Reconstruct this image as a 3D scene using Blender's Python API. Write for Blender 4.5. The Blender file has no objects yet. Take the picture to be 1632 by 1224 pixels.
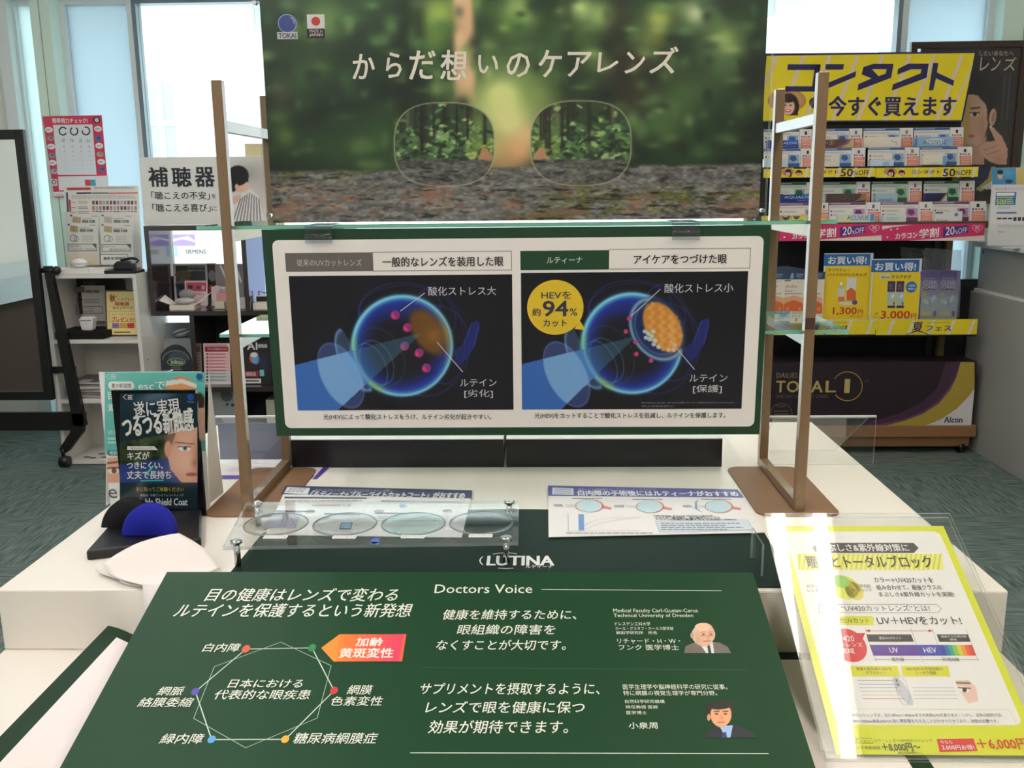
import bpy, math, random
import numpy as np
from mathutils import Vector, Matrix

# ------------------------------------------------------------------ camera
scene = bpy.context.scene
C = scene.collection
IW, IH, FPX = 1632, 1224, 1500.0
CAM = np.array([0.0, 0.0, 1.28])
PITCH, YAW, ROLL = math.radians(11.8804), math.radians(-1.6183), math.radians(-0.6)
FWD = np.array([math.sin(YAW)*math.cos(PITCH), math.cos(YAW)*math.cos(PITCH), -math.sin(PITCH)])
_r0 = np.array([math.cos(YAW), -math.sin(YAW), 0.0]); _u0 = np.cross(_r0, FWD)
RGT = math.cos(ROLL)*_r0 + math.sin(ROLL)*_u0
UPV = np.cross(RGT, FWD)
cam_d = bpy.data.cameras.new('camera'); cam_o = bpy.data.objects.new('camera', cam_d); C.objects.link(cam_o)
cam_d.sensor_width = 36; cam_d.lens = FPX/IW*36; cam_d.clip_start = 0.02; cam_d.clip_end = 200
M = Matrix.Identity(4)
for i in range(3):
    M[i][0], M[i][1], M[i][2], M[i][3] = RGT[i], UPV[i], -FWD[i], CAM[i]
cam_o.matrix_world = M
scene.camera = cam_o
# ------------------------------------------------------------------ world, exposure
scene.view_settings.view_transform = 'Standard'; scene.view_settings.look = 'None'
scene.view_settings.gamma = 1; scene.view_settings.use_curve_mapping = False
scene.view_settings.exposure = 0.88
scene.cycles.transparent_max_bounces = 24
scene.cycles.sample_clamp_indirect = 6
wd = bpy.data.worlds.new('daylight'); scene.world = wd; wd.use_nodes = True
bg = wd.node_tree.nodes['Background']; bg.inputs[0].default_value = (0.86, 0.96, 1.0, 1); bg.inputs[1].default_value = 2.4
TUBE_STRENGTH = 13.4; TUBE_COOL = (1.0, 0.965, 0.98); TUBE_WARM = (1.0, 0.90, 0.76)

# ------------------------------------------------------------------ points
def ray(x, y): return FWD + RGT*((x-IW/2)/FPX) - UPV*((y-IH/2)/FPX)
def at(x, y, Y): d = ray(x, y); return CAM + d*((Y-CAM[1])/d[1])
def onz(x, y, z): d = ray(x, y); return CAM + d*((z-CAM[2])/d[2])
def onx(x, y, X): d = ray(x, y); return CAM + d*((X-CAM[0])/d[0])
def unit(v): v = np.asarray(v, float); return v/np.linalg.norm(v)

# ------------------------------------------------------------------ materials
_mats = {}
def lin(c):
    c = np.asarray(c, float)/255.0
    return np.where(c <= 0.04045, c/12.92, ((c+0.055)/1.055)**2.4)
def mat(c, rough=0.55, metal=0.0, spec=0.5, coat=0.0, bump=0.0, bscale=80, var=0.0):
    key = (tuple(c), rough, metal, spec, coat, bump, bscale, var)
    if key in _mats: return _mats[key]
    m = bpy.data.materials.new('paint_%d_%d_%d' % tuple(int(v) for v in c)); m.use_nodes = True
    nt = m.node_tree; b = nt.nodes['Principled BSDF']; l = lin(c)
    b.inputs['Base Color'].default_value = (*l, 1); b.inputs['Roughness'].default_value = rough
    b.inputs['Metallic'].default_value = metal; b.inputs['Specular IOR Level'].default_value = spec
    if coat: b.inputs['Coat Weight'].default_value = coat; b.inputs['Coat Roughness'].default_value = 0.05
    if bump or var:
        tc = nt.nodes.new('ShaderNodeTexCoord'); nz = nt.nodes.new('ShaderNodeTexNoise')
        nz.inputs['Scale'].default_value = bscale; nz.inputs['Detail'].default_value = 4
        nt.links.new(tc.outputs['Object'], nz.inputs['Vector'])
        if bump:
            bp = nt.nodes.new('ShaderNodeBump'); bp.inputs['Strength'].default_value = bump; bp.inputs['Distance'].default_value = 0.002
            nt.links.new(nz.outputs['Fac'], bp.inputs['Height']); nt.links.new(bp.outputs[0], b.inputs['Normal'])
        if var:
            mx = nt.nodes.new('ShaderNodeMix'); mx.data_type = 'RGBA'
            mx.inputs[6].default_value = (*(l*(1-var)), 1); mx.inputs[7].default_value = (*np.minimum(l*(1+var), 1), 1)
            nt.links.new(nz.outputs['Fac'], mx.inputs[0]); nt.links.new(mx.outputs[2], b.inputs['Base Color'])
    _mats[key] = m; return m
def clear(name, tint=(1, 1, 1), rough=0.0, refl=1.0, ior=1.49):
    key = ('clear', name)
    if key in _mats: return _mats[key]
    m = bpy.data.materials.new(name); m.use_nodes = True; nt = m.node_tree; nt.nodes.clear()
    out = nt.nodes.new('ShaderNodeOutputMaterial'); mx = nt.nodes.new('ShaderNodeMixShader')
    t = nt.nodes.new('ShaderNodeBsdfTransparent'); t.inputs[0].default_value = (*tint, 1)
    g = nt.nodes.new('ShaderNodeBsdfGlossy'); g.inputs['Roughness'].default_value = rough
    g.inputs[0].default_value = (refl, refl, refl, 1)
    f0 = ((ior-1)/(ior+1))**2      # Schlick reflectance, the same from both sides of the plate
    lw = nt.nodes.new('ShaderNodeLayerWeight'); lw.inputs[0].default_value = 0.5
    pw = nt.nodes.new('ShaderNodeMath'); pw.operation = 'POWER'; pw.inputs[1].default_value = 5.0
    f = nt.nodes.new('ShaderNodeMath'); f.operation = 'MULTIPLY_ADD'; f.inputs[1].default_value = 1-f0; f.inputs[2].default_value = f0
    nt.links.new(lw.outputs['Facing'], pw.inputs[0]); nt.links.new(pw.outputs[0], f.inputs[0])
    nt.links.new(f.outputs[0], mx.inputs[0]); nt.links.new(t.outputs[0], mx.inputs[1]); nt.links.new(g.outputs[0], mx.inputs[2])
    nt.links.new(mx.outputs[0], out.inputs[0]); _mats[key] = m; return m
def frosted(name, col, trans=0.0):
    key = ('frost', name)
    if key in _mats: return _mats[key]
    m = bpy.data.materials.new(name); m.use_nodes = True; nt = m.node_tree; nt.nodes.clear()
    out = nt.nodes.new('ShaderNodeOutputMaterial')
    t = nt.nodes.new('ShaderNodeBsdfTranslucent'); t.inputs[0].default_value = (*col, 1)
    d = nt.nodes.new('ShaderNodeBsdfDiffuse'); d.inputs[0].default_value = (*(0.5*np.array(col)), 1)
    a = nt.nodes.new('ShaderNodeMixShader'); a.inputs[0].default_value = 0.25
    nt.links.new(t.outputs[0], a.inputs[1]); nt.links.new(d.outputs[0], a.inputs[2])
    p = nt.nodes.new('ShaderNodeBsdfTransparent'); b = nt.nodes.new('ShaderNodeMixShader'); b.inputs[0].default_value = trans
    nt.links.new(a.outputs[0], b.inputs[1]); nt.links.new(p.outputs[0], b.inputs[2])
    nt.links.new(b.outputs[0], out.inputs[0]); _mats[key] = m; return m
def glow(name, col, s):
    key = ('glow', name)
    if key in _mats: return _mats[key]
    m = bpy.data.materials.new(name); m.use_nodes = True; nt = m.node_tree; nt.nodes.clear()
    out = nt.nodes.new('ShaderNodeOutputMaterial'); e = nt.nodes.new('ShaderNodeEmission')
    e.inputs[0].default_value = (*col, 1); e.inputs[1].default_value = s
    nt.links.new(e.outputs[0], out.inputs[0]); _mats[key] = m; return m
def picmat(rough=0.5):
    key = ('pic', rough)
    if key in _mats: return _mats[key]
    m = bpy.data.materials.new('printed_picture'); m.use_nodes = True; nt = m.node_tree; b = nt.nodes['Principled BSDF']
    a = nt.nodes.new('ShaderNodeVertexColor'); a.layer_name = 'Col'
    nt.links.new(a.outputs[0], b.inputs['Base Color']); b.inputs['Roughness'].default_value = rough
    _mats[key] = m; return m
ACR = clear('clear_acrylic', (0.975, 0.985, 0.985))
ACR_EDGE = frosted('acrylic_edge', (0.80, 0.86, 0.86), 0.55)
GLASS = clear('green_float_glass', (0.93, 0.975, 0.96), 0.0, 1.0, 1.45)
GLASS_EDGE = mat((126, 196, 172), 0.15, 0, 0.6)
PANE = clear('window_glass', (0.97, 0.99, 0.985), 0.0, 1.0, 1.45)
BRONZE = mat((132, 106, 78), 0.42, 0.15, 0.4, 0.7, 0.05, 300, 0.10)
PLATE = mat((132, 98, 70), 0.5, 0.1, 0.25, 0, 0.05, 300, 0.10)
BLACK = mat((16, 16, 18), 0.35)
CHROME = mat((200, 200, 200), 0.18, 1.0)
WHITE = mat((226, 224, 220), 0.5)

# ------------------------------------------------------------------ objects
def tag(o, label, cat, group=None, kind=None):
    if label: o['label'] = label
    if cat: o['category'] = cat
    if group: o['group'] = group
    if kind: o['kind'] = kind
    return o
def thing(name, loc, label, cat, group=None):
    o = bpy.data.objects.new(name, None); C.objects.link(o); o.location = Vector(loc); o.empty_display_size = 0.05
    return tag(o, label, cat, group)
def origin(o):
    v = np.zeros(3)
    while o is not None: v = v + np.array(o.location); o = o.parent
    return v
class MB:
    def __init__(s): s.v = []; s.f = []; s.mi = []; s.ms = []; s.cols = {}; s.sm = []
    def m(s, mt):
        if mt not in s.ms: s.ms.append(mt)
        return s.ms.index(mt)
    def face(s, idx, mt, smooth=False): s.f.append(tuple(idx)); s.mi.append(s.m(mt)); s.sm.append(smooth)
    def add(s, vs, fs, mt, smooth=False):
        b = len(s.v); s.v += [tuple(float(c) for c in p) for p in vs]
        for f in fs: s.face([b+i for i in f], mt, smooth)
        return b
    def hexa(s, p, mt, em=None):          # p: 4 bottom + 4 top, counter-clockwise from above
        s.add(p, [(3, 2, 1, 0), (4, 5, 6, 7)], mt)
        b = len(s.v)-8
        for f in [(0, 1, 5, 4), (1, 2, 6, 5), (2, 3, 7, 6), (3, 0, 4, 7)]: s.face([b+i for i in f], em or mt)
        return s
    def box(s, x0, x1, y0, y1, z0, z1, mt):
        return s.hexa([(x0, y0, z0), (x1, y0, z0), (x1, y1, z0), (x0, y1, z0), (x0, y0, z1), (x1, y0, z1), (x1, y1, z1), (x0, y1, z1)], mt)
    def prism(s, pts, off, mt, em=None):  # polygon extruded by off
        n = len(pts); off = np.asarray(off, float); a = [np.asarray(p, float) for p in pts]
        b = s.add(a+[p+off for p in a], [tuple(range(n))[::-1], tuple(range(n, 2*n))], mt)
        for i in range(n):
            j = (i+1) % n; s.face((b+i, b+j, b+n+j, b+n+i), em or mt)
        return s
    def tube(s, pts, r, mt, n=12, cap=True):
        pts = [np.asarray(p, float) for p in pts]; rs = r if isinstance(r, (list, tuple)) else [r]*len(pts); rings = []
        for i, p in enumerate(pts):
            d = unit(pts[min(i+1, len(pts)-1)]-pts[max(i-1, 0)])
            a = np.cross(d, (0, 0, 1)) if abs(d[2]) < 0.9 else np.cross(d, (1, 0, 0)); a = unit(a); c = np.cross(d, a)
            rings.append([p+rs[i]*(math.cos(2*math.pi*k/n)*a+math.sin(2*math.pi*k/n)*c) for k in range(n)])
        b = s.add([q for R in rings for q in R], [], mt)
        for i in range(len(pts)-1):
            for k in range(n): s.face((b+i*n+k, b+i*n+(k+1) % n, b+(i+1)*n+(k+1) % n, b+(i+1)*n+k), mt, True)
        if cap:
            s.face([b+k for k in range(n)][::-1], mt); s.face([b+(len(pts)-1)*n+k for k in range(n)], mt)
        return s
    def ball(s, c, rx, ry, rz, mt, n=20, k=12):
        vs = []; fs = []
        for i in range(k+1):
            t = math.pi*i/k
            for j in range(n):
                a = 2*math.pi*j/n; vs.append((c[0]+rx*math.sin(t)*math.cos(a), c[1]+ry*math.sin(t)*math.sin(a), c[2]+rz*math.cos(t)))
        for i in range(k):
            for j in range(n): fs.append((i*n+j, (i+1)*n+j, (i+1)*n+(j+1) % n, i*n+(j+1) % n))
        s.add(vs, fs, mt, True); return s
    def build(s, name, parent=None, bev=0.0, seg=2, base=None):
        me = bpy.data.meshes.new(name); V = np.array(s.v, float)
        if parent is not None: o0 = origin(parent)
        else:
            lo, hi = V.min(0), V.max(0); o0 = np.array([(lo[0]+hi[0])/2, (lo[1]+hi[1])/2, lo[2]])
        me.from_pydata((V-o0).tolist(), [], s.f)
        for mt in s.ms: me.materials.append(mt)
        me.polygons.foreach_set('material_index', s.mi); me.polygons.foreach_set('use_smooth', s.sm)
        if s.cols:
            ca = me.color_attributes.new('Col', 'FLOAT_COLOR', 'POINT'); arr = np.ones((len(V), 4), np.float32)
            for st, c in s.cols.items(): arr[st:st+len(c), :3] = c
            ca.data.foreach_set('color', arr.ravel())
        me.update(); o = bpy.data.objects.new(name, me); C.objects.link(o)
        if parent is not None: o.parent = parent
        else: o.location = Vector(o0)
        if bev:
            bm = o.modifiers.new('edge', 'BEVEL'); bm.width = bev; bm.segments = seg; bm.limit_method = 'ANGLE'; bm.angle_limit = math.radians(50)
        return o

_glyphs = {}
def glyphs(s, bold):
    k = (s, bold)
    if k not in _glyphs:
        c = bpy.data.curves.new('t', 'FONT'); c.body = s; c.size = 1; c.offset = 0.0; c.fill_mode = 'FRONT'; c.resolution_u = 2
        o = bpy.data.objects.new('t', c); me = bpy.data.meshes.new_from_object(o)
        v = np.array([p.co[:2] for p in me.vertices], float).reshape(-1, 2); f = [tuple(p.vertices) for p in me.polygons]
        lo, hi = v.min(0), v.max(0); v = (v-lo)/np.maximum(hi-lo, 1e-6)
        bpy.data.objects.remove(o); bpy.data.curves.remove(c); bpy.data.meshes.remove(me); _glyphs[k] = (v, f)
    return _glyphs[k]

def seat(o, z):                            # stand an object on height z
    o.location.z += z-min((o.matrix_basis @ v.co).z for v in o.data.vertices); return o
class Canvas:                              # a small soft-brush painter for printed pictures
    def __init__(s, x0, y0, x1, y1, ss=1.0, bgc=(0, 0, 0)):
        s.b = (x0, y0, x1, y1); s.w = max(4, int((x1-x0)*ss)); s.h = max(4, int((y1-y0)*ss))
        s.X, s.Y = np.meshgrid(np.linspace(x0, x1, s.w), np.linspace(y0, y1, s.h))
        s.I = np.ones((s.h, s.w, 3))*np.array(bgc, float); s.A = np.zeros((s.h, s.w))
    def mixin(s, a, rgb):
        s.I += a[..., None]*(np.asarray(rgb, float)-s.I); s.A = np.maximum(s.A, a)
    def ell(s, cx, cy, rx, ry, rgb, soft=0.12, rot=0.0, a=1.0, clip=None):
        c, q = math.cos(math.radians(rot)), math.sin(math.radians(rot)); dx, dy = s.X-cx, s.Y-cy
        d = np.sqrt(((dx*c+dy*q)/rx)**2+((-dx*q+dy*c)/ry)**2); al = np.clip((1-d)/soft+0.5, 0, 1)*a
        if clip is not None: al = al*clip
        s.mixin(al, rgb)
    def gauss(s, cx, cy, rx, ry, rgb, a=1.0): s.mixin(a*np.exp(-((s.X-cx)/rx)**2-((s.Y-cy)/ry)**2), rgb)
    def poly(s, pts, rgb, a=1.0):
        ins = np.zeros(s.X.shape, bool); n = len(pts)
        for i in range(n):
            (xa, ya), (xb, yb) = pts[i], pts[(i+1) % n]
            if ya == yb: continue
            cr = (ya > s.Y) != (yb > s.Y); ins ^= cr & (s.X < (xb-xa)*(s.Y-ya)/(yb-ya)+xa)
        s.mixin(ins*a, rgb)
    def seg(s, x0, y0, x1, y1, w, rgb, a=1.0):
        dx, dy = x1-x0, y1-y0; L = dx*dx+dy*dy+1e-9; t = np.clip(((s.X-x0)*dx+(s.Y-y0)*dy)/L, 0, 1)
        d = np.hypot(s.X-x0-t*dx, s.Y-y0-t*dy); s.mixin(np.clip(w/2-d+0.5, 0, 1)*a, rgb)
    def noise(s, sx, sy, seed, octs=4):
        rs = np.random.RandomState(seed); out = np.zeros(s.X.shape); amp = 1.0; tot = 0
        for o in range(octs):
            gw = int((s.b[2]-s.b[0])/sx*2**o)+3; gh = int((s.b[3]-s.b[1])/sy*2**o)+3; g = rs.rand(gh, gw)
            fx = (s.X-s.b[0])/sx*2**o; fy = (s.Y-s.b[1])/sy*2**o
            ix = np.clip(fx.astype(int), 0, gw-2); iy = np.clip(fy.astype(int), 0, gh-2); tx = np.clip(fx-ix, 0, 1); ty = np.clip(fy-iy, 0, 1)
            tx = tx*tx*(3-2*tx); ty = ty*ty*(3-2*ty)
            out += amp*((g[iy, ix]*(1-tx)+g[iy, ix+1]*tx)*(1-ty)+(g[iy+1, ix]*(1-tx)+g[iy+1, ix+1]*tx)*ty); tot += amp; amp *= 0.55
        return out/tot

class Sheet(MB):                           # flat printed thing on its own plane
    def __init__(s, O, N=(0, -1, 0), up=(0, 0, 1), rough=0.5, e=0.0003):
        super().__init__(); s.O = np.asarray(O, float); s.N = unit(N); up = np.asarray(up, float)
        s.V = unit(up-s.N*(up@s.N)); s.U = np.cross(s.V, s.N); s.rough = rough; s.e = e
    def uv(s, x, y):
        d = ray(x, y); p = CAM+d*(((s.O-CAM)@s.N)/(d@s.N)); q = p-s.O; return np.array([q@s.U, q@s.V])
    def W(s, q, h=0.0): return s.O+s.U*q[0]+s.V*q[1]+s.N*h
    def c(s, col): return mat(col, s.rough) if isinstance(col, (tuple, list)) else col
    def box4(s, x0, y0, x1, y1):
        xm, ym = (x0+x1)/2, (y0+y1)/2
        return s.uv(x0, ym)[0], s.uv(x1, ym)[0], s.uv(xm, y1)[1], s.uv(xm, y0)[1]
    def polyuv(s, pts, col, L):
        vs = [s.W(p, L*s.e) for p in pts]; a = 0.0
        for i in range(len(pts)):
            p, q = pts[i], pts[(i+1) % len(pts)]; a += p[0]*q[1]-q[0]*p[1]
        if a < 0: vs = vs[::-1]
        s.add(vs, [tuple(range(len(vs)))], s.c(col)); return s
    def poly(s, pts, col, L=1): return s.polyuv([s.uv(*p) for p in pts], col, L)
    def rect(s, x0, y0, x1, y1, col, L=1):
        a, b, c, d = s.box4(x0, y0, x1, y1); return s.polyuv([(a, c), (b, c), (b, d), (a, d)], col, L)
    def rrect(s, x0, y0, x1, y1, r, col, L=1):
        a, b, c, d = s.box4(x0, y0, x1, y1); r = r*(b-a)/(x1-x0); return s.polyuv(rr(a, b, c, d, r), col, L)
    def ell(s, cx, cy, rx, ry, col, L=2, n=28, rot=0):
        o = s.uv(cx, cy); ru = s.uv(cx+rx, cy)[0]-o[0]; rv = s.uv(cx, cy-ry)[1]-o[1]; pts = []
        ca, sa = math.cos(math.radians(rot)), math.sin(math.radians(rot))
        for k in range(n):
            t = 2*math.pi*k/n; x, y = ru*math.cos(t), rv*math.sin(t); pts.append((o[0]+x*ca+y*sa, o[1]-x*sa+y*ca))
        return s.polyuv(pts, col, L)
    def path(s, pts, w, col, L=3, closed=False):   # w in pixels
        q = [s.uv(*p) for p in pts]; k = abs(s.uv(pts[0][0]+1, pts[0][1])[0]-q[0][0])*w/2; n = len(q)
        for i in range(n if closed else n-1):
            a, b = q[i], q[(i+1) % n]; d = b-a; ln = np.linalg.norm(d)
            if ln < 1e-9: continue
            d = d/ln; p = np.array([-d[1], d[0]])*k; s.polyuv([a-p, b-p, b+p, a+p], col, L)
        return s
    def line(s, x0, y0, x1, y1, w, col, L=3): return s.path([(x0, y0), (x1, y1)], w, col, L)
    def outline(s, x0, y0, x1, y1, w, col, L=3):
        a, b, c, d = s.box4(x0, y0, x1, y1); k = (b-a)/(x1-x0)*w
        for r in [(a, b, c, c+k), (a, b, d-k, d), (a, a+k, c, d), (b-k, b, c, d)]:
            s.polyuv([(r[0], r[2]), (r[1], r[2]), (r[1], r[3]), (r[0], r[3])], col, L)
        return s
    def ring(s, cx, cy, rx, ry, w, col, L=3, a0=0, a1=360, n=36, rot=0):
        ca, sa = math.cos(math.radians(rot)), math.sin(math.radians(rot)); pts = []
        for k in range(n+1):
            t = math.radians(a0+(a1-a0)*k/n); x, y = rx*math.cos(t), ry*math.sin(t); pts.append((cx+x*ca-y*sa, cy+x*sa+y*ca))
        return s.path(pts, w, col, L)
    def text(s, t, x0, y0, x1, y1, col, L=4, bold=0.0, shear=0.0, sl=0.0):
        g, f = glyphs(t, 0); xm, ym = (x0+x1)/2, (y0+y1)/2
        a, b = s.uv(x0, ym+sl/2), s.uv(x1, ym-sl/2); v0, v1 = s.uv(xm, y1)[1], s.uv(xm, y0)[1]
        A = b-a; H = v1-v0; B = np.array([shear*H, H]); o = (a+b)/2; o[1] = (v0+v1)/2
        pts = o+(g[:, :1]-0.5)*A+(g[:, 1:]-0.5)*B
        mt = s.c(col); em = H*min(bold, 0.035)*0.8; hk = 0.0
        for dx, dy in (((0, 0),) if bold <= 0.006 else ((-em, -em*.6), (em, -em*.6), (-em, em*.6), (em, em*.6))):
            s.add([s.W(p+np.array((dx, dy)), L*s.e+hk) for p in pts], f, mt); hk += s.e*0.12
        return s
    def greek(s, x0, y0, x1, y1, col, rows=1, L=3, seed=0, fill=0.5):   # rows of unreadably small print
        rs = random.Random(seed); hh = (y1-y0)/rows
        for r in range(rows):
            x = x0; end = x1-(x1-x0)*(rs.random()*0.25 if rows > 1 else 0)
            while x < end-1:
                w = rs.uniform(0.03, 0.10)*(x1-x0); s.rect(x, y0+r*hh+hh*(1-fill)/2, min(x+w, end), y0+r*hh+hh*(1+fill)/2, col, L); x += w+0.012*(x1-x0)
        return s
    def pic(s, cv, L=1, cut=False, rough=None, clip=None):
        I = lin(np.clip(cv.I, 0, 255)); h, w = cv.h, cv.w
        D = FWD[None, None]+RGT*((cv.X-IW/2)/FPX)[..., None]-UPV*((cv.Y-IH/2)/FPX)[..., None]
        t = ((s.O-CAM)@s.N)/(D@s.N); P = CAM+D*t[..., None]; q = P-s.O; U_, V_ = q@s.U, q@s.V
        if clip is not None: U_, V_ = np.clip(U_, clip[0], clip[1]), np.clip(V_, clip[2], clip[3])
        P = s.O+U_[..., None]*s.U+V_[..., None]*s.V+s.N*(L*s.e); b = len(s.v)
        s.v += [tuple(p) for p in P.reshape(-1, 3).tolist()]; s.cols[b] = I.reshape(-1, 3).astype(np.float32)
        mi = s.m(picmat(s.rough if rough is None else rough)); ok = cv.A > 0.5
        for j in range(h-1):
            for i in range(w-1):
                if cut and not (ok[j, i] and ok[j, i+1] and ok[j+1, i] and ok[j+1, i+1]): continue
                k = b+j*w+i; s.f.append((k+w, k+w+1, k+1, k)); s.mi.append(mi); s.sm.append(True)
        return s
    def slabuv(s, pts, th, col, em=None, h=0.0):
        a = sum(pts[i][0]*pts[(i+1) % len(pts)][1]-pts[(i+1) % len(pts)][0]*pts[i][1] for i in range(len(pts)))
        if a < 0: pts = pts[::-1]
        return s.prism([s.W(p, h-th) for p in pts], s.N*th, s.c(col), None if em is None else s.c(em))
    def slab(s, x0, y0, x1, y1, th, col, em=None, h=0.0, r=0):
        a, b, c, d = s.box4(x0, y0, x1, y1)
        pts = rr(a, b, c, d, r*(b-a)/(x1-x0)) if r else [(a, c), (b, c), (b, d), (a, d)]
        return s.slabuv(pts, th, col, em, h)
def rr(a, b, c, d, r, n=6):
    out = []
    for (x, y, t0) in ((b-r, d-r, 0), (a+r, d-r, 90), (a+r, c+r, 180), (b-r, c+r, 270)):
        for k in range(n+1):
            t = math.radians(t0+90*k/n); out.append((x+r*math.cos(t), y+r*math.sin(t)))
    return out
def struct(name, mb, parent=None, bev=0.0):
    o = mb.build(name, parent, bev)
    if parent is None: o['kind'] = 'structure'
    return o

# ================================================================== the room
def carpet():
    m = bpy.data.materials.new('ribbed_green_carpet'); m.use_nodes = True; nt = m.node_tree; b = nt.nodes['Principled BSDF']; lk = nt.links.new
    N = nt.nodes.new
    tc = N('ShaderNodeTexCoord'); sp = N('ShaderNodeSeparateXYZ'); lk(tc.outputs['Object'], sp.inputs[0])
    ck = N('ShaderNodeTexChecker'); ck.inputs['Scale'].default_value = 2.0; lk(tc.outputs['Object'], ck.inputs['Vector'])
    ck.inputs[1].default_value = (0, 0, 0, 1); ck.inputs[2].default_value = (1, 1, 1, 1)
    n1 = N('ShaderNodeTexNoise'); n1.inputs['Scale'].default_value = 1.0; n1.inputs['Detail'].default_value = 3
    n2 = N('ShaderNodeTexNoise'); n2.inputs['Scale'].default_value = 1.0; n2.inputs['Detail'].default_value = 3
    for n, sc in ((n1, (10, 170, 1)), (n2, (170, 10, 1))):
        mp = N('ShaderNodeMapping'); mp.inputs['Scale'].default_value = sc; lk(tc.outputs['Object'], mp.inputs[0]); lk(mp.outputs[0], n.inputs['Vector'])
    mx = N('ShaderNodeMix'); mx.data_type = 'FLOAT'; lk(ck.outputs[1], mx.inputs[0]); lk(n1.outputs[0], mx.inputs[2]); lk(n2.outputs[0], mx.inputs[3])
    cr = N('ShaderNodeValToRGB'); lk(mx.outputs[0], cr.inputs[0])
    cr.color_ramp.elements[0].position = 0.36; cr.color_ramp.elements[0].color = (*lin((76, 90, 86)), 1)
    cr.color_ramp.elements[1].position = 0.62; cr.color_ramp.elements[1].color = (*lin((122, 136, 131)), 1)
    lk(cr.outputs[0], b.inputs['Base Color']); b.inputs['Roughness'].default_value = 0.95; b.inputs['Specular IOR Level'].default_value = 0.08
    bp = N('ShaderNodeBump'); bp.inputs['Strength'].default_value = 0.5; bp.inputs['Distance'].default_value = 0.004
    lk(mx.outputs[0], bp.inputs['Height']); lk(bp.outputs[0], b.inputs['Normal'])
    return m
XL, XR, YB, YF, ZC = -3.6, 3.6, 5.0, -6.0, 2.62
WALLM = mat((232, 232, 224), 0.7, 0, 0.3, 0, 0.04, 200)
struct('floor', MB().box(XL, XR, YF, YB+0.1, -0.05, 0, carpet()))
struct('ceiling', MB().box(XL, XR, YF, YB+0.1, ZC, ZC+0.05, mat((232, 230, 224), 0.8)))
struct('wall_left', MB().box(XL-0.1, XL, YF, YB+0.1, 0, ZC, WALLM))
struct('wall_right', MB().box(XR, XR+0.1, YF, YB+0.1, 0, ZC, WALLM))
struct('wall_front', MB().box(XL, XR, YF-0.1, YF, 0, ZC, WALLM))
WX0, WX1, WZ = -2.72, 3.3, 2.262
struct('wall_back', MB().box(XL, WX0, YB, YB+0.12, 0, ZC, WALLM).box(WX1, XR, YB, YB+0.12, 0, ZC, WALLM).box(WX0, WX1, YB, YB+0.12, WZ, ZC, WALLM))
ALU = mat((222, 230, 232), 0.4, 0.0); ALUD = mat((140, 150, 156), 0.4, 0.3)
PALE = mat((220, 242, 230), 0.5)
FROST = frosted('frosted_blue_film', (0.60, 0.69, 0.74), 0.03)
FROST_PALE = frosted('frosted_white_film', (0.72, 0.82, 0.82), 0.03)
def window(n, x0, x1, m, fr=0.025, fm=ALU, z0=0.04):
    e = bpy.data.objects.new('window_%d' % n, None); C.objects.link(e); e.location = ((x0+x1)/2, YB+0.03, 0); e['kind'] = 'structure'
    f = MB(); f.box(x0, x0+fr, YB, YB+0.07, 0, WZ-0.03, fm).box(x1-fr, x1, YB, YB+0.07, 0, WZ-0.03, fm)
    f.box(x0+fr, x1-fr, YB, YB+0.07, 0, z0, fm).box(x0+fr, x1-fr, YB, YB+0.07, WZ-0.06, WZ-0.03, fm)
    f.build('window_frame', e)
    MB().box(x0+fr, x1-fr, YB+0.03, YB+0.04, z0, WZ-0.06, m).build('pane', e)
window(1, -2.66, -2.52, FROST_PALE, 0.012)
window(2, -2.42, -2.05, FROST, 0.025)
window(3, -2.05, 1.82, PANE, 0.022, mat((120, 136, 146), 0.4, 0.3))
window(4, 1.82, 2.27, FROST, 0.03)
window(5, 2.56, 3.28, FROST_PALE, 0.03)
struct('trim_1', MB().box(WX0, -2.66, YB-0.06, YB+0.08, 0, WZ, ALU).box(WX0, WX1, YB-0.06, YB+0.08, WZ-0.03, WZ+0.012, ALU))
def post(n, x0, x1, xs):
    b = MB().box(x0, x1, YB-0.10, YB+0.08, 0, WZ-0.03, PALE).box(xs, xs+0.004, YB-0.102, YB-0.098, 0, WZ-0.03, mat((150, 165, 150), 0.5))
    struct('pillar_%d' % n, b)
post(1, -2.52, -2.42, -2.475)
post(2, 2.27, 2.56, 2.37)
# outside the glass
OUTW = mat((240, 242, 242), 0.8)
struct('ground', MB().box(-14, 14, YB+0.12, 16, -0.10, -0.02, mat((225, 225, 220), 0.9)))
struct('trim_2', MB().prism([(-2.6, YB+.13, 2.22), (2.7, YB+.13, 2.22), (2.1, 5.22, 2.22), (1.6, 5.63, 2.22), (0.9, 6.1, 2.22), (-.8, 6.35, 2.22), (-1.8, 6.06, 2.22), (-2.36, 5.63, 2.22)], (0, 0, 0.06), mat((226, 234, 232), 0.8)))
ext = thing('outside_building', (0, 10, 0), 'white building seen through the bright shop window glass', 'building')
MB().box(-9, 9, 10.0, 10.3, -0.02, 6, OUTW).build('facade', ext)
for (xa, xb, za, zb) in ((-4.02, -3.90, 1.5, 2.35), (-3.84, -3.72, 1.5, 2.35), (3.4, 3.9, 1.9, 2.6)):
    d = MB().box(xa, xb, 9.96, 10.0, za, zb, mat((150, 180, 205), 0.3)); o = d.build('shopfront_door', ext)
    MB().box(xa-0.025, xa-.002, 9.94, 9.999, za, zb+0.05, OUTW).box(xb+.002, xb+0.025, 9.94, 9.999, za, zb+0.05, OUTW).box(xa, xb, 9.94, 9.958, (za+zb)/2, (za+zb)/2+0.05, OUTW).build('door_frame', o)
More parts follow.
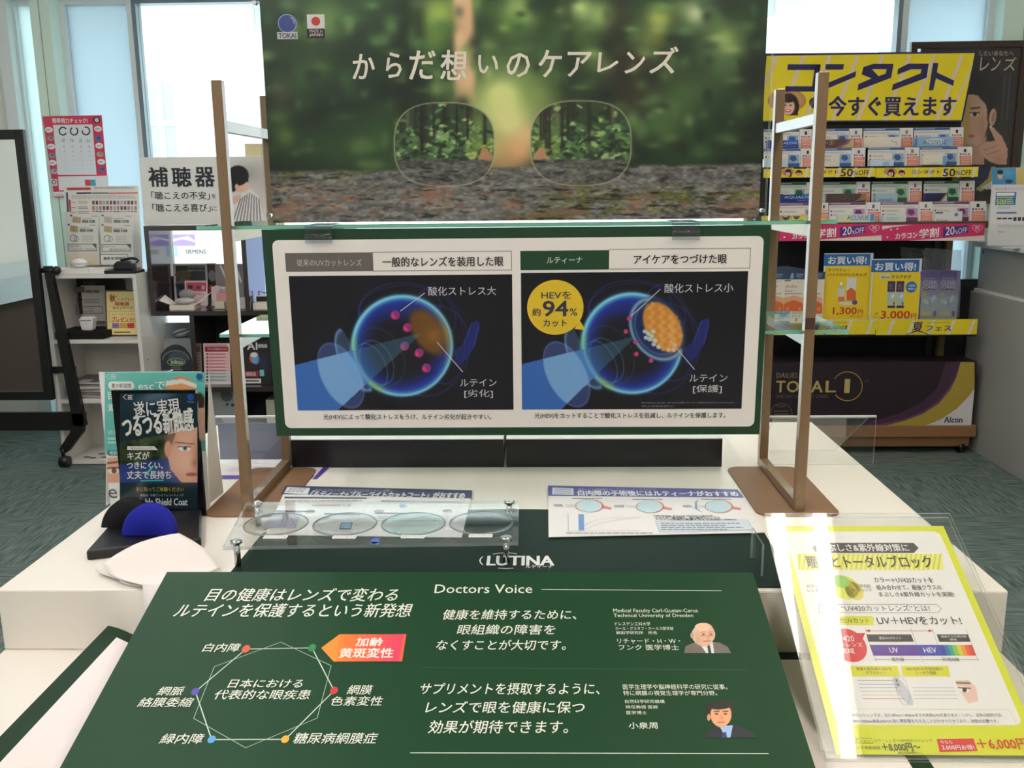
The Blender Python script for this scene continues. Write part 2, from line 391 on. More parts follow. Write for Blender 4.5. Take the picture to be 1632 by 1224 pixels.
# fluorescent ceiling lights
TUBES = {True: glow('fluorescent_tube_warm', TUBE_WARM, TUBE_STRENGTH), False: glow('fluorescent_tube_cool', TUBE_COOL, TUBE_STRENGTH*1.25)}
def ceiling_light(x, y, L=1.2):
    t = thing('ceiling_light', (x, y, ZC), 'long white fluorescent batten fixed to the ceiling above the shop', 'ceiling light', 'fluorescent ceiling lights')
    MB().box(x-0.11, x+0.11, y-L/2, y+L/2, ZC-0.05, ZC, WHITE).build('housing', t)
    for dx in (-0.063, 0.063):
        MB().tube([(x+dx, y-L/2+0.03, ZC-0.078), (x+dx, y+L/2-0.03, ZC-0.078)], 0.021, TUBES[x > 0], 12).build('lamp_tube', t)
for x in (-1.25, 0.80):
    for y in (-2.75, -1.45, -0.12, 1.2, 2.9): ceiling_light(x, y)  # rows behind the camera are unseen, added to brighten surfaces facing it
# the far side of the shop, seen only in the mirror
mc = thing('side_counter', (-3.35, 2.4, 0), 'white topped counter with dark brown front reflected in the standing mirror', 'counter')
MB().box(-3.58, -3.05, 1.2, 3.6, 0, 0.66, mat((74, 60, 52), 0.5)).build('cabinet_body', mc)
MB().box(-3.58, -3.0, 1.15, 3.65, 0.66, 0.80, mat((214, 232, 240), 0.4)).build('counter_top', mc)
tg = Sheet((-3.597, 2.0, 1.2), (1, 0, 0)); 
tg.slabuv([(-0.9, 0.0), (-0.3, 0.0), (-0.3, 0.8), (-0.9, 0.8)], 0.002, (120, 190, 165))
tag(tg.build('wall_poster'), 'green poster on the side wall reflected in the standing mirror', 'poster')
tg = Sheet((-3.597, 2.9, 1.2), (1, 0, 0))
tg.slabuv([(-0.1, -0.25), (0.12, -0.25), (0.12, 0.05), (-0.1, 0.05)], 0.002, (190, 40, 50)); tg.polyuv([(-0.07, -0.15), (0.09, -0.15), (0.09, -0.02), (-0.07, -0.02)], (40, 36, 40), 1)
tag(tg.build('wall_notice'), 'small red notice on the side wall reflected in the standing mirror', 'notice')

# ================================================================== display table
T = 0.79; TL_ = 0.708
TX0, TX1, TY0, TY1 = -0.682, 0.573, 1.087, 1.93
CREAM = mat((236, 230, 220), 0.35, 0, 0.4)
tb = thing('display_table', (-0.05, 1.0, 0), 'low cream laminate display table in two steps carrying the lens displays', 'table')
MB().box(TX0, TX1, 0.30, TY1, 0.66, TL_, CREAM).build('lower_top', tb, 0.002)
MB().box(TX0+0.03, TX1-0.03, 0.36, TY1-0.03, 0.0, 0.66, mat((222, 216, 206), 0.5)).build('table_body', tb)
MB().box(TX0, TX1, TY0, TY1, TL_, T, CREAM).build('raised_platform', tb, 0.0025)

# green bordered sheet on the lower step
DG = (20, 52, 30)
g = MB(); nx, ny = 48, 36
def smooth(t): t = min(1.0, max(0.0, t)); return t*t*(3-2*t)
def sheet_z(x, y): return TL_+.0015+.034*smooth((y-.90)/.18)*smooth((-.40-x)/.16)
for (xa, xb, ya, yb, dz, cc) in ((-.577, .392, .36, 1.084, 0, mat(DG, .5, 0, .2)), (-.550, .370, .38, 1.064, .0009, mat((236, 226, 222), .5))):
    vs = []
    for j in range(ny+1):
        v = (j/ny)**.5
        for i in range(nx+1):
            u = (i/nx)**1.6; x, y = xa+(xb-xa)*u, ya+(yb-ya)*v
            z = sheet_z(x, y); x *= (1.28-z)/(1.28-TL_-.0015); y -= .022*smooth((x+.55)/.06)*smooth((y-.95)/.13)*(1-smooth((x+.3)/.2)); vs.append((x, y, z+dz))
    w = nx+1; g.add(vs, [(j*w+i, j*w+i+1, (j+1)*w+i+1, (j+1)*w+i) for j in range(ny) for i in range(nx)], cc, True)
tag(g.build('floor_sheet_poster'), 'white poster with dark green border lying on the lower table step', 'poster')

# ------------------------------------------------------------------ LUTINA mat
TEAL = mat((18, 42, 32), .55, 0, .10)
lu = Sheet((0, 1.25, T+0.0018), (0, 0, 1), (0, 1, 0), 0.22, 0.0002)
arc = [(-0.402, -0.155), (0.318, -0.155), (0.322, 0.02)]
for k in range(0, 25):
    t = k/24; x = 0.322-t*0.722; arc.append((x, 0.03+0.102*math.sin(math.pi*t)**0.8))
arc.append((-0.40, 0.02))
lu.slabuv(arc, 0.0015, TEAL)
lu.text('LUTINA', 777, 886.5, 882, 901.5, (240, 240, 236), 2, 0.035)
lu.text('ルティーナ', 838, 901, 881, 906, (235, 235, 230), 2, 0.01)
lu.ring(800, 894, 35, 13, 2.2, (240, 240, 236), 2, 150, 210); lu.ring(806, 894, 36, 12.5, 2.0, (240, 240, 236), 2, 235, 300)
lu.ring(806, 894, 36, 12.5, 2.0, (240, 240, 236), 2, 70, 110)
tag(lu.build('counter_mat'), 'teal green counter mat with arched back edge and white oval logo on the table', 'counter mat')

# ------------------------------------------------------------------ leaning green board
bt = math.radians(15.4); bn = (0, -math.sin(bt), math.cos(bt)); bu = (0, math.cos(bt), math.sin(bt))
GREEN = mat((27, 66, 41), .5, 0, .2); IV = (232, 236, 222)
b = Sheet((-0.1, 1.085, 0.815), bn, bu, 0.5, 0.00022)
bd = thing('info_board', (-0.1, 0.9, TL_), 'large dark green board with doctors comments leaning at the table front', 'sign board')
b.slabuv([(-0.362, -0.372), (0.361, -0.372), (0.361, 0.0), (-0.362, 0.0)], 0.004, GREEN, (24, 60, 36))
def B2(s, x0, y0, x1, y1, bold=0.009, shear=0.12, col=IV, sl=0.0): b.text(s, x0, y0, x1, y1, col, 3, bold, shear, sl)
B2('目の健康はレンズで変わる', 331.7, 938, 634.8, 959); B2('ルテインを保護するという新発想', 282, 962.5, 656, 984.5)
B2('白内障', 325.7, 1026, 382.5, 1039.5); B2('日本における', 365.8, 1083, 483, 1097); B2('代表的な眼疾患', 342.7, 1100, 495, 1115.5)
B2('網膜', 555, 1092.5, 593, 1107.5); B2('色素変性', 528, 1110.5, 610, 1125.5); B2('網脈', 253, 1095, 292.6, 1109); B2('絡膜委縮', 222.6, 1112.5, 306.8, 1127.5)
B2('緑内障', 257.5, 1170, 324, 1186); B2('糖尿病網膜症', 469.5, 1168.5, 601, 1186)
def zp(x, y): return (100+x/2.814, 880+y/2.814)
nodes = [zp(*p) for p in ((822, 435), (1118, 430), (1217, 622), (998, 840), (668, 841), (595, 626))]
b.path(nodes, 1.6, (200, 222, 200), 1, True)
b.path([zp(*p) for p in ((978, 404), (1204, 510), (1141, 745), (820, 878), (587, 746), (680, 514))], 0.9, (170, 200, 172), 1, True)
for p, cc in zip(nodes, ((222, 84, 48), (36, 132, 76), (200, 52, 60), (238, 170, 52), (84, 160, 220), (78, 66, 170))): b.ell(p[0], p[1], 6.2, 6.0, cc, 2)
ar = [(512, 1033), (541, 1011.5), (647.6, 1011), (640.9, 1054.3), (531.8, 1054.8)]
cvs = Canvas(510, 1010, 650, 1056, 0.8); k = np.clip((cvs.X-512)/132, 0, 1)[..., None]
b.poly(ar, (240, 96, 70), 1)
for i in range(12):
    xa, xb = 541+i*8.5, 541+(i+1)*8.5; f = i/11
    b.poly([(xa, 1011.5), (xb, 1011.3), (xb-(5 if i < 11 else 7), 1054.4), (xa-5, 1054.5)], (242-f*14, 128-f*66, 40+f*60), 2)
b.poly([(512, 1033), (541, 1011.5), (536, 1054.6), (531.8, 1054.8)], (246, 142, 40), 2)
B2('加齢', 568, 1017, 610, 1030.5, 0.03, 0, (252, 240, 232)); B2('黄斑変性', 542, 1033.5, 626.7, 1049, 0.03, 0, (252, 240, 232))
def zq(x, y): return (640+x/2.632, 900+y/2.632)
def B3(s, x0, y0, x1, y1, bold=0.008, shear=0.12):
    p, q = zq(x0, y0), zq(x1, y1); b.text(s, p[0], p[1], q[0], q[1], IV, 3, bold, shear)
B3('Doctors Voice', 140, 85, 548, 121, 0.008, 0.0)
b.line(863, 939.6, 1150, 941.8, 1.3, (206, 222, 200), 1); b.line(654, 1200, 1225, 1201.3, 1.6, (206, 222, 200), 1); b.line(672, 1064, 1190, 1068, 0.7, (52, 100, 66), 1)
B3('健康を維持するために、', 175, 190, 735, 232); B3('眼組織の障害を', 237, 253, 645, 295); B3('なくすことが大切です。', 148, 317, 690, 360)
B3('サプリメントを摂取するように、', 78, 498, 832, 547); B3('レンズで眼を健康に保つ', 105, 575, 768, 625); B3('効果が期待できます。', 117, 655, 700, 710)
B3('Medical Faculty Carl-Gustav-Carus', 888, 186, 1242, 206, 0.004, 0); B3('Technical University of Dresden', 890, 207, 1223, 226, 0.004, 0)
B3('ドレスデン工科大学', 895, 242, 1043, 257, 0, 0); B3('カール・グスタフ・カールス医学部', 897, 262, 1140, 276, 0, 0); B3('解剖学研究所　所長', 900, 280, 1072, 294, 0, 0)
B3('リチャード・H・W・', 905, 312, 1168, 333, 0.006, 0); B3('フンク 医学博士', 910, 337, 1163, 360, 0.006, 0)
B3('医学生理学や脳神経科学の研究に従事。', 928, 503, 1365, 525, 0, 0); B3('特に網膜の視覚生理学が専門分野。', 930, 530, 1323, 550, 0, 0)
B3('自然科学研究機構', 937, 568, 1103, 583, 0, 0); B3('特任教授 医師', 940, 592, 1075, 606, 0, 0); B3('医学博士', 943, 615, 1028, 630, 0, 0); B3('小泉周', 953, 663, 1073, 690, 0.01, 0)
# two printed portraits
c = Canvas(1086, 992, 1170, 1044, 1.6, (226, 220, 214))
c.poly([(1090, 1042), (1092, 1030), (1112, 1022), (1146, 1024), (1160, 1031), (1166, 1042)], (112, 104, 96)); c.poly([(1112, 1022), (1126, 1042), (1138, 1042), (1136, 1024)], (226, 226, 226)); c.poly([(1127, 1029), (1131, 1028), (1134, 1042), (1129, 1042)], (40, 42, 60))
c.ell(1121, 1012, 19, 17, (205, 200, 194), 0.15); c.ell(1123, 1012, 16, 19, (222, 176, 146), 0.12, 8); c.ell(1119, 1000, 12, 7, (234, 196, 166), 0.5)
c.ell(1103, 1013, 3, 5, (204, 152, 126), 0.3)
for ex in (1121, 1133): c.ell(ex, 1011.5, 2.2, 1.0, (70, 50, 44), 0.5); c.seg(ex-4, 1008, ex+3, 1007.5, 1.0, (150, 120, 100)); c.seg(ex-4.5, 1014, ex+4, 1014, 0.8, (130, 106, 96))
c.gauss(1129, 1016, 2.5, 4, (196, 140, 116), 0.7); c.seg(1121, 1022.5, 1132, 1022, 1.4, (168, 92, 84)); c.gauss(1112, 1020, 5, 8, (196, 146, 118), 0.5)
b.pic(c, 2, True)
c = Canvas(1120, 1116, 1210, 1178, 1.6, (26, 28, 40))
c.poly([(1124, 1176.5), (1126, 1166), (1146, 1157), (1172, 1156), (1198, 1166), (1207, 1176.5)], (30, 32, 44)); c.poly([(1147, 1158), (1156, 1176), (1164, 1176), (1168, 1156)], (158, 190, 232)); c.poly([(1152, 1168), (1157, 1167), (1159, 1177), (1150, 1177)], (40, 50, 110))
c.ell(1147, 1130, 23, 13, (24, 20, 20), 0.15); c.ell(1132, 1130, 8, 10, (24, 20, 20), 0.2); c.ell(1149, 1140, 17, 19.5, (226, 164, 122), 0.1); c.ell(1129.5, 1144, 3, 6, (214, 148, 110), 0.3); c.ell(1149, 1124, 20, 7, (26, 22, 22), 0.2, -6)
for ex in (1142, 1156): c.ell(ex, 1138.5, 2.6, 1.2, (40, 28, 26), 0.4); c.seg(ex-4, 1134.5, ex+4, 1134, 1.5, (60, 40, 34))
c.gauss(1150, 1144, 2.5, 4, (204, 138, 100), 0.7); c.seg(1144, 1152, 1154, 1151.5, 1.5, (186, 92, 80))
b.pic(c, 2, True)
b.build('board_panel', bd)
# white card flap hanging over the platform edge under the board
ms = MB(); vs = []; nx, ny = 30, 10
for j in range(ny+1):
    for i in range(nx+1):
        x = -.556+.756*(i/nx)**1.8; t = min(1.0, (x+.556)/.075); zl = .752-.029*math.sqrt(max(0, 1-(1-t)**2)); z = .7895+(zl-.7895)*j/ny
        vs.append((x, 1.0855-.035*(1-math.exp(-((x+.556)/.07)**2))*(j/ny)**.7, z))
ms.add(vs, [((j+1)*(nx+1)+i, (j+1)*(nx+1)+i+1, j*(nx+1)+i+1, j*(nx+1)+i) for j in range(ny) for i in range(nx)], CREAM, True)
ms.build('hanging_flap', bd)
MB().box(-0.42, 0.22, 0.93, 0.95, TL_+0.003, 0.755, WHITE).build('prop_strip', bd)

# ------------------------------------------------------------------ acrylic leaflet stand (price leaflet)
st = math.radians(27.83); sn = (0, -math.sin(st), math.cos(st)); su = np.array((0, math.cos(st), math.sin(st)))
O0 = np.array((0.404, 0.857, 0.7105))
ah = thing('leaflet_stand', (0.404, 0.9, TL_), 'clear acrylic tilted leaflet stand at the table front corner holding the yellow edged sheet', 'leaflet stand')
def acr_plate(pts, th, n, parent, name, edge=ACR_EDGE):      # plate with milky cut edges
    return MB().prism(pts, np.asarray(n, float)*th, ACR, edge).build(name, parent)
hx = 0.1165
P_ = lambda u, v, h=0.0: O0+np.array((u, 0, 0))+su*v+np.asarray(sn)*h
acr_plate([P_(-hx, 0, .0035), P_(hx, 0, .0035), P_(hx, .33, .0035), P_(-hx, .33, .0035)], 0.002, sn, ah, 'front_plate')
acr_plate([P_(-hx, .012, -.004), P_(hx, .012, -.004), P_(hx, .33, -.004), P_(-hx, .33, -.004)], 0.002, sn, ah, 'back_plate')
top = P_(0, .315, -.004); ly = top[1]+0.02
acr_plate([(0.404-hx-.006, top[1]-.01, T+.001), (0.404-hx-.006, ly+.03, T+.001), (0.404-hx-.006, ly+.03, top[2]-.02), (0.404-hx-.006, top[1]-.01, top[2]-.02)], .003, (1, 0, 0), ah, 'side_foot')
acr_plate([(0.404+hx-.003, top[1]-.01, T+.001), (0.404+hx-.003, ly+.03, T+.001), (0.404+hx-.003, ly+.03, top[2]-.02), (0.404+hx-.003, top[1]-.01, top[2]-.02)], .003, (1, 0, 0), ah, 'side_foot')
acr_plate([P_(-hx, 0, .0035)-(0, 0, .0032), P_(hx, 0, .0035)-(0, 0, .0032), (0.404+hx, 0.90, TL_+.0002), (0.404-hx, 0.90, TL_+.0002)], .001, (0, 0, 1), ah, 'bottom_lip')
YG = (214, 218, 42); INK = (70, 66, 66); PAPER = (240, 236, 234)
s = Sheet(P_(0, 0.165, 0.0), sn, su, 0.45, 0.00012)
s.slabuv([(-.104, -.158), (.104, -.158), (.104, .148), (-.104, .148)], .0004, YG)
s.polyuv(rr(-.0955, .0955, -.125, .139, .008), PAPER, 1)
def q5(x, y): return (1180+x/2.757, 780+y/2.757)
def S5(t, x0, y0, x1, y1, col=INK, bold=0.0, L=6, shear=0.0):
    p, q = q5(x0, y0), q5(x1, y1); s.text(t, p[0], p[1], q[0], q[1], col, L, bold, shear)
def poly5(pts, col, L=2): s.poly([q5(*p) for p in pts], col, L)
poly5([(315, 258), (335, 235), (760, 235), (783, 258), (762, 280), (335, 280)], (60, 56, 58)); S5('まぶしさ&紫外線対策に', 352, 241, 738, 274, (240, 238, 236), 0.02)
poly5([(245, 283), (886, 283), (893, 354), (255, 354)], (236, 232, 140), 2)
for i in range(30):
    xa = 250+i*21.2; poly5([(xa+9, 284), (xa+19, 284), (xa+8, 353), (xa-2, 353)] if i else [(252, 284), (266, 284), (262, 353), (258, 353)], (214, 214, 60), 3)
S5('瞳ごとトータルブロック', 293, 292, 838, 346, (74, 72, 60), 0.02)
x, y = q5(455, 430); s.ell(x, y, 24, 19, (216, 222, 90), 2); x, y = q5(500, 445); s.ell(x, y, 14, 15, (226, 206, 90), 2); x, y = q5(440, 405); s.ell(x, y, 14, 10, (150, 196, 96), 3)
S5('カラー', 290, 420, 340, 434); S5('レンズ', 294, 438, 342, 452); S5('UV420', 518, 418, 570, 433); S5('カットレンズ', 490, 436, 576, 450)
S5('カラー＋UV420カットを', 587, 388, 845, 412, INK, .008); S5('組み合わせて、最強クラスの', 597, 421, 882, 443, INK, .008); S5('まぶしさ&紫外線カットを実現!', 608, 452, 937, 473, INK, .008)
s.path([q5(*p) for p in ((345, 506), (862, 506), (883, 524), (868, 543), (345, 543))], .8, (120, 116, 112), 3, True); S5('“UV420カットレンズ”とは?', 443, 510, 832, 537)
poly5([(390, 560), (400, 556), (576, 556), (588, 566), (584, 597), (392, 597)], (214, 214, 50)); S5('次世代UVカット', 384, 565, 565, 590)
S5('UV＋HEVをカット!', 600, 560, 968, 596, INK, .015)
x, y = q5(474, 684); s.ell(x, y, 28.5, 26.5, (214, 54, 66), 2); poly5([(505, 632), (548, 631), (535, 664)], (214, 54, 66), 2)
S5('UV420', 410, 645, 498, 670, PAPER, .01); S5('カットレンズ', 385, 674, 536, 694, PAPER, .01); S5('領域', 438, 699, 500, 723, PAPER, .01)
s.line(*q5(550, 622), *q5(845, 622), .8, (214, 60, 60)); poly5([(548, 622), (570, 615), (570, 629)], (214, 60, 60), 3); poly5([(846, 622), (826, 615), (826, 629)], (214, 60, 60), 3)
for (xa, xb) in ((548, 596), (748, 800), (842, 892), (988, 1046)): s.line(*q5(xa, 610), *q5(xb, 757), .5, (130, 126, 126))
poly5([(553, 638), (749, 638), (762, 670), (562, 670)], (48, 46, 50), 3); poly5([(862, 638), (1000, 638), (1010, 670), (874, 670)], (48, 46, 50), 3)
S5('過去のUVカット', 608, 648, 706, 661, PAPER); S5('透過する可視光線', 880, 643, 992, 653, PAPER); S5('領域', 918, 656, 950, 666, PAPER)
poly5([(567, 684), (774, 684), (792, 731), (584, 731)], (92, 52, 150), 3); poly5([(774, 684), (874, 684), (890, 731), (792, 731)], (62, 64, 168), 3)
spx = [(40, 60, 150), (36, 110, 170), (60, 160, 140), (130, 190, 70), (214, 200, 60), (232, 150, 50), (226, 90, 50), (220, 60, 50)]
for i, cc in enumerate(spx):
    xa, xb = 874+i*18.1, 874+(i+1)*18.1; poly5([(xa, 684), (xb, 684), (xb+17, 731), (xa+16, 731)], cc, 3)
S5('UV', 655, 697, 692, 719, PAPER, .02); S5('HEV', 805, 697, 860, 719, PAPER, .02)
s.line(*q5(590, 748), *q5(790, 748), .7, INK); s.line(*q5(798, 748), *q5(1048, 748), .7, INK)
S5('紫外線', 664, 740, 718, 757, INK, 0, 7); S5('可視光線', 888, 740, 960, 757, INK, 0, 7)
for a, bq in (((482, 776), (700, 823)), ((704, 776), (922, 823))):
    poly5([(a[0], a[1]), (bq[0]-10, a[1]), (bq[0], bq[1]), (a[0]+10, bq[1])], (218, 214, 52), 3)
S5('有害な紫外線とHEVを', 508, 783, 664, 797); S5('ダブルカット', 550, 800, 636, 814); S5('HEV以外の可視光線は', 728, 783, 888, 797); S5('しっかり透過', 772, 800, 858, 814)
for i, (yy, cc) in enumerate(((840, (70, 60, 130)), (857, (80, 80, 140)), (872, (120, 130, 160)), (887, (190, 190, 120)), (904, (220, 190, 120)), (920, (220, 100, 90)))):
    s.line(*q5(513+i*5, yy), *q5(672+i*10, yy), .8, cc)
    if i > 1: s.line(*q5(745+i*4, yy), *q5(930+i*5, yy), .6, (150, 146, 150))
S5('×', 679, 834, 692, 848, INK, .01); S5('×', 686, 852, 699, 866, INK, .01)
x, y = q5(713, 886); s.ell(x, y, 9.5, 23.5, (206, 204, 216), 3, 28, -14); s.ring(x, y, 9.5, 23.5, .6, (150, 148, 160), 4, 0, 360, 30, -14)
x0, y0 = q5(938, 826); x1, y1 = q5(1050, 942); c = Canvas(x0, y0, x1, y1, 1.6, (240, 236, 234)); X0, Y0 = q5(985, 880)
c.poly([q5(945, 840), q5(1000, 838), q5(1035, 870), q5(1046, 930), q5(1000, 940), q5(985, 915), q5(958, 880)], (232, 196, 178)); c.seg(*q5(950, 850), *q5(1008, 852), 3.0, (96, 76, 66), .8); c.ell(X0-2, Y0, 9, 4, (246, 240, 236), .4, 15); c.ell(X0, Y0+.5, 3.4, 3.8, (60, 50, 50), .4); c.seg(X0-10, Y0-3, X0+9, Y0-2, 1.6, (60, 46, 42))
s.pic(c, 2)
s.outline(*q5(482, 965), *q5(1200, 1045), .6, (220, 216, 90), 3)
S5('UVカットレンズは、主に280nm〜400nmまでの波長(UV)を遮ります。しかし、近年の研究では、', 485, 985, 1150, 1003); S5('380〜420nm波長(HEV)も目に悪影響を与えることがわかってきており、対策が必要です。', 493, 1011, 1132, 1030)
s.outline(*q5(470, 1093), *q5(580, 1116), .6, (90, 90, 40), 3); S5('オプション', 480, 1098, 572, 1112); S5('カラーレンズ＋UV420カットレンズ', 587, 1097, 842, 1112)
S5('レンズ本体価格', 492, 1128, 615, 1143); S5('＋8,000円〜', 622, 1116, 790, 1154, INK, .02); S5('(税込8,800円〜)', 692, 1154, 797, 1166)
poly5([(862, 1098), (1024, 1095), (1042, 1150), (876, 1154)], (214, 46, 52), 3); S5('今なら', 876, 1103, 930, 1120, PAPER); S5('2,000円お得!', 884, 1124, 1026, 1147, PAPER, .01)
S5('＋6,000円', 1040, 1096, 1262, 1146, (206, 60, 44), .02)
tag(s.build('price_leaflet'), 'white leaflet with yellow green border about UV cut lenses inside the tilted acrylic stand', 'leaflet')

# ------------------------------------------------------------------ leaflets lying on the platform
def flat_leaflet(name, quad, z, label, draw):
    f = Sheet((0, 1.35, z), (0, 0, 1), (0, 1, 0), 0.35, 0.00018)
    f.slabuv([f.uv(*p) for p in quad], .0008, (236, 230, 230))
    draw(f); return tag(f.build(name), label, 'leaflet')
def zl(x, y): return (320+x/2.914, 660+y/2.914)
def zr(x, y): return (820+x/2.914, 660+y/2.914)
def dl(f):
    f.poly([zl(395, 332), zl(1260, 354), zl(1258, 392), zl(372, 372)], (40, 50, 92), 1); f.poly([zl(402, 340), zl(508, 344), zl(496, 374), zl(386, 368)], (222, 226, 232), 2)
    def t(sx, a, b_, c_, d_, col=(236, 236, 240), bold=.02, sl=0): p, q = zl(a, b_), zl(c_, d_); f.text(sx, p[0], p[1], q[0], q[1], col, 4, bold, 0, sl)
    t('「ルティーナ+ブルーライトカットコート」がおすすめ', 512, 362, 1226, 390, (236, 236, 240), .03, -3); t('スマートフォンやパソコンなどのブルーライト対策に', 530, 350, 890, 362, (200, 206, 220), 0, -1)
    t('眼の専門', 412, 346, 486, 353, (60, 60, 90), 0); t('おすすめ', 402, 356, 478, 364, (60, 60, 90), 0)
    for (x0, y0, x1, y1) in ((390, 384, 772, 406), (838, 402, 1216, 408), (350, 447, 530, 451), (575, 460, 742, 465), (810, 456, 960, 461)): f.poly([zl(x0, y0), zl(x1, y0+4), zl(x1, y0+10), zl(x0-3, y0+8)], (58, 62, 90), 2)
    f.greek(*zl(392, 400), *zl(770, 412), (150, 140, 140), 2, 2, 3); f.poly([zl(520, 418), zl(650, 420), zl(646, 428), zl(514, 428)], (210, 90, 80), 2)
    t('ブルーライトとは', 540, 414, 700, 430, (60, 60, 70), .02)
    f.poly([zl(345, 455), zl(470, 455), zl(440, 530), zl(282, 528)], (196, 190, 222), 2)
    f.path([zl(330+k*8, 528-70*math.exp(-((k-9)/3.2)**2)) for k in range(20)], .7, (90, 84, 130), 3); f.path([zl(900+k*10, 560-92*(1-math.exp(-k/6))) for k in range(26)], .7, (150, 60, 70), 3)
    f.poly([zl(652, 504), zl(706, 504), zl(698, 536), zl(642, 536)], (60, 66, 84), 2); f.poly([zl(656, 508), zl(700, 508), zl(694, 532), zl(648, 532)], (150, 190, 226), 3)
    f.poly([zl(918, 424), zl(940, 416), zl(962, 430), zl(930, 438)], (120, 160, 214), 2)
    f.path([zl(600, 540), zl(690, 546)], 1.2, (220, 90, 90), 3); f.path([zl(780, 410), zl(690, 560)], .5, (180, 176, 182)); f.path([zl(1215, 408), zl(1140, 560)], .5, (180, 176, 182)); f.path([zl(1040, 470), zl(1150, 474), zl(1130, 530), zl(1015, 528)], .5, (190, 186, 180), 3, True)
    f.greek(*zl(820, 470), *zl(1120, 500), (190, 180, 184), 3, 2, 5)
flat_leaflet('blue_light_leaflet', [zl(400, 332), zl(1262, 354), zl(1212, 572), zl(300, 560)], T+.0040, 'navy headed leaflet lying partly under the acrylic lens tray on the table', dl)
def dr(f):
    f.poly([zr(156, 332), zr(1035, 350), zr(1066, 388), zr(156, 380)], (84, 84, 158), 1); f.poly([zr(176, 342), zr(273, 345), zr(275, 376), zr(175, 374)], (226, 226, 236), 2)
    def t(sx, a, b_, c_, d_, col=(240, 240, 246), bold=.02, sl=0): p, q = zr(a, b_), zr(c_, d_); f.text(sx, p[0], p[1], q[0], q[1], col, 4, bold, 0, sl)
    t('白内障の手術後にはルティーナがおすすめ', 295, 358, 1036, 382, (240, 240, 246), .03, -1.5); t('短内レンズ用保護カバー「ルティーナ」でアイケア', 295, 347, 655, 358, (200, 202, 226), 0)
    for k in range(3): f.greek(*zr(186, 348+k*9), *zr(266, 353+k*9), (90, 90, 120), 1, 3, k)
    for i, (cx, cy) in enumerate(((347, 427), (628, 430), (948, 430))):
        x, y = zr(cx, cy); f.ell(x, y, 21, 9.5, (186, 212, 222), 2); f.ring(x, y, 21.5, 10, 1.0, (150, 120, 120), 3); f.ring(x, y, 21.5, 10, 2.4, (226, 110, 96), 4, -60, 60)
        x2, y2 = zr(cx+62, cy+5); f.poly([(x2, y2-2), (x2+14, y2+1), (x2+14, y2+3.6), (x2, y2+2)], (226, 110, 96), 4)
        for k in range(3): f.line(*zr(cx-110, cy-6+k*6), *zr(cx-60, cy-2+k*2), .6, (90, 86, 90))
        if i == 0: f.ring(x, y, 21.5, 10, 2.6, (226, 170, 90), 4, 140, 220)
        f.greek(*zr(cx-165, cy-8), *zr(cx-115, cy+4), (120, 116, 120), 2, 3, i); f.greek(*zr(cx-80, cy-37), *zr(cx+60, cy-31), (110, 106, 110), 1, 3, i+9)
    f.poly([zr(855, 398), zr(838, 410), zr(838, 440), zr(875, 458), zr(848, 440), zr(846, 412)], (96, 140, 200), 3)
    f.path([zr(248, 462), zr(250, 545), zr(585, 542)], .6, (80, 80, 86), 3); f.poly([zr(296, 466), zr(322, 466), zr(324, 540), zr(298, 540)], (96, 136, 206), 2)
    f.path([zr(300+k*20, 542-62*(1-math.exp(-k/2.6))) for k in range(15)], .6, (150, 146, 150), 3); f.path([zr(325+k*20, 540-66*(1-math.exp(-k/6.0))) for k in range(14)], .6, (150, 146, 150), 3)
    t('HEV(High Energy Violet Light)は、', 648, 470, 930, 480, (60, 56, 64), .02); t('エネルギー量が強く、特に酸化ストレスや', 652, 479, 955, 488, (60, 56, 64), .02); t('ルテイン(色素)に影響を与える光(400〜420nm)', 655, 487, 1030, 496, (60, 56, 64), .02)
    f.poly([zr(655, 500), zr(1080, 492), zr(1112, 538), zr(675, 550)], (206, 216, 228), 2); f.path([zr(655, 500), zr(1080, 492), zr(1112, 538), zr(675, 550)], .6, (120, 130, 150), 3, True); f.greek(*zr(680, 504), *zr(1070, 542), (130, 134, 150), 4, 3, 4)
    f.greek(*zr(240, 548), *zr(640, 558), (170, 166, 170), 1, 3, 6)
flat_leaflet('cataract_leaflet', [zr(156, 332), zr(1040, 348), zr(1160, 549), zr(158, 570)], T+.0040, 'violet headed leaflet with three eye drawings lying beside the bronze base plate', dr)

# ------------------------------------------------------------------ acrylic lens tray
tz = 0.819
tr = thing('lens_tray', (-0.22, 1.25, T), 'clear acrylic tray on four steel posts holding round demo lenses', 'lens tray')
tq = [(-0.412, 1.147, tz), (-0.027, 1.163, tz), (-0.029, 1.330, tz), (-0.434, 1.322, tz)]
acr_plate(tq, .005, (0, 0, 1), tr, 'tray_plate')
for (x, y) in ((-0.398, 1.160), (-0.043, 1.172), (-0.043, 1.318), (-0.415, 1.312)):
    p = MB(); p.tube([(x, y, T+.0018), (x, y, tz+.004)], .0042, CHROME, 14); p.tube([(x, y, tz+.005), (x, y, tz+.008), (x, y, tz+.0095)], [.0078, .0078, .005], CHROME, 16); p.build('tray_post', tr)
tints = [((0.93, 0.94, 0.90), 'yellowish', 'ルティーナ フロリ 2 BN', 'first'), ((0.90, 0.92, 0.91), 'greyish', 'ルティーナ フロリ 2 GY', ''), ((0.86, 0.95, 0.93), 'green tinted', 'ルティーナ フロリ 2 GN', ''), ((0.93, 0.93, 0.93), 'plain', 'ルティーナ フロリ 2 BL', '')]
lens_lab = ['pale round demo lens in the tray nearest the dark tray end post and bronze base', 'round demo lens over the small tablet drawing on the navy headed leaflet', 'green tinted round demo lens over the red curve on the navy headed leaflet', 'clear round demo lens at the tray end over the teal counter mat']
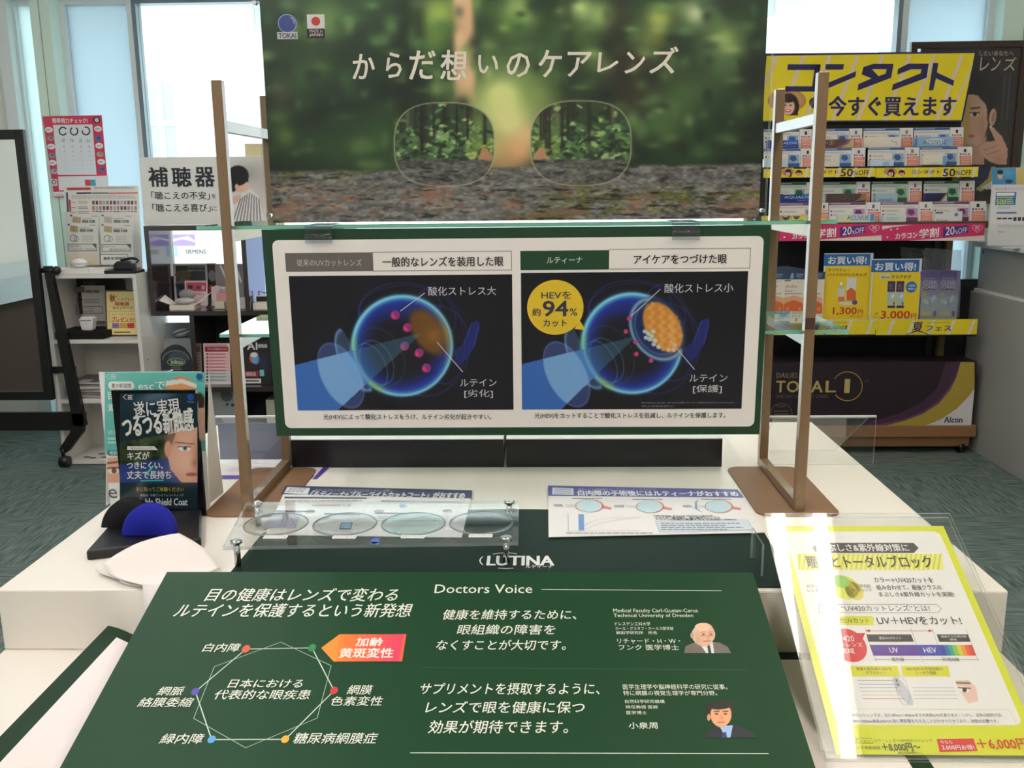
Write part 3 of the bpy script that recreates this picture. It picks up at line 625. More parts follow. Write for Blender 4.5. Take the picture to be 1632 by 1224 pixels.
for i, (px, py) in enumerate(((440, 836.5), (550, 836.5), (659, 836), (767, 834.5))):
    o = onz(px, py, tz+.006); R = 0.0435
    lm = MB(); cm = clear('lens_tint_%d' % i, tints[i][0], 0.0, 0.35, 1.5); n = 40; prof = [(0.001, .0050), (.5, .0044), (.85, .003), (1.0, .0012), (1.0, -.0012), (.85, .0006), (.5, .0018), (.001, .0022)]
    vs = [(o[0]+R*r_*math.cos(2*math.pi*k/n), o[1]+R*r_*math.sin(2*math.pi*k/n), o[2]+h_+.0015) for r_, h_ in prof for k in range(n)]; fs = []
    for a in range(len(prof)-1):
        for k in range(n): fs.append((a*n+k, (a+1)*n+k, (a+1)*n+(k+1) % n, a*n+(k+1) % n))
    lm.add(vs, [f[::-1] for f in fs], cm, True)
    rim = MB(); rim.tube([(o[0]+R*math.cos(t), o[1]+R*math.sin(t), o[2]+.0015) for t in np.linspace(0, 2*math.pi, 49)], .0011, ACR_EDGE, 8, False)
    le = thing('demo_lens', o, lens_lab[i], 'lens', 'demo lenses in the acrylic tray')
    lm.build('lens_disc', le); rim.build('lens_rim', le)
    s2 = Sheet(o+np.array((0, 0, .0085)), (0, 0, 1), (0, 1, 0), .5, .0002); xa = px-20; xb = px+18; yy = py+19.5
    s2.rrect(xa, yy-2.6, xb, yy+2.6, 2.0, (236, 232, 228), 1); s2.text(tints[i][2], xa+2, yy-1.4, xb-2, yy+1.4, (90, 86, 90), 2); s2.build('lens_label', le)
    tb2 = onz(px+(54 if i < 3 else 50), py-22, tz+.0062); MB().ball(tb2, .0075, .0055, .0008, ACR_EDGE, 14, 6).build('finger_notch', tr)
s2 = Sheet(onz(598, 863, tz+.0056), (0, 0, 1), (0, 1, 0), .4, .0002); s2.ell(598, 862, 6.5, 4.6, (30, 92, 190), 1); s2.rect(590.5, 864, 604.5, 868, (36, 70, 130), 1); s2.build('blue_sticker', tr)

# ------------------------------------------------------------------ coating demo stand, pads, cloths
bs = thing('coating_demo_stand', (-0.56, 1.28, T), 'black upright demo stand with coating card and tray on the table', 'demo stand')
pts = [onz(*p, T) for p in ((138, 894), (322, 872), (322, 825), (193, 830))]
MB().prism(pts, (0, 0, .014), BLACK).build('tray_base', bs, .003)
ys = 1.352
k = Sheet(at(255, 720, ys), (0, -1, 0), (0, 0, 1), 0.12, .0003)
k.slab(187, 622, 319.5, 822, .006, (14, 14, 16)); 
c = Canvas(191, 627, 315, 812, .85, (24, 42, 50)); nz = c.noise(14, 14, 5)
c.ell(230, 640, 50, 22, (30, 52, 66), 1.2); c.ell(250, 632, 26, 8, (70, 96, 112), 1.2, -10)
c.poly([(191, 706), (315, 681), (315, 769), (191, 769)], (60, 78, 92)); gm = (c.Y > 706-(c.X-191)*.2)*(c.Y < 740)*(c.X < 275); c.mixin(gm*1.0, (46, 58, 34)); c.I += ((nz-.5)*90*gm)[..., None]*np.array((1, 1.05, .6))
c.poly([(191, 741), (230, 735), (275, 730), (290, 769), (191, 769)], (38, 58, 118)); c.gauss(240, 758, 40, 10, (60, 90, 150), .8)
c.poly([(268, 690), (315, 681), (315, 769), (290, 769), (272, 748), (266, 720)], (206, 160, 138)); c.poly([(262, 694), (280, 690), (270, 722), (264, 718)], (96, 74, 60)); c.gauss(274, 700, 7, 12, (150, 116, 96), .6); c.ell(268, 716, 6, 13, (198, 146, 124), .3); c.gauss(296, 740, 22, 26, (222, 178, 156), .9); c.gauss(313, 728, 6, 30, (168, 120, 100), .7)
c.seg(280, 705, 309, 707.5, 1.9, (110, 82, 66), .9); c.ell(294, 714.5, 9, 4.2, (232, 228, 226), .4, 5); c.ell(295, 714.5, 3.8, 3.8, (104, 132, 166), .3); c.ell(295, 714.5, 1.6, 1.6, (20, 24, 30), .5); c.seg(284, 712, 304, 712, 1.4, (70, 50, 44)); c.ell(306, 756, 9.5, 3.2, (178, 104, 104), .5); c.seg(297, 756, 314, 756.5, 1.0, (120, 62, 66), .8); c.gauss(311, 738, 5, 5, (160, 108, 92), .8)
k.pic(c, 1); 
W_ = (214, 216, 214)
k.text('遂に実現', 214, 637, 286, 663, W_, 3, .012, 0, 7); k.text('つるつる新触感', 196, 656, 308, 692, W_, 3, .03, 0, 13)
k.text('キズが', 203.5, 720, 238, 732, W_, 3, .03, .1); k.text('つきにくい、', 203, 736, 260, 747, W_, 3, .03, .1); k.text('丈夫で長持ち', 203, 750, 273, 763, W_, 3, .03, .1)
k.poly([(203, 711), (246, 711), (252, 717), (203, 717)], (206, 208, 206), 2); k.text('安心のハードさ', 209, 712.3, 243, 716, (60, 60, 60), 3)
k.line(224, 766, 261, 765.5, 2, (52, 190, 150), 3); k.line(232, 757, 245, 742, 2.4, (90, 210, 180), 4)
k.text('手に取ってご体験ください', 217, 776, 293, 783, (206, 178, 70), 3); k.text('高性能・多層プレミアムコーティング', 224, 787, 293, 791, (176, 182, 186), 3); k.text('Noble Shield Coat', 218, 794, 299, 805, (204, 206, 208), 3, .03, .1)
k.path([(202, 628), (196.5, 632.5), (202, 637)], .8, W_, 3); k.greek(204, 629, 213, 637, W_, 3, 3, 1); k.ell(304, 633, 5.2, 5.6, (34, 70, 150), 2); k.text('TOKAI', 299, 639, 309, 642, (120, 140, 200), 3)
k.build('card_holder', bs)
def disc_pad(px, py, Y, rx, rz, col, label):
    o = at(px, py, Y); m = MB(); n = 48; mt = mat(col, .75, 0, .2, 0, .15, 900); prof = [(0, 0), (.92, 0), (1, .004), (1, .013), (.92, .017), (0, .017)]; vs = []; zb = T+.0145
    for r_, h_ in prof:
        for q in range(n):
            t = 2*math.pi*q/n; z_ = o[2]+rz*r_*math.sin(t); vs.append((o[0]+rx*r_*math.cos(t), o[1]+h_+max(0, (z_-zb))*.22, max(z_, zb)))
    fs = [(a*n+q, a*n+(q+1) % n, (a+1)*n+(q+1) % n, (a+1)*n+q) for a in range(len(prof)-1) for q in range(n)]; m.add(vs, fs, mt, True); m.face([q for q in range(n)], mt)
    return tag(m.build('touch_pad'), label, 'touch pad')
disc_pad(203, 846, 1.268, .040, .044, (22, 22, 24), 'round black touch pad standing behind the blue pad in the demo stand tray')
disc_pad(235, 853, 1.236, .0385, .041, (30, 36, 150), 'round blue touch pad standing on the black demo stand tray')
# folded white cloths hanging over the platform front
def cloth(name, quad, zs, label, drop=0, seed=0, nn=16):
    rs = np.random.RandomState(seed); P = [onz(*p, z) for p, z in zip(quad, zs)]; m = MB(); vs = []; ph = rs.rand(4)*6
    for j in range(nn+1):
        for i in range(nn+1):
            u, v = i/nn, j/nn; p = (P[0]*(1-u)+P[1]*u)*(1-v)+(P[3]*(1-u)+P[2]*u)*v
            cc = (P[0]+P[1]+P[2]+P[3])/4; p = cc+(p-cc)*(1+.14*(1-min(abs(2*u-1), abs(2*v-1))**1.5))
            p = p+np.array((0, 0, .0022*math.sin(4*u+ph[0])*math.sin(3*v+ph[1])+.003*math.sin(math.pi*u)*math.sin(math.pi*v)))
            lift = .0015+.0034*(3-seed)
            if p[1] > TY0-.006: p[2] = max(p[2], T+lift)
            if p[0] > -.478 and p[1] < 1.098: p[2] = min(p[2], .815-(1.085-p[1])*math.tan(bt)-.012+lift*.8); p[2] = max(p[2], T+lift) if p[1] > TY0-.006 else p[2]
            if p[2] < T+.0005: p[1] = min(p[1], 1.0805-lift-.035*(1-math.exp(-(max(0, p[0]+.556)/.07)**2))*(max(0, .7895-p[2])/.075)**.7)
            vs.append(p)
    w = nn+1; fs = [(j*w+i, (j+1)*w+i, (j+1)*w+i+1, j*w+i+1) for j in range(nn) for i in range(nn)]; m.add(vs, fs, mat((236, 228, 224), .8, 0, .2, 0, .1, 500), True)
    o = m.build(name); so = o.modifiers.new('thickness', 'SOLIDIFY'); so.thickness = .0012; so.offset = 1; return tag(o, label, 'cloth', 'white wiping cloths')
cloth('wiping_cloth', [(163, 898), (285, 850), (350, 907), (258, 982)], (.809, .832, .797, .762), 'topmost large white wiping cloth draped from the blue pad towards the green board', 0, 1)
cloth('wiping_cloth', [(152, 908), (250, 880), (322, 926), (236, 968)], (.797, .805, .792, .765), 'middle white wiping cloth whose corner shows beyond the black tray', 0, 2)
cloth('wiping_cloth', [(190, 925), (290, 900), (318, 930), (246, 978)], (.794, .797, .7915, .757), 'lowest white wiping cloth drooping over the platform edge beside the board', 0, 3)

# ------------------------------------------------------------------ teal standing card behind
eb = 1.392
es = thing('easel_card', (-0.6, 1.42, T), 'teal standing card with orange capped head and white folded side behind the black demo stand', 'standing card')
k = Sheet(at(245, 700, eb), (0, -1, 0.03), (0, 0, 1), .4, .0003)
k.slab(167, 593, 327, 810, .003, (236, 238, 236))
c = Canvas(167, 593, 327, 719, .7, (98, 186, 176)); c.gauss(180, 600, 60, 60, (120, 200, 190), .6)
c.ell(288, 627, 24, 27, (214, 146, 86), .12); c.ell(288, 620, 22, 16, (226, 160, 100), .5); c.poly([(265, 607), (290, 604), (313, 612), (314, 619), (290, 611), (265, 615)], (236, 232, 226)); c.ell(318, 640, 8, 14, (70, 46, 40), .3); c.poly([(308, 650), (327, 650), (327, 700), (315, 706)], (226, 176, 150))
k.pic(c, 1)
k.rrect(173, 608, 214, 621, 6, (240, 240, 238), 2); k.text('夏の新習慣', 178, 611, 209, 618, (90, 90, 90), 3); k.text('escで', 221, 608, 264, 622, (240, 244, 240), 3, .02); k.text('目元', 173, 625, 203, 636.5, (244, 244, 240), 3, .03); k.text('遮る', 172, 643, 204, 655, (244, 244, 240), 3, .03)
k.text('近赤外', 172, 686, 200, 692, (236, 240, 236), 3); k.greek(172, 696, 190, 708, (200, 228, 224), 2, 3, 2); k.rrect(170, 717, 200, 726, 4, (70, 150, 146), 2); k.text('esc', 176, 719, 190, 724, (230, 240, 238), 3, .02)
c = Canvas(171, 729, 196, 769, 1.2, (222, 172, 146)); c.seg(171, 738, 190, 736, 3, (120, 86, 66)); c.ell(181, 750, 9, 5, (240, 230, 226), .4); c.ell(182, 750, 4, 4.4, (120, 74, 50), .3); c.seg(171, 746, 192, 745, 2, (70, 48, 40)); k.pic(c, 2)
k.text('e', 173, 779, 187, 794, (90, 92, 92), 3); k.text('TOKAI', 314, 605, 324, 608, (40, 60, 110), 3); k.ell(318, 600, 5.4, 5, (40, 84, 160), 2); k.path([(174, 596), (169, 600), (174, 604)], .8, (230, 240, 238), 3); k.greek(177, 596, 186, 604, (226, 240, 236), 3, 3, 4)
k.build('printed_panel', es)
A_ = at(327, 594, eb); B_ = at(327, 809, eb); A2 = A_+np.array((0.002, 0.004, 0)); 
Cc = onz(355, 785, T+.0012)
MB().prism([B_+np.array((.001, .004, .002)), Cc, A2+np.array((0, 0.004, -.002))], (.0015, 0, 0), mat((222, 214, 208), .5)).build('folded_side', es)
Bl = at(167, 809, eb); MB().prism([Bl+np.array((0, .004, .002)), Bl+np.array((0.0, .12, .002)), at(167, 594, eb)+np.array((0, .006, -.002))], (.0015, 0, 0), mat((222, 214, 208), .5)).build('folded_side', es)

# ================================================================== bronze display stand
ds = thing('display_stand', (-0.03, 1.49, T), 'bronze metal display stand with two rounded base plates and four uprights on the table', 'display stand')
def side(xc, bx0, bx1):
    b = Sheet((xc, 1.47, T+.0025), (0, 0, 1), (0, 1, 0), .4); b.slabuv(rr(bx0-xc, bx1-xc, 1.350-1.47, 1.602-1.47, .022), .0025, PLATE); b.build('base_plate', ds)
    for y in (1.369, 1.605): MB().box(xc-.0075, xc+.0075, y, y+.016, T+.0025, 1.430, BRONZE).build('upright', ds, .0012)
    MB().box(xc-.0075, xc+.0075, 1.385, 1.605, T+.0025, T+.0165, BRONZE).build('foot_bar', ds, .001)
    MB().box(xc-.006, xc+.006, 1.385, 1.605, 1.360, 1.376, mat((190, 188, 186), .35, .6)).build('top_crossbar', ds, .001)
    MB().box(xc-.006, xc+.006, 1.385, 1.605, 1.204, 1.2215, mat((176, 164, 138), .35, .6)).build('shelf_crossbar', ds, .001)
    MB().box(xc-.006, xc+.006, 1.385, 1.605, 1.045, 1.0615, mat((176, 172, 166), .35, .6)).build('shelf_crossbar', ds, .001)
side(-0.4503, -0.514, -0.392); side(0.3965, 0.330, 0.455)
MB().box(0.389, 0.4025, 1.3683, 1.3695, 1.071, 1.088, mat((70, 46, 36), .7)).build('tape_scrap', ds)
def glass_shelf(z, x0, x1, label):
    m = MB(); m.hexa([(x0, 1.386, z), (x1, 1.386, z), (x1, 1.603, z), (x0, 1.603, z), (x0, 1.386, z+.005), (x1, 1.386, z+.005), (x1, 1.603, z+.005), (x0, 1.603, z+.005)], GLASS, GLASS_EDGE)
    return tag(m.build('glass_shelf'), label, 'glass shelf', 'glass shelves of the bronze stand')
glass_shelf(1.2218, -0.500, 0.432, 'upper glass shelf of the bronze stand carrying the forest poster frame')
glass_shelf(1.0618, -0.478, 0.458, 'lower glass shelf of the bronze stand passing behind the hanging eye panel')

# ------------------------------------------------------------------ forest poster in acrylic
PY = 1.452
pf = thing('poster_frame', (-0.035, PY, 1.2268), 'clear acrylic frame with a blurred forest poster and two lens outlines on the glass shelf', 'poster frame')
k = Sheet((-0.035, PY, 1.39), (0, -1, 0), (0, 0, 1), .35, .0002)
k.slabuv([(-.3695, -.1615), (.3695, -.1615), (.3695, .163), (-.3695, .163)], .001, (40, 48, 38))
def forest():
    c = Canvas(412, -2, 1222, 358, .74, (40, 56, 42)); rs = np.random.RandomState(7); X, Y = c.X, c.Y
    pal = [(26, 38, 28), (44, 66, 44), (62, 90, 54), (34, 50, 38), (82, 112, 66), (30, 44, 34)]
    for i in range(260):
        q = pal[rs.randint(len(pal))]; c.gauss(rs.uniform(405, 1225), rs.uniform(-5, 270), rs.uniform(14, 42), rs.uniform(12, 34), q, rs.uniform(.35, .8))
    for (x, y, r, q, a) in ((470, 60, 60, (34, 50, 34), .8), (500, 120, 40, (70, 96, 56), .7), (520, 30, 40, (120, 150, 90), .7), (560, 160, 45, (30, 46, 34), .9), (610, 60, 46, (40, 54, 38), .8), (440, 150, 30, (110, 106, 80), .5), (455, 215, 40, (70, 100, 58), .8), (530, 235, 46, (52, 84, 50), .8), (600, 215, 40, (64, 96, 56), .7), (700, 25, 36, (150, 168, 90), .95), (690, 65, 26, (100, 126, 62), .8),
                            (780, 70, 40, (52, 70, 48), .8), (830, 20, 28, (160, 184, 112), .95), (815, 40, 20, (96, 120, 60), .7), (920, 15, 22, (206, 218, 150), .95), (900, 55, 40, (64, 90, 52), .8), (960, 25, 26, (160, 186, 116), .85), (1050, 30, 22, (160, 170, 90), .9), (1040, 70, 22, (138, 146, 60), .8), (1110, 20, 24, (190, 200, 160), .8), (1150, 70, 34, (150, 166, 108), .8), (1165, 110, 34, (90, 116, 80), .7), (1110, 150, 44, (84, 110, 66), .7),
                            (1010, 100, 50, (58, 46, 40), .8), (1015, 160, 30, (70, 50, 42), .6), (1195, 120, 26, (26, 38, 30), .9), (1180, 200, 50, (40, 62, 44), .8), (1110, 230, 60, (50, 80, 50), .8), (1060, 190, 36, (96, 126, 78), .6), (765, 180, 30, (150, 164, 100), .7), (858, 225, 26, (140, 150, 100), .6), (800, 170, 46, (196, 200, 136), .9), (815, 165, 85, (128, 146, 92), .55), (812, 200, 42, (214, 206, 150), .75), (800, 150, 28, (196, 206, 136), .9), (790, 240, 32, (176, 176, 112), .85), (856, 150, 24, (122, 140, 84), .7), (826, 240, 26, (206, 160, 120), .9), (806, 262, 30, (160, 126, 96), .7), (840, 215, 16, (212, 170, 130), .7)):
        c.gauss(x, y, r, r*.9, q, a)
    tr_ = np.exp(-((X-(738+.02*Y))/17)**4)*np.clip((185-Y)/60, 0, 1); c.mixin(tr_*.92, (222, 172, 142)); c.mixin(np.exp(-((X-733)/6)**2)*np.clip((120-Y)/60, 0, 1)*.5, (226, 182, 150))
    for x, w, q in ((645, 18, (28, 34, 28)), (668, 12, (30, 40, 30)), (905, 12, (38, 44, 34)), (985, 20, (44, 40, 34)), (1205, 12, (22, 30, 26))): c.mixin(np.exp(-((X-x)/w)**2)*np.clip((230-Y)/40, 0, 1)*.55, q)
    for i in range(300):
        x, y = rs.uniform(415, 1220), rs.uniform(0, 262)
        if abs(x-815) < 75 and y > 120: continue
        q = [(90, 120, 72), (66, 98, 60), (124, 148, 90), (24, 36, 30), (150, 168, 110), (20, 32, 26), (48, 76, 50), (100, 128, 84)][rs.randint(8)]
        c.gauss(x, y, rs.uniform(6, 18), rs.uniform(5, 15), q, rs.uniform(.25, .7))
    sh = np.abs(X-820)/400; c.I *= np.clip(1.12-.35*sh*np.clip((Y-40)/160, 0, 1), .6, 1.2)[..., None]
    g0 = c.I.mean(2, keepdims=True); c.I = np.clip((g0+(c.I-g0)*1.06-54)*1.25+52, 8, 245)
    # mossy log
    top = 272-.018*(X-420)+6*(c.noise(60, 40, 3)-.5); n1 = c.noise(34, 6, 11, 5); n2 = c.noise(7, 3.2, 12, 3); n3 = c.noise(150, 40, 13, 2)
    base = np.array((154, 152, 148.))[None, None]*(0.42+.62*n1+.75*(n2-.5)+.22*np.clip((Y-275)/60, 0, 1)*(1-np.clip((Y-310)/60, 0, 1)))[..., None]
    base = base*(1-.0)+0; gm = np.clip((n3-.52)*6, 0, 1)*np.clip((c.noise(20, 8, 14)-.42)*5, 0, 1); base += gm[..., None]*(np.array((106, 110, 50.))*(.5+n2)[..., None]-base)*.8
    br = np.clip((c.noise(26, 10, 15, 3)-.62)*9, 0, 1)*np.clip((Y-290)/20, 0, 1); base += br[..., None]*(np.array((150, 104, 80.))-base)*.6
    dk = np.clip((.40-c.noise(30, 5, 16, 5))*9, 0, 1); base *= (1-.62*dk)[..., None]
    L = np.clip((Y-top)/5, 0, 1); bl = np.clip((330-Y)/50, 0, 1); c.I = c.I*(1-L[..., None])+base*L[..., None]
    for i in range(60):
        x = rs.choice([rs.uniform(430, 540), rs.uniform(430, 540), rs.uniform(660, 720), rs.uniform(1130, 1215), rs.uniform(430, 1215)]); y = rs.uniform(292, 335); t = rs.uniform(-.5, .5); l = rs.uniform(8, 34); c.seg(x, y, x+l*math.cos(t), y+l*math.sin(t), 1.8, (184, 122, 84) if rs.rand() > .3 else (206, 160, 120), .75)
    for x, y in ((445, 338), (462, 332), (690, 312), (816, 325), (1195, 325), (1012, 322)): c.gauss(x, y, 14, 7, (178, 128, 104), .8)
    # the two sharp lens views
    def lens(cx, cy, rx, ry, sx, flip):
        d = (np.abs((X-cx)/rx)**2.7+np.abs((Y-cy)/ry)**2.7); sk = 1.0; ins = np.clip((1-d)*12, 0, 1); K = Canvas(412, -2, 1222, 358, .74, (46, 62, 38)); r2 = np.random.RandomState(sx)
        for i in range(9):
            x = cx+r2.uniform(-rx, rx); w = r2.uniform(1.5, 5); K.mixin(np.exp(-((X-x)/w)**2)*(Y < cy+25)*.8, (30, 28, 24) if i % 3 else (96, 86, 66))
        K.gauss(cx+flip*rx*.72, cy-ry*.35, 22, 30, (150, 170, 96), .6)
        for i in range(520):
            x, y = cx+r2.uniform(-rx, rx), cy+r2.uniform(-ry, ry*.42); q = [(52, 86, 50), (78, 116, 66), (112, 144, 88), (34, 54, 36), (150, 172, 116), (24, 38, 28), (64, 98, 60)][r2.randint(7)]
            if flip*(x-cx) > rx*.45 and y > cy-10: q = [(150, 168, 100), (110, 140, 70), (90, 120, 60)][i % 3]
            K.ell(x, y, r2.uniform(2.5, 8.5), r2.uniform(1.6, 4.2), q, .5, r2.uniform(-40, 40), .85*(1 if r2.rand() < np.clip((y-cy+ry*.75)/(ry*.6), .12, 1) else 0))
        for i in range(7):
            x = cx+r2.uniform(-rx*.8, rx*.9); w = r2.uniform(1.2, 3.4); K.mixin(np.exp(-((X-x)/w)**2)*(Y < cy+r2.uniform(-20, 20))*.85, (30, 27, 24))
        px = cx+flip*rx*.78; K.poly([(px-3, cy+ry*.1), (px+5, cy+ry*.1), (px+26 if flip > 0 else px+14, cy+ry*.62), (px-14 if flip > 0 else px-26, cy+ry*.62)], (170, 120, 92), .9)
        tp = cy+ry*.36; K2 = base*.92; l2 = np.clip((Y-tp-4*(n1-.5))/3, 0, 1)[..., None]; K.I = np.clip(K.I*1.22, 0, 235)*(1-l2)+K2*l2
        c.I = c.I*(1-ins[..., None])+K.I*ins[..., None]
    lens(708.5, 230, 80, 66.5, 21, 1); lens(925.5, 228, 80.5, 67.5, 22, -1)
    for cx, cy, rx, ry in ((708.5, 230, 80, 66.5), (925.5, 228, 80.5, 67.5)):
        d = (np.abs((X-cx)/rx)**2.7+np.abs((Y-cy)/ry)**2.7); e = np.exp(-((d-1)/.035)**2); c.mixin(e*.85, (196, 192, 160)); c.mixin(np.exp(-((d-.93)/.02)**2)*.4, (70, 76, 60))
    return c
fc = forest()
k.pic(fc, 1, clip=(-.3695, .3695, -.1615, .163))
IVO = (255, 246, 230)
for ch, x0, y0, x1, y1 in (('か', 563, 86.5, 597, 126), ('ら', 616, 84, 640, 124), ('だ', 653, 81, 693, 126.5), ('想', 703, 80, 744, 127.5), ('い', 762, 88, 794, 117), ('の', 808, 85, 844, 123), ('ケ', 859, 80, 894, 123), ('ア', 904, 83, 941, 122), ('レ', 953, 84, 985, 115), ('ン', 997, 83, 1027, 117), ('ズ', 1037, 75, 1079, 117)):
    k.text(ch, x0, y0, x1, y1, IVO, 5, .02, .08)
k.ell(458, 37.6, 15, 15, (176, 188, 226), 3); k.ell(458, 37.6, 13.8, 13.8, (58, 78, 150), 4); k.ring(459, 36.5, 10, 9.5, 1.2, (200, 208, 236), 5, -70, 10)
k.rect(442, 51, 474.5, 62.5, (214, 214, 214), 4); k.text('TOKAI', 444.5, 53, 472, 60.8, (36, 40, 80), 5, .03)
k.rect(489.5, 23, 517.5, 46, (236, 234, 230), 3); k.ell(503.5, 34, 7, 7.2, (206, 54, 44), 4); k.rect(489.5, 45.5, 517.5, 61, (30, 26, 26), 3); k.text('MADE in', 493.5, 47, 514, 52, (230, 226, 220), 5); k.text('JAPAN', 493.5, 53.5, 514, 59, (230, 226, 220), 5, .02)
k.build('forest_poster', pf)
x0, x1, z0, z1 = -0.035-.379, -0.035+.379, 1.2268, 1.560
def plate_xz(y, th, nm): MB().prism([(x0, y, z0), (x1, y, z0), (x1, y, z1), (x0, y, z1)], (0, th, 0), clear('poster_acrylic', (.985, .99, .99), 0.0, .4), ACR_EDGE).build(nm, pf)
plate_xz(PY-.0065, .004, 'front_plate'); plate_xz(PY+.0015, .004, 'back_plate')
for sx in (-.3745, .3745):
    for z in (1.240, 1.545): MB().tube([(-0.035+sx, PY-.009, z), (-0.035+sx, PY+.008, z)], .0028, CHROME, 12).build('frame_magnet', pf)

# ------------------------------------------------------------------ hanging eye panel
def pz(x, y): return (400+x/3.4, 350+y/3.4)
def pw(x, y): return (800+x/3.4, 350+y/3.4)
hp = Sheet((-0.03, 1.358, 1.07), (0, -1, -.035), (0, 0, 1), .45, .0002)
uvp = [hp.uv(*p) for p in ((411, 368), (1226, 357), (1213, 692), (446.5, 695))]
hL = (uvp[0][0]+uvp[3][0])/2; hR = (uvp[1][0]+uvp[2][0])/2; hT = (uvp[0][1]+uvp[1][1])/2; hB = (uvp[2][1]+uvp[3][1])/2
hp.slabuv([(hL, hB), (hR, hB), (hR, hT), (hL, hT)], .005, (22, 62, 40))
wv = [hp.uv(*p) for p in ((429.4, 383.8), (1221, 375), (1198.5, 679.4), (458.8, 682.4))]
wL = (wv[0][0]+wv[3][0])/2; wR = (wv[1][0]+wv[2][0])/2; wT = (wv[0][1]+wv[1][1])/2; wB = (wv[2][1]+wv[3][1])/2
hp.polyuv(rr(wL, wR, wB, wT, .009), (240, 235, 231), 1)
def lay(x0, y0, x1, y1, col, L=2): hp.rect(x0, y0, x1, y1, col, L)
GR = (104, 98, 94); PK = (34, 32, 34); DKG = (22, 66, 42)
lay(455, 402.7, 594.5, 432.6, GR); hp.outline(593.5, 400.6, 815.6, 431.6, 1.0, (120, 116, 112), 2); hp.text('従来のUVカットレンズ', 473, 413, 576.5, 424, (206, 202, 198), 4); hp.text('一般的なレンズを装用した眼', 609.7, 409, 802, 424.6, PK, 4, .02, 0, 1.5)
lay(829.4, 399.2, 970, 430, DKG); hp.outline(970, 396, 1196, 428.5, 1.0, (120, 116, 112), 2); hp.text('ルティーナ', 871.5, 409.6, 928, 419.6, (226, 226, 220), 4, .012, 0, .6); hp.text('アイケアをつづけた眼', 1010, 405.6, 1158, 420.4, PK, 4, .025, 0, 1.5)
hp.text('光(HEV)によって酸化ストレスをうけ、ルテイン劣化が起きやすい。', 515.6, 659.6, 783, 669.8, PK, 4, .009); hp.text('光(HEV)をカットすることで酸化ストレスを低減し、ルテインを保護します。', 852, 657.4, 1156, 667.6, PK, 4, .009, 0, .8)
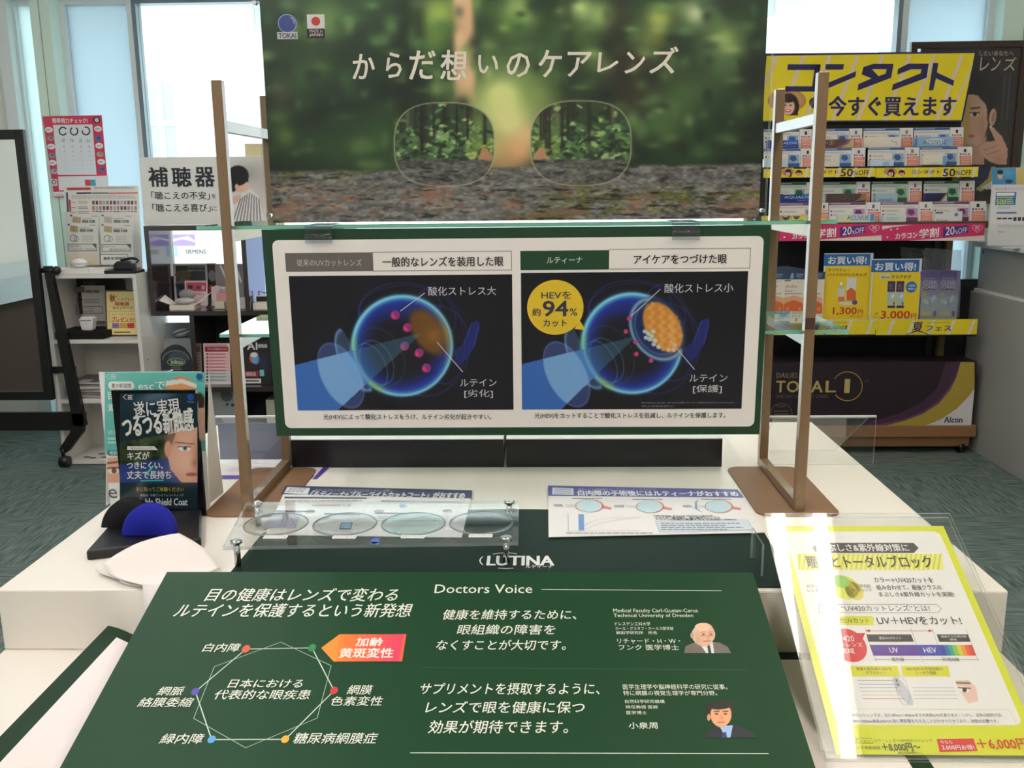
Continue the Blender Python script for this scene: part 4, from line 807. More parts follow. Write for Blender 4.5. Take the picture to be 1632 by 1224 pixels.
def eye(bx, tf, right):
    c = Canvas(*bx, .92, (9, 9, 22)); X, Y = c.X, c.Y; (ox, oy) = tf(820, 683) if not right else tf(705, 670); R = 81.5
    dx, dy = (X-ox)/R, (Y-oy)/R; d = np.hypot(dx, dy); th = np.arctan2(dy, dx)
    def P(x, y): return (ox+x*R, oy+y*R)
    for (a, b_, rx, ry, rot) in ((-.05, -.75, .8, .42, -6), (.1, -.6, .95, .62, 8), (.7, -.2, .5, .95, -10), (.55, .1, .75, .9, 20)):
        cx, cy = P(a, b_); q, w = math.cos(math.radians(rot)), math.sin(math.radians(rot)); u, v = ((X-cx)*q+(Y-cy)*w)/(rx*R), (-(X-cx)*w+(Y-cy)*q)/(ry*R); e = np.hypot(u, v); c.mixin(np.exp(-((e-1)/.02)**2)*.5, (46, 56, 150))
    c.poly([P(1.02, .10), P(1.22, -.06), P(1.34, -.42), P(1.46, -.50), P(1.52, -.36), P(1.42, .0), P(1.24, .28), P(1.05, .42)], (26, 40, 130), .75); c.seg(*P(1.2, -.04), *P(1.36, -.44), 1.2, (70, 90, 190), .7); c.seg(*P(1.50, -.46), *P(1.40, .02), 1.2, (60, 80, 190), .6)
    inn = np.clip((1-d)*30, 0, 1); c.mixin(inn, (20, 44, 150)); c.mixin(inn*np.clip((.84-d)/.30, 0, 1)**.8, (13, 14, 28)); c.gauss(*P(-.1, -.68), 40, 16, (26, 50, 160), .5)
    br = .75+.25*np.cos(th+2.6); c.mixin(np.exp(-((d-.95)/.062)**2)*br, (76, 168, 210)); c.mixin(np.exp(-((d-.965)/.03)**2)*.85, (140, 214, 234)); c.mixin(np.exp(-((d-.90)/.02)**2)*.35, (60, 120, 200))
    c.mixin(np.exp(-((d-.95)/.05)**2)*np.exp(-((th-2.15)/.18)**2)*.8, (150, 190, 60)); c.mixin(np.exp(-((d-.95)/.06)**2)*np.exp(-((np.abs(th)-3.1)/.16)**2)*.5, (120, 200, 110))
    if not right:
        c.ell(*P(.50, -.27), 23, 41, (112, 74, 26), .35, -32, .95, inn); c.gauss(*P(.62, -.2), 14, 12, (150, 104, 48), .6); c.mixin(np.exp(-((d-.90)/.06)**2)*np.exp(-((th+.25)/.5)**2)*.7, (170, 140, 50))
        for (x, y) in ((782, 517), (848, 585), (833, 685), (911, 722), (951, 804)): x, y = tf(x, y); c.ell(x, y, 7, 7, (190, 50, 110), .25); c.ell(x+1.8, y-1, 4.5, 5, (120, 44, 130), .8); c.ell(x-3, y+2, 3, 3, (220, 60, 110), .8)
    else:
        c.ell(*P(.50, -.28), 42, 54, (20, 40, 90), .1, -32, .95); cx, cy = P(.50, -.28)
        q, w = math.cos(math.radians(-32)), math.sin(math.radians(-32)); u, v = ((X-cx)*q+(Y-cy)*w)/42, (-(X-cx)*w+(Y-cy)*q)/54; e = np.hypot(u, v); c.mixin(np.exp(-((e-.95)/.06)**2)*(u < .35), (120, 160, 190)); c.mixin(np.exp(-((e-.80)/.04)**2)*(u < .2)*.7, (70, 110, 170))
        c.ell(*P(.60, -.32), 27, 43, (206, 140, 58), .14, -30); c.gauss(*P(.76, -.18), 14, 26, (232, 180, 100), .5)
        for i in range(7):
            for j in range(12):
                x = cx-16+i*8.2+(4.1 if j % 2 else 0); y = cy-40+j*7.2; uu, vv = ((x-cx-8)*q+(y-cy+3)*w)/28, (-(x-cx-8)*w+(y-cy+3)*q)/44
                if uu*uu+vv*vv < .9: c.ell(x, y, 3.6, 3.4, (222, 164, 86) if (i+j) % 2 else (196, 128, 54), .3, 0, .6)
        for (x, y) in ((774, 606), (792, 618), (812, 632), (830, 655), (800, 648), (780, 640), (822, 676), (848, 690), (820, 606), (902, 705), (936, 678), (930, 706)): x, y = tf(x, y); c.ell(x, y, 3.6, 3.2, (190, 214, 226) if x < 1050 else (232, 190, 150), .3, 20, .9)
        for (x, y) in ((689, 536), (671, 606), (723, 662), (728, 728), (808, 764)): x, y = tf(x, y); c.ell(x, y, 3.6, 3.6, (190, 56, 116), .3)
    ap = tf(930, 612) if not right else tf(735, 635); ap = P(.40, -.26) if not right else P(.08, -.14)
    lo = tf(243, 787) if not right else tf(107, 783); bo = tf(470, 1033) if not right else tf(318, 1030); bl = (bx[0], bx[3])
    m1 = Canvas(*bx, .92); m1.poly([ap, lo, (bx[0]-30, lo[1]+8), (bx[0]-30, bx[3]+4), bo], (1, 1, 1)); bm = m1.A
    outside = bm*np.clip((d-.93)*20, 0, 1); c.mixin(outside*.95, (52, 108, 190)); c.mixin(bm*np.clip((.95-d)*20, 0, 1)*.45, (72, 132, 160))
    dc = tf(487, 845) if not right else tf(350, 838); q, w = math.cos(math.radians(-27)), math.sin(math.radians(-27)); u, v = ((X-dc[0])*q+(Y-dc[1])*w)/31, (-(X-dc[0])*w+(Y-dc[1])*q)/57; e = np.hypot(u, v); di = np.clip((1-e)*20, 0, 1)
    c.mixin(di*(1-bm)*.9, (48, 66, 120)); c.mixin(di*bm*.85, (126, 176, 222)); c.mixin(np.exp(-((e-.98)/.03)**2)*.5, (110, 150, 210))
    for (a, b_, rx, ry, cc, al) in ((-.60, .38, .26, .46, (96, 140, 190), .55), (-.42, .22, .42, .60, (70, 90, 60), .45), (-.50, .33, .30, .46, (90, 150, 180), .5)):
        cx, cy = P(a, b_); u, v = ((X-cx)*q+(Y-cy)*w)/(rx*R), (-(X-cx)*w+(Y-cy)*q)/(ry*R); e = np.hypot(u, v); c.mixin(np.exp(-((e-1)/.03)**2)*al, cc)
    a0 = P(-.92, .28); u, v = ((X-a0[0])*q+(Y-a0[1])*w)/24, (-(X-a0[0])*w+(Y-a0[1])*q)/56; e = np.hypot(u, v); c.mixin(np.exp(-((e-.95)/.06)**2)*(u < 0.1)*.7, (120, 170, 226)); c.mixin(np.clip((1-e)*8, 0, 1)*(u < .2)*.35, (110, 160, 220))
    return c
LB = (455, 434, 821, 656); RB = (827, 430, 1198, 655)
hp.pic(eye(LB, pz, False), 2, False, .4, hp.box4(467.3, 438.5, 817.3, 653.5)); hp.pic(eye(RB, pw, True), 2, False, .4, hp.box4(831, 433.5, 1187, 652))
LT = (206, 206, 214)
hp.text('酸化ストレス大', 682.4, 456.5, 790.6, 470.8, LT, 4, 0, 0, .6); hp.text('酸化ストレス小', 1059, 451.6, 1168.5, 466.2, LT, 4, 0, 0, 1.2)
hp.text('ルテイン', 733.2, 603.8, 791.5, 615.6, LT, 4, 0, 0, .3); hp.text('[劣化]', 740, 620.8, 785.5, 634, LT, 4); hp.text('ルテイン', 1098.5, 596.5, 1159, 608.4, LT, 4, 0, 0, .5); hp.text('[保護]', 1104.4, 613.2, 1150.2, 626.8, LT, 4)
for a, e in ((pz(942, 397), pz(810, 495)), (pz(1008, 663), pz(1148, 825)), (pw(857, 377), pw(703, 520)), (pw(912, 655), pw(1043, 812))): hp.line(*a, *e, 1.3, (196, 196, 206), 4)
hp.text('(HEV=High Energy Violet light：400〜420nmの可視光 ブルーライトの波長を含む光を示すものではありません。)', 1022, 640, 1175, 643.4, (150, 150, 156), 4); hp.text('※装用による 予防 効果は個人差があります', 1022, 645.4, 1074, 648.6, (150, 150, 156), 4)
hp.ell(885, 490, 45, 44, (222, 190, 42), 4, 48); hp.poly([pw(392, 592), pw(455, 598), pw(422, 548)], (222, 190, 42), 4)
NV = (50, 50, 74)
hp.text('HEVを', 862.8, 464, 910.3, 476.2, NV, 5, .02); hp.text('94', 865.4, 479.4, 905, 503.8, NV, 5, .05); hp.text('約', 848.5, 491, 861.6, 503.6, NV, 5, .02); hp.text('%', 908, 491, 920, 503, NV, 5, .01); hp.text('カット', 866, 509, 903, 520.4, NV, 5, .03)
tag(hp.build('hanging_panel'), 'dark green framed white panel with two eyeball diagrams hanging below the upper glass shelf', 'sign panel')
CLIP = clear('clip_plastic', (.80, .83, .85), .05, 1.0, 1.6)
for px, lb in ((508.5, 'clear plastic sign clip above the grey headed diagram of the eye panel'), (1092.5, 'clear plastic sign clip above the green headed diagram of the eye panel')):
    o = at(px, 368, 1.3505); w = .0195; m = MB()
    prof = [(1.42, 1.2285), (1.352, 1.2285), (1.3445, 1.224), (1.3445, 1.203), (1.3465, 1.203), (1.3465, 1.223), (1.353, 1.2268), (1.42, 1.2268)]
    m.prism([(o[0]-w, y, z) for y, z in prof], (2*w, 0, 0), CLIP, CLIP)
    m.tube([(o[0]-w, 1.3445, 1.2135), (o[0]+w, 1.3445, 1.2135)], .0034, CLIP, 12); tag(m.build('sign_clip'), lb, 'clip', 'sign clips on the glass shelf')

# ------------------------------------------------------------------ black low boxes and clear risers at the table back
def low_box(x0, x1, label):
    t = thing('low_box', ((x0+x1)/2, 1.7, T), label, 'box', 'black fronted low boxes at the table back')
    MB().box(x0, x1, 1.614, 1.85, T, T+.050, mat((232, 224, 212), .4)).build('box_body', t); MB().box(x0, x1, 1.609, 1.614, T, T+.051, mat((14, 16, 24), .3)).build('front_panel', t)
low_box(-0.441, -0.062, 'low box with black front beside the left back upright under the eye panel'); low_box(-0.057, 0.324, 'low box with black front beside the right back upright under the eye panel')
def riser(pts_front, Y, label, lean, insert=False):
    t = thing('acrylic_riser', at((pts_front[0]+pts_front[2])/2, pts_front[3], Y), label, 'acrylic stand', 'clear acrylic stands at the table back')
    x0, y0, x1, y1 = pts_front; a, b_, c_, d_ = at(x0, y0, Y), at(x1, y0, Y), at(x1, y1, Y), at(x0, y1, Y); z1 = a[2]; zb = T+.0008
    MB().prism([(a[0], Y, zb), (b_[0], Y, zb), (b_[0], Y, z1), (a[0], Y, z1)], (0, .003, 0), ACR, ACR_EDGE).build('front_plate', t)
    MB().box(a[0], b_[0], Y-.0005, Y+.004, z1-.001, z1+.002, mat((226, 230, 232), .2)).build('top_edge', t)
    MB().prism([(a[0]+.01, Y+.006, z1-.004), (b_[0]-.012, Y+.006, z1-.004), (b_[0]-.04, Y+lean, zb), (a[0]+.01, Y+lean, zb)], (0, .003, 0), ACR, ACR_EDGE).build('back_leaf', t)
    if insert: MB().box(a[0]+.002, b_[0]-.012, Y+.0036, Y+.0046, zb+.008, z1-.012, mat((128, 132, 158), .2)).build('grey_insert', t)['label'] = 'blue grey insert sheet'
    return t
riser((1226, 665, 1397, 744), 1.618, 'clear acrylic stand overhanging the table edge behind the right bronze upright', .09)
riser((343, 665, 464, 752), 1.628, 'clear acrylic stand behind the left bronze upright beside the teal standing card', .09, True)
pl = Sheet((-0.45, 1.62, T+.0006), (0, 0, 1), (0, 1, 0), .4, .0002); pl.slabuv([pl.uv(*p) for p in ((330, 764), (505, 764), (560, 716), (420, 716))], .0004, (236, 226, 226)); pl.poly([(330, 763.6), (496, 763.6), (502, 757.5), (336, 757.5)], (92, 70, 160), 1); pl.poly([(498, 763.6), (505, 763.6), (556, 717), (540, 717)], (84, 60, 150), 1)
tag(pl.build('back_leaflet'), 'flat leaflet with violet border under the left bronze base plate', 'leaflet')

# ================================================================== behind the table, window side with the mirror
mf = thing('standing_mirror', (-2.5, 4.25, 0), 'tall black framed standing mirror on castors beside the white cubby shelf', 'mirror')
MY = 4.20
a0, a1 = at(46, 206, MY), at(75, 638, MY)
fx1t, fx1b, zt_, zb_ = a0[0], a1[0], a0[2], a1[2]; fx0t, fx0b = fx1t-.52, fx1b-.46
FB = mat((22, 21, 22), .45); fw = .042
fxr = (fx1t+fx1b)/2; fxl = fxr-.52
m = MB()
m.hexa([(fxr-fw, MY, zb_), (fxr, MY, zb_), (fxr, MY+.03, zb_), (fxr-fw, MY+.03, zb_), (fxr-fw, MY, zt_), (fxr, MY, zt_), (fxr, MY+.03, zt_), (fxr-fw, MY+.03, zt_)], FB)
m.box(fxl, fxl+fw, MY, MY+.03, zb_, zt_, FB); m.box(fxl+fw, fxr-fw, MY, MY+.03, zt_-fw, zt_, FB); m.box(fxl+fw, fxr-fw, MY, MY+.03, zb_, zb_+fw, FB)
m.build('mirror_frame', mf, .004)
MB().box(fxl+fw, fxr-fw, MY+.012, MY+.018, zb_+fw, zt_-fw, mat((225, 230, 230), .015, 1.0)).build('mirror_glass', mf)
for i, sx in enumerate((fxr+.012, fxl-.012)):
    sg = 1 if i == 0 else -1; p0 = at(66, 425, MY+.04) if i == 0 else None; zt = at(66, 425, MY)[2]
    m = MB(); m.prism([(sx, MY+.02, zt), (sx+sg*.03, MY+.02, zt), (sx+sg*.115, MY+.02, .20), (sx+sg*.06, MY+.02, .20)], (0, .03, 0), FB)
    m.prism([(sx+sg*.06, MY+.02, .26), (sx+sg*.115, MY+.02, .26), (sx+sg*.10, MY+.02, .17), (sx+sg*.02, MY+.02, .075), (sx-sg*.012, MY+.02, .062), (sx-sg*.02, MY+.02, .09), (sx+sg*.04, MY+.02, .17)], (0, .03, 0), FB).build('side_leg', mf)
    kb = MB(); kb.tube([(sx-.02*sg, MY+.03, zt-.02), (sx+.05*sg, MY+.03, zt-.02)], .012, FB, 12); kb.ball((sx+.055*sg, MY+.03, zt-.02), .02, .02, .02, FB, 12, 8); kb.build('tilt_knob', mf)
    for yy in (MY+.022,):
        cs = MB(); cs.tube([(sx-sg*.005, yy, .09), (sx-sg*.005, yy, .05)], .008, FB, 8); cs.tube([(sx-.02, yy, .027), (sx+.02, yy, .027)], .027, BLACK, 16); cs.build('castor', mf)
MB().box(fxl+.02, fxr+.07, MY+.035, MY+.055, .175, .262, FB).build('cross_rail', mf)
MB().box(fxr-.03, fxr+.10, MY+.034, MY+.05, .45, .48, FB).build('side_brace', mf)

# ------------------------------------------------------------------ red eye chart on the post
k = Sheet((-2.4, 4.888, 1.4), (0, -1, 0), (0, 0, 1), .5, .0006)
RED = (214, 62, 92)
def z1_(x, y): return (60+x/7.65, 170+y/7.65)
k.slabuv([k.uv(67.8, 185.5), k.uv(162, 183.5), k.uv(172, 296), k.uv(172, 312), k.uv(86.5, 314.5)], .001, RED)
k.poly([z1_(188, 222), z1_(668, 216), z1_(720, 830), z1_(245, 832)], (230, 234, 240), 1)
k.text('簡単視力チェック!', *z1_(180, 140), *z1_(610, 200), (246, 240, 240), 2, .03)
for (cx, cy, g0) in ((310, 298, 30), (446, 298, -60), (590, 296, 250)): x, y = z1_(cx, cy); k.ring(x, y, 5.9, 6.1, 2.2, (50, 54, 60), 2, g0, g0+300)
for r, (yy, rr_) in enumerate(((414, 2.2), (485, 1.3), (545, .9), (600, .6), (652, .5), (705, .4), (757, .4))):
    for i in range(4): x, y = z1_(318+i*101+r*6, yy); k.ring(x, y, rr_, rr_, max(.35, rr_*.36), (80, 84, 92), 2, 40+i*90, 340+i*90, 12)
k.poly([z1_(250, 852), z1_(860, 840), z1_(862, 968), z1_(262, 1022)], (236, 236, 240), 1); k.rect(*z1_(580, 890), *z1_(645, 965), (214, 62, 92), 2); k.rect(*z1_(646, 890), *z1_(708, 965), (52, 176, 190), 2)
k.poly([z1_(185, 1040), z1_(345, 1034), z1_(350, 1090), z1_(205, 1095)], (238, 236, 238), 1); k.text('メガネス', *z1_(225, 1062), *z1_(345, 1086), (160, 60, 90), 2)
for (cx, cy) in ((138, 282), (165, 486), (182, 684), (736, 270), (752, 476), (776, 672)): x, y = z1_(cx, cy); k.ell(x, y, 6.2, 4.6, (240, 240, 240), 1); k.greek(x-4, y-1.6, x+4, y+1.6, (120, 120, 130), 2, 2, cx)
for (cx, cy, q) in ((160, 388, (170, 150, 160)), (176, 596, (120, 160, 180)), (204, 790, (190, 190, 196)), (738, 390, (70, 120, 190)), (762, 580, (176, 176, 160)), (782, 766, (100, 110, 170))): x, y = z1_(cx, cy); k.ell(x, y, 5.4, 4.2, q, 1); k.ell(x+1, y-1, 2.6, 2.2, tuple(int(v*.75) for v in q), 2)
x, y = z1_(716, 164); k.ell(x, y, 6, 5, (60, 50, 66), 1); k.ell(x+.8, y, 3.4, 3.2, (214, 214, 216), 2); x, y = z1_(200, 920); k.rect(x-5, y-5, x+5, y+6, (236, 230, 230), 1); k.ring(x, y, 3, 3, 1.4, (90, 90, 100), 2)
tag(k.build('eye_chart_poster'), 'red bordered eye test chart poster with ring symbols hung on the window post', 'poster')

# ------------------------------------------------------------------ white cubby shelf
CY = 4.256; CD = .29
SW = mat((226, 222, 216), .5, 0, .4, 0, .03, 200)
xl, xr = -2.262, -1.832; zt = .905
cb = thing('cubby_shelf', ((xl+xr)/2, CY+.14, 0), 'white three tier cubby shelf standing beside the black mirror', 'shelf')
MB().box(xl, xl+.018, CY, CY+CD, 0, zt, SW).build('side_panel', cb); MB().box(xr-.018, xr, CY, CY+CD, 0, zt, SW).build('side_panel', cb)
MB().box(xl+.018, xr-.018, CY+CD-.008, CY+CD, .02, zt-.018, SW).build('back_panel', cb)
for z in (.022, .319, .603): MB().box(xl+.018, xr-.018, CY+.001, CY+CD-.008, z-.018, z, SW).build('shelf_board', cb)
MB().box(xl+.018, xr-.018, CY, CY+CD, zt-.018, zt, SW).build('top_board', cb)
cut = mat((60, 56, 54), .6)
MB().tube([(xr, CY+.05, .50), (xr+.0006, CY+.05, .50)], .004, cut, 8).build('screw_hole', cb)
# on its top
ZT = zt+.0006
def card(name, px, Y, label, cat, draw, th=.0015, col=(236, 232, 226), tilt=.12, group=None, zbase=None, rough=.45):
    x0, y0, x1, y1 = px; k = Sheet(at((x0+x1)/2, y1, Y), (0, -1, tilt), (0, 0, 1), rough, .0004)
    k.slab(x0, y0, x1, y1, th, col); draw(k); return tag(k.build(name), label, cat, group)
def d_chart(k):
    k.rect(106.5, 299, 144.5, 303, (196, 76, 80), 1); k.rect(122, 306.5, 146, 309, (60, 56, 60), 1); k.rect(147, 306.5, 172, 309, (110, 140, 120), 1); k.rect(172, 306.5, 220, 309, (214, 130, 130), 1); k.greek(150, 298, 214, 301, (150, 146, 146), 1, 2, 2)
    k.rect(106, 306.5, 109, 338, (70, 80, 110), 1); k.rect(110, 318, 113, 338, (190, 70, 80), 1)
    for r, yy in enumerate((320, 328.5, 336)):
        for i in range(13): k.rect(147+i*5.6, yy, 151+i*5.6, yy+(6 if r < 2 else 2), [(120, 96, 96), (200, 130, 130), (150, 150, 170), (90, 84, 90), (190, 180, 170)][(i*3+r) % 5], 1)
        k.greek(114, yy+1, 122, yy+4, (200, 150, 90), 1, 1, r); k.greek(125, yy, 144, yy+5, (150, 140, 170) if r else (190, 180, 120), 2, 1, r+5)
    k.greek(114, 311, 220, 317, (190, 186, 184), 2, 1, 8)
card('comparison_chart', (105, 296.5, 224, 428), 4.50, 'wide printed comparison chart with red heading standing highest on the white cubby shelf', 'chart', d_chart, tilt=.10)
def leaf_card(px, Y, label, v, group='hearing aid leaflets on the cubby shelf'):
    x0, y0, x1, y1 = px; w = x1-x0; h = y1-y0
    def dd(k):
        k.rect(x0+1, y0+1, x0+4, y0+4, (60, 56, 58), 1); k.poly([(x0+5, y0+4), (x0+18, y0+5), (x0+17.5, y0+15), (x0+4.5, y0+13)], (190, 164, 122) if v != 1 else (196, 186, 174), 1)
        k.line(x0+11.2, y0+4.5, x0+11, y0+14, .6, (150, 126, 90), 2); k.text('補聴器 豆知識', x0+20, y0+9.5, x0+w*.82, y0+14, (70, 66, 66), 2, .03); k.greek(x0+20, y0+7, x0+36, y0+8.4, (130, 126, 120), 1, 2, v); k.greek(x1-14, y0+2.6, x1-4, y0+4.6, (140, 140, 140), 1, 2, v)
        if h > 30:
            k.greek(x0+(24 if v else 4), y0+19, x0+(46 if v else 22), y0+30, (176, 170, 166), 4, 2, v+3, .3); k.ring(x0+(10 if v else 36), y0+24, 5, 5, 1, (110, 106, 104), 2); k.ring(x0+(15 if v else 31), y0+25, 3.4, 4, .8, (130, 126, 120), 2)
            k.outline(x0+1, y0+33, x1-3, y0+45, 1.0, (110, 90, 90), 2); k.poly([(x1-11, y0+33), (x1-3, y0+33), (x1-3, y0+41)], (96, 84, 92), 2)
            k.text('補聴器の使用は' if v == 2 else '聞き取りにくさは', x0+3, y0+36, x0+22, y0+38.4, (90, 80, 80), 3); k.text('「できるだけ早く」がおすすめ' if v == 2 else '聴力低下のサイン', x0+(3 if v == 2 else 14), y0+40, x1-5, y0+43.6, (110, 84, 80) if v == 3 else (80, 74, 74), 3)
            k.rect(x0+1, y0+48, x1-2, y1, (240, 222, 196), 1) if v == 2 else k.rrect(x0-1, y0+49, x1-8, y1, 3, (244, 240, 236), 1)
            if v == 3: k.text('最新型補聴器', x0+4, y0+53.5, x1-11, y0+58, (60, 56, 60), 3, .02); k.outline(x0-1, y0+49, x1-8, y1, .8, (90, 84, 86), 2)
    return card('hearing_leaflet', px, Y, label, 'leaflet', dd, tilt=.10, group=group)
leaf_card((111, 341, 160, 420), 4.462, 'cream hearing leaflet in the rear row, mostly covered, above the white earphone case', 0)
leaf_card((161, 341, 215, 420), 4.462, 'cream hearing leaflet in the rear row, mostly covered, above the black case', 1)
leaf_card((107, 355.5, 157, 423), 4.425, 'front cream hearing leaflet with slanted banner box behind the white earphone case', 2)
leaf_card((161, 356, 212, 423), 4.425, 'front cream hearing leaflet with gold book picture behind the black case', 3)
hz = at(160, 338, 4.41)[2]; hx0, hx1 = at(104, 400, 4.41)[0], at(225, 400, 4.41)[0]
lr = thing('leaflet_holder', ((hx0+hx1)/2, 4.41, ZT), 'clear acrylic leaflet holder on top of the white cubby shelf', 'leaflet holder')
MB().box(hx0, hx1, 4.398, 4.402, ZT, hz, ACR).build('front_plate', lr); MB().box(hx0, hx1, 4.402, 4.535, ZT, ZT+.003, ACR).build('holder_base', lr)
MB().box(hx0, hx1, 4.375, 4.397, ZT, ZT+.02, mat((196, 150, 130), .5)).build('front_strip', lr)
def wbox(x0, x1, label): return tag(MB().box(x0, x1, 4.275, 4.365, ZT, ZT+.024, mat((238, 234, 230), .4)).build('white_box', None, .002), label, 'box', 'low white boxes on the cubby shelf')
wbox(at(82, 430, 4.275)[0], at(100, 430, 4.275)[0], 'small low white box at the mirror end of the cubby shelf top'); wbox(at(100.5, 430, 4.275)[0], at(140, 430, 4.275)[0], 'low white box carrying the white earphone case on the cubby shelf'); wbox(at(141, 430, 4.275)[0], at(167, 430, 4.275)[0], 'low white box beside the black tray on the cubby shelf')
o = at(127, 424, 4.32); m = MB(); m.ball((o[0], 4.32, ZT+.024+.022), .038, .025, .022, mat((236, 236, 236), .25), 24, 12); e = thing('earphone_case', (o[0], 4.32, ZT+.0242), 'glossy white oval earphone charging case on the low white box', 'charging case')
m.build('case_body', e); MB().tube([(o[0]+.0385*math.cos(t), 4.32+.0255*math.sin(t), ZT+.044) for t in np.linspace(0, 2*math.pi, 33)], .0008, mat((120, 120, 120)), 6, False).build('lid_seam', e)
x0, x1 = at(166, 430, 4.275)[0], at(217, 430, 4.275)[0]
tag(MB().box(x0, x1, 4.270, 4.37, ZT, ZT+.014, mat((30, 29, 30), .5)).build('display_tray', None, .002), 'flat black display tray on the cubby shelf top under the black case', 'tray')
e = thing('hearing_case', ((x0+x1)/2, 4.32, ZT+.0142), 'black hearing aid charging case with open lid on the flat black tray', 'charging case'); xm = (x0+x1)/2+.008
m = MB(); vs = []
m.prism([(xm-.048, 4.29, ZT+.0142), (xm+.046, 4.29, ZT+.0142), (xm+.044, 4.29, ZT+.045), (xm+.03, 4.29, ZT+.054), (xm-.03, 4.29, ZT+.054), (xm-.046, 4.29, ZT+.04)], (0, .05, 0), mat((36, 36, 38), .4)); m.build('case_body', e, .006, 3)
m = MB(); m.tube([(xm-.02, 4.318, ZT+.057), (xm+.025, 4.32, ZT+.066), (xm+.05, 4.322, ZT+.064), (xm+.062, 4.323, ZT+.055), (xm+.05, 4.322, ZT+.046)], .006, mat((20, 20, 22), .3), 8); m.build('case_lid', e)
# first compartment
z = .603; 
tag(MB().box(-2.242, at(166, 536, 4.27)[0], 4.266, 4.46, z+.0005, z+.034, mat((26, 25, 27), .8, 0, .2, 0, .3, 300)).build('display_tray', None, .003), 'deep black display tray inside the top compartment of the cubby shelf', 'tray')
e = thing('earphone_box', at(141, 523, 4.34), 'white earphone case with grey slot standing on the black tray in the cubby', 'charging case'); o = at(143, 524, 4.34); zz = z+.0345
m = MB(); m.prism([(o[0]-.026, 4.31, zz), (o[0]+.024, 4.31, zz), (o[0]+.034, 4.31, zz+.058), (o[0]+.02, 4.31, zz+.066), (o[0]-.026, 4.31, zz+.064), (o[0]-.034, 4.31, zz+.052)], (0, .045, 0), mat((230, 230, 230), .25)); m.build('case_body', e, .006, 3)
MB().box(o[0]-.026, o[0]+.026, 4.3085, 4.3105, zz+.046, zz+.050, mat((120, 118, 118), .3)).build('slot', e)
def d_l2(k):
    x0, y0, x1 = 120, 455, 166; k.rect(121, 457, 135, 466, (130, 116, 90), 1); k.text('補聴器 豆知識', 137, 462, 158, 467, (60, 58, 58), 2, .02); k.ring(127, 478, 4, 5, 1, (90, 88, 88), 2); k.greek(134, 476, 160, 484, (150, 148, 148), 3, 2, 4); k.outline(121, 488, 164, 500, 1, (110, 90, 90), 2); k.text('聴力の低下に早く気付き', 123, 490, 150, 493, (90, 80, 80), 2); k.text('聴力の検査が重要でしょう!', 123, 494.5, 160, 498, (80, 76, 76), 2)
card('cubby_leaflet', (131, 455, 169, 512), 4.49, 'grey white leaflet leaning at the back of the top cubby compartment', 'leaflet', d_l2, tilt=.05, col=(220, 216, 210), zbase=z)
def d_dark(k): k.ell(142, 452, 20, 5, (60, 56, 58), 1); k.text('Color', 134, 449, 152, 455, (150, 148, 146), 2)
card('dark_leaflet', (124, 440, 200, 500), 4.525, 'dark leaflet mostly hidden behind others in the top cubby compartment', 'leaflet', d_dark, col=(44, 40, 42), tilt=.02)
nf = thing('framed_notice', at(197, 535, 4.35), 'yellow campaign notice in a brown frame inside the top cubby compartment', 'notice')
k = Sheet((at(196, 535, 4.35)[0], 4.352, z+.004), (0, -1, .14), (0, 0, 1), .4, .0004); 
k.slab(168.5, 462, 220.5, 535, .006, (96, 62, 44)); k.rect(170.5, 464.5, 219, 533.5, (240, 222, 150), 1)
k.text('秋', 175, 469, 184, 481, (176, 66, 50), 2, .04); k.text('の', 185, 471, 188, 474.5, (120, 60, 50), 2); k.text('ハイグレード', 187, 474, 219, 480, (150, 110, 60), 2, .02); k.text('補聴器', 183, 481, 206, 487.5, (190, 60, 50), 2, .04); k.text('キャンペーン!', 180, 488, 212, 493.5, (90, 74, 50), 2, .03); k.outline(174, 496, 219, 513, .6, (176, 150, 90), 2)
k.text('フルーツギフトカタログ', 178, 499.5, 218, 503, (196, 90, 70), 2); k.text('プレゼント!', 178, 505, 214, 513, (196, 70, 56), 2, .04)
for i, q in enumerate(((150, 110, 170), (220, 170, 70), (206, 60, 60))): k.rect(179+i*12, 515, 190+i*12, 523, q, 2)
k.rect(182, 528.5, 208, 530.5, (90, 80, 60), 2); k.build('notice_frame', nf)
sl = Sheet((at(170, 534, 4.31)[0], 4.31, z+.0006), (0, 0, 1), (0, 1, 0), .5, .0003); sl.slabuv([(-.05, -.03), (.05, -.035), (.055, .03), (-.04, .04)], .0004, (224, 222, 216)); sl.polyuv([(-.02, -.02), (.02, -.022), (.02, -.01), (-.02, -.008)], (60, 60, 60), 1); tag(sl.build('paper_slip'), 'white printed slip lying flat before the yellow framed notice', 'paper')
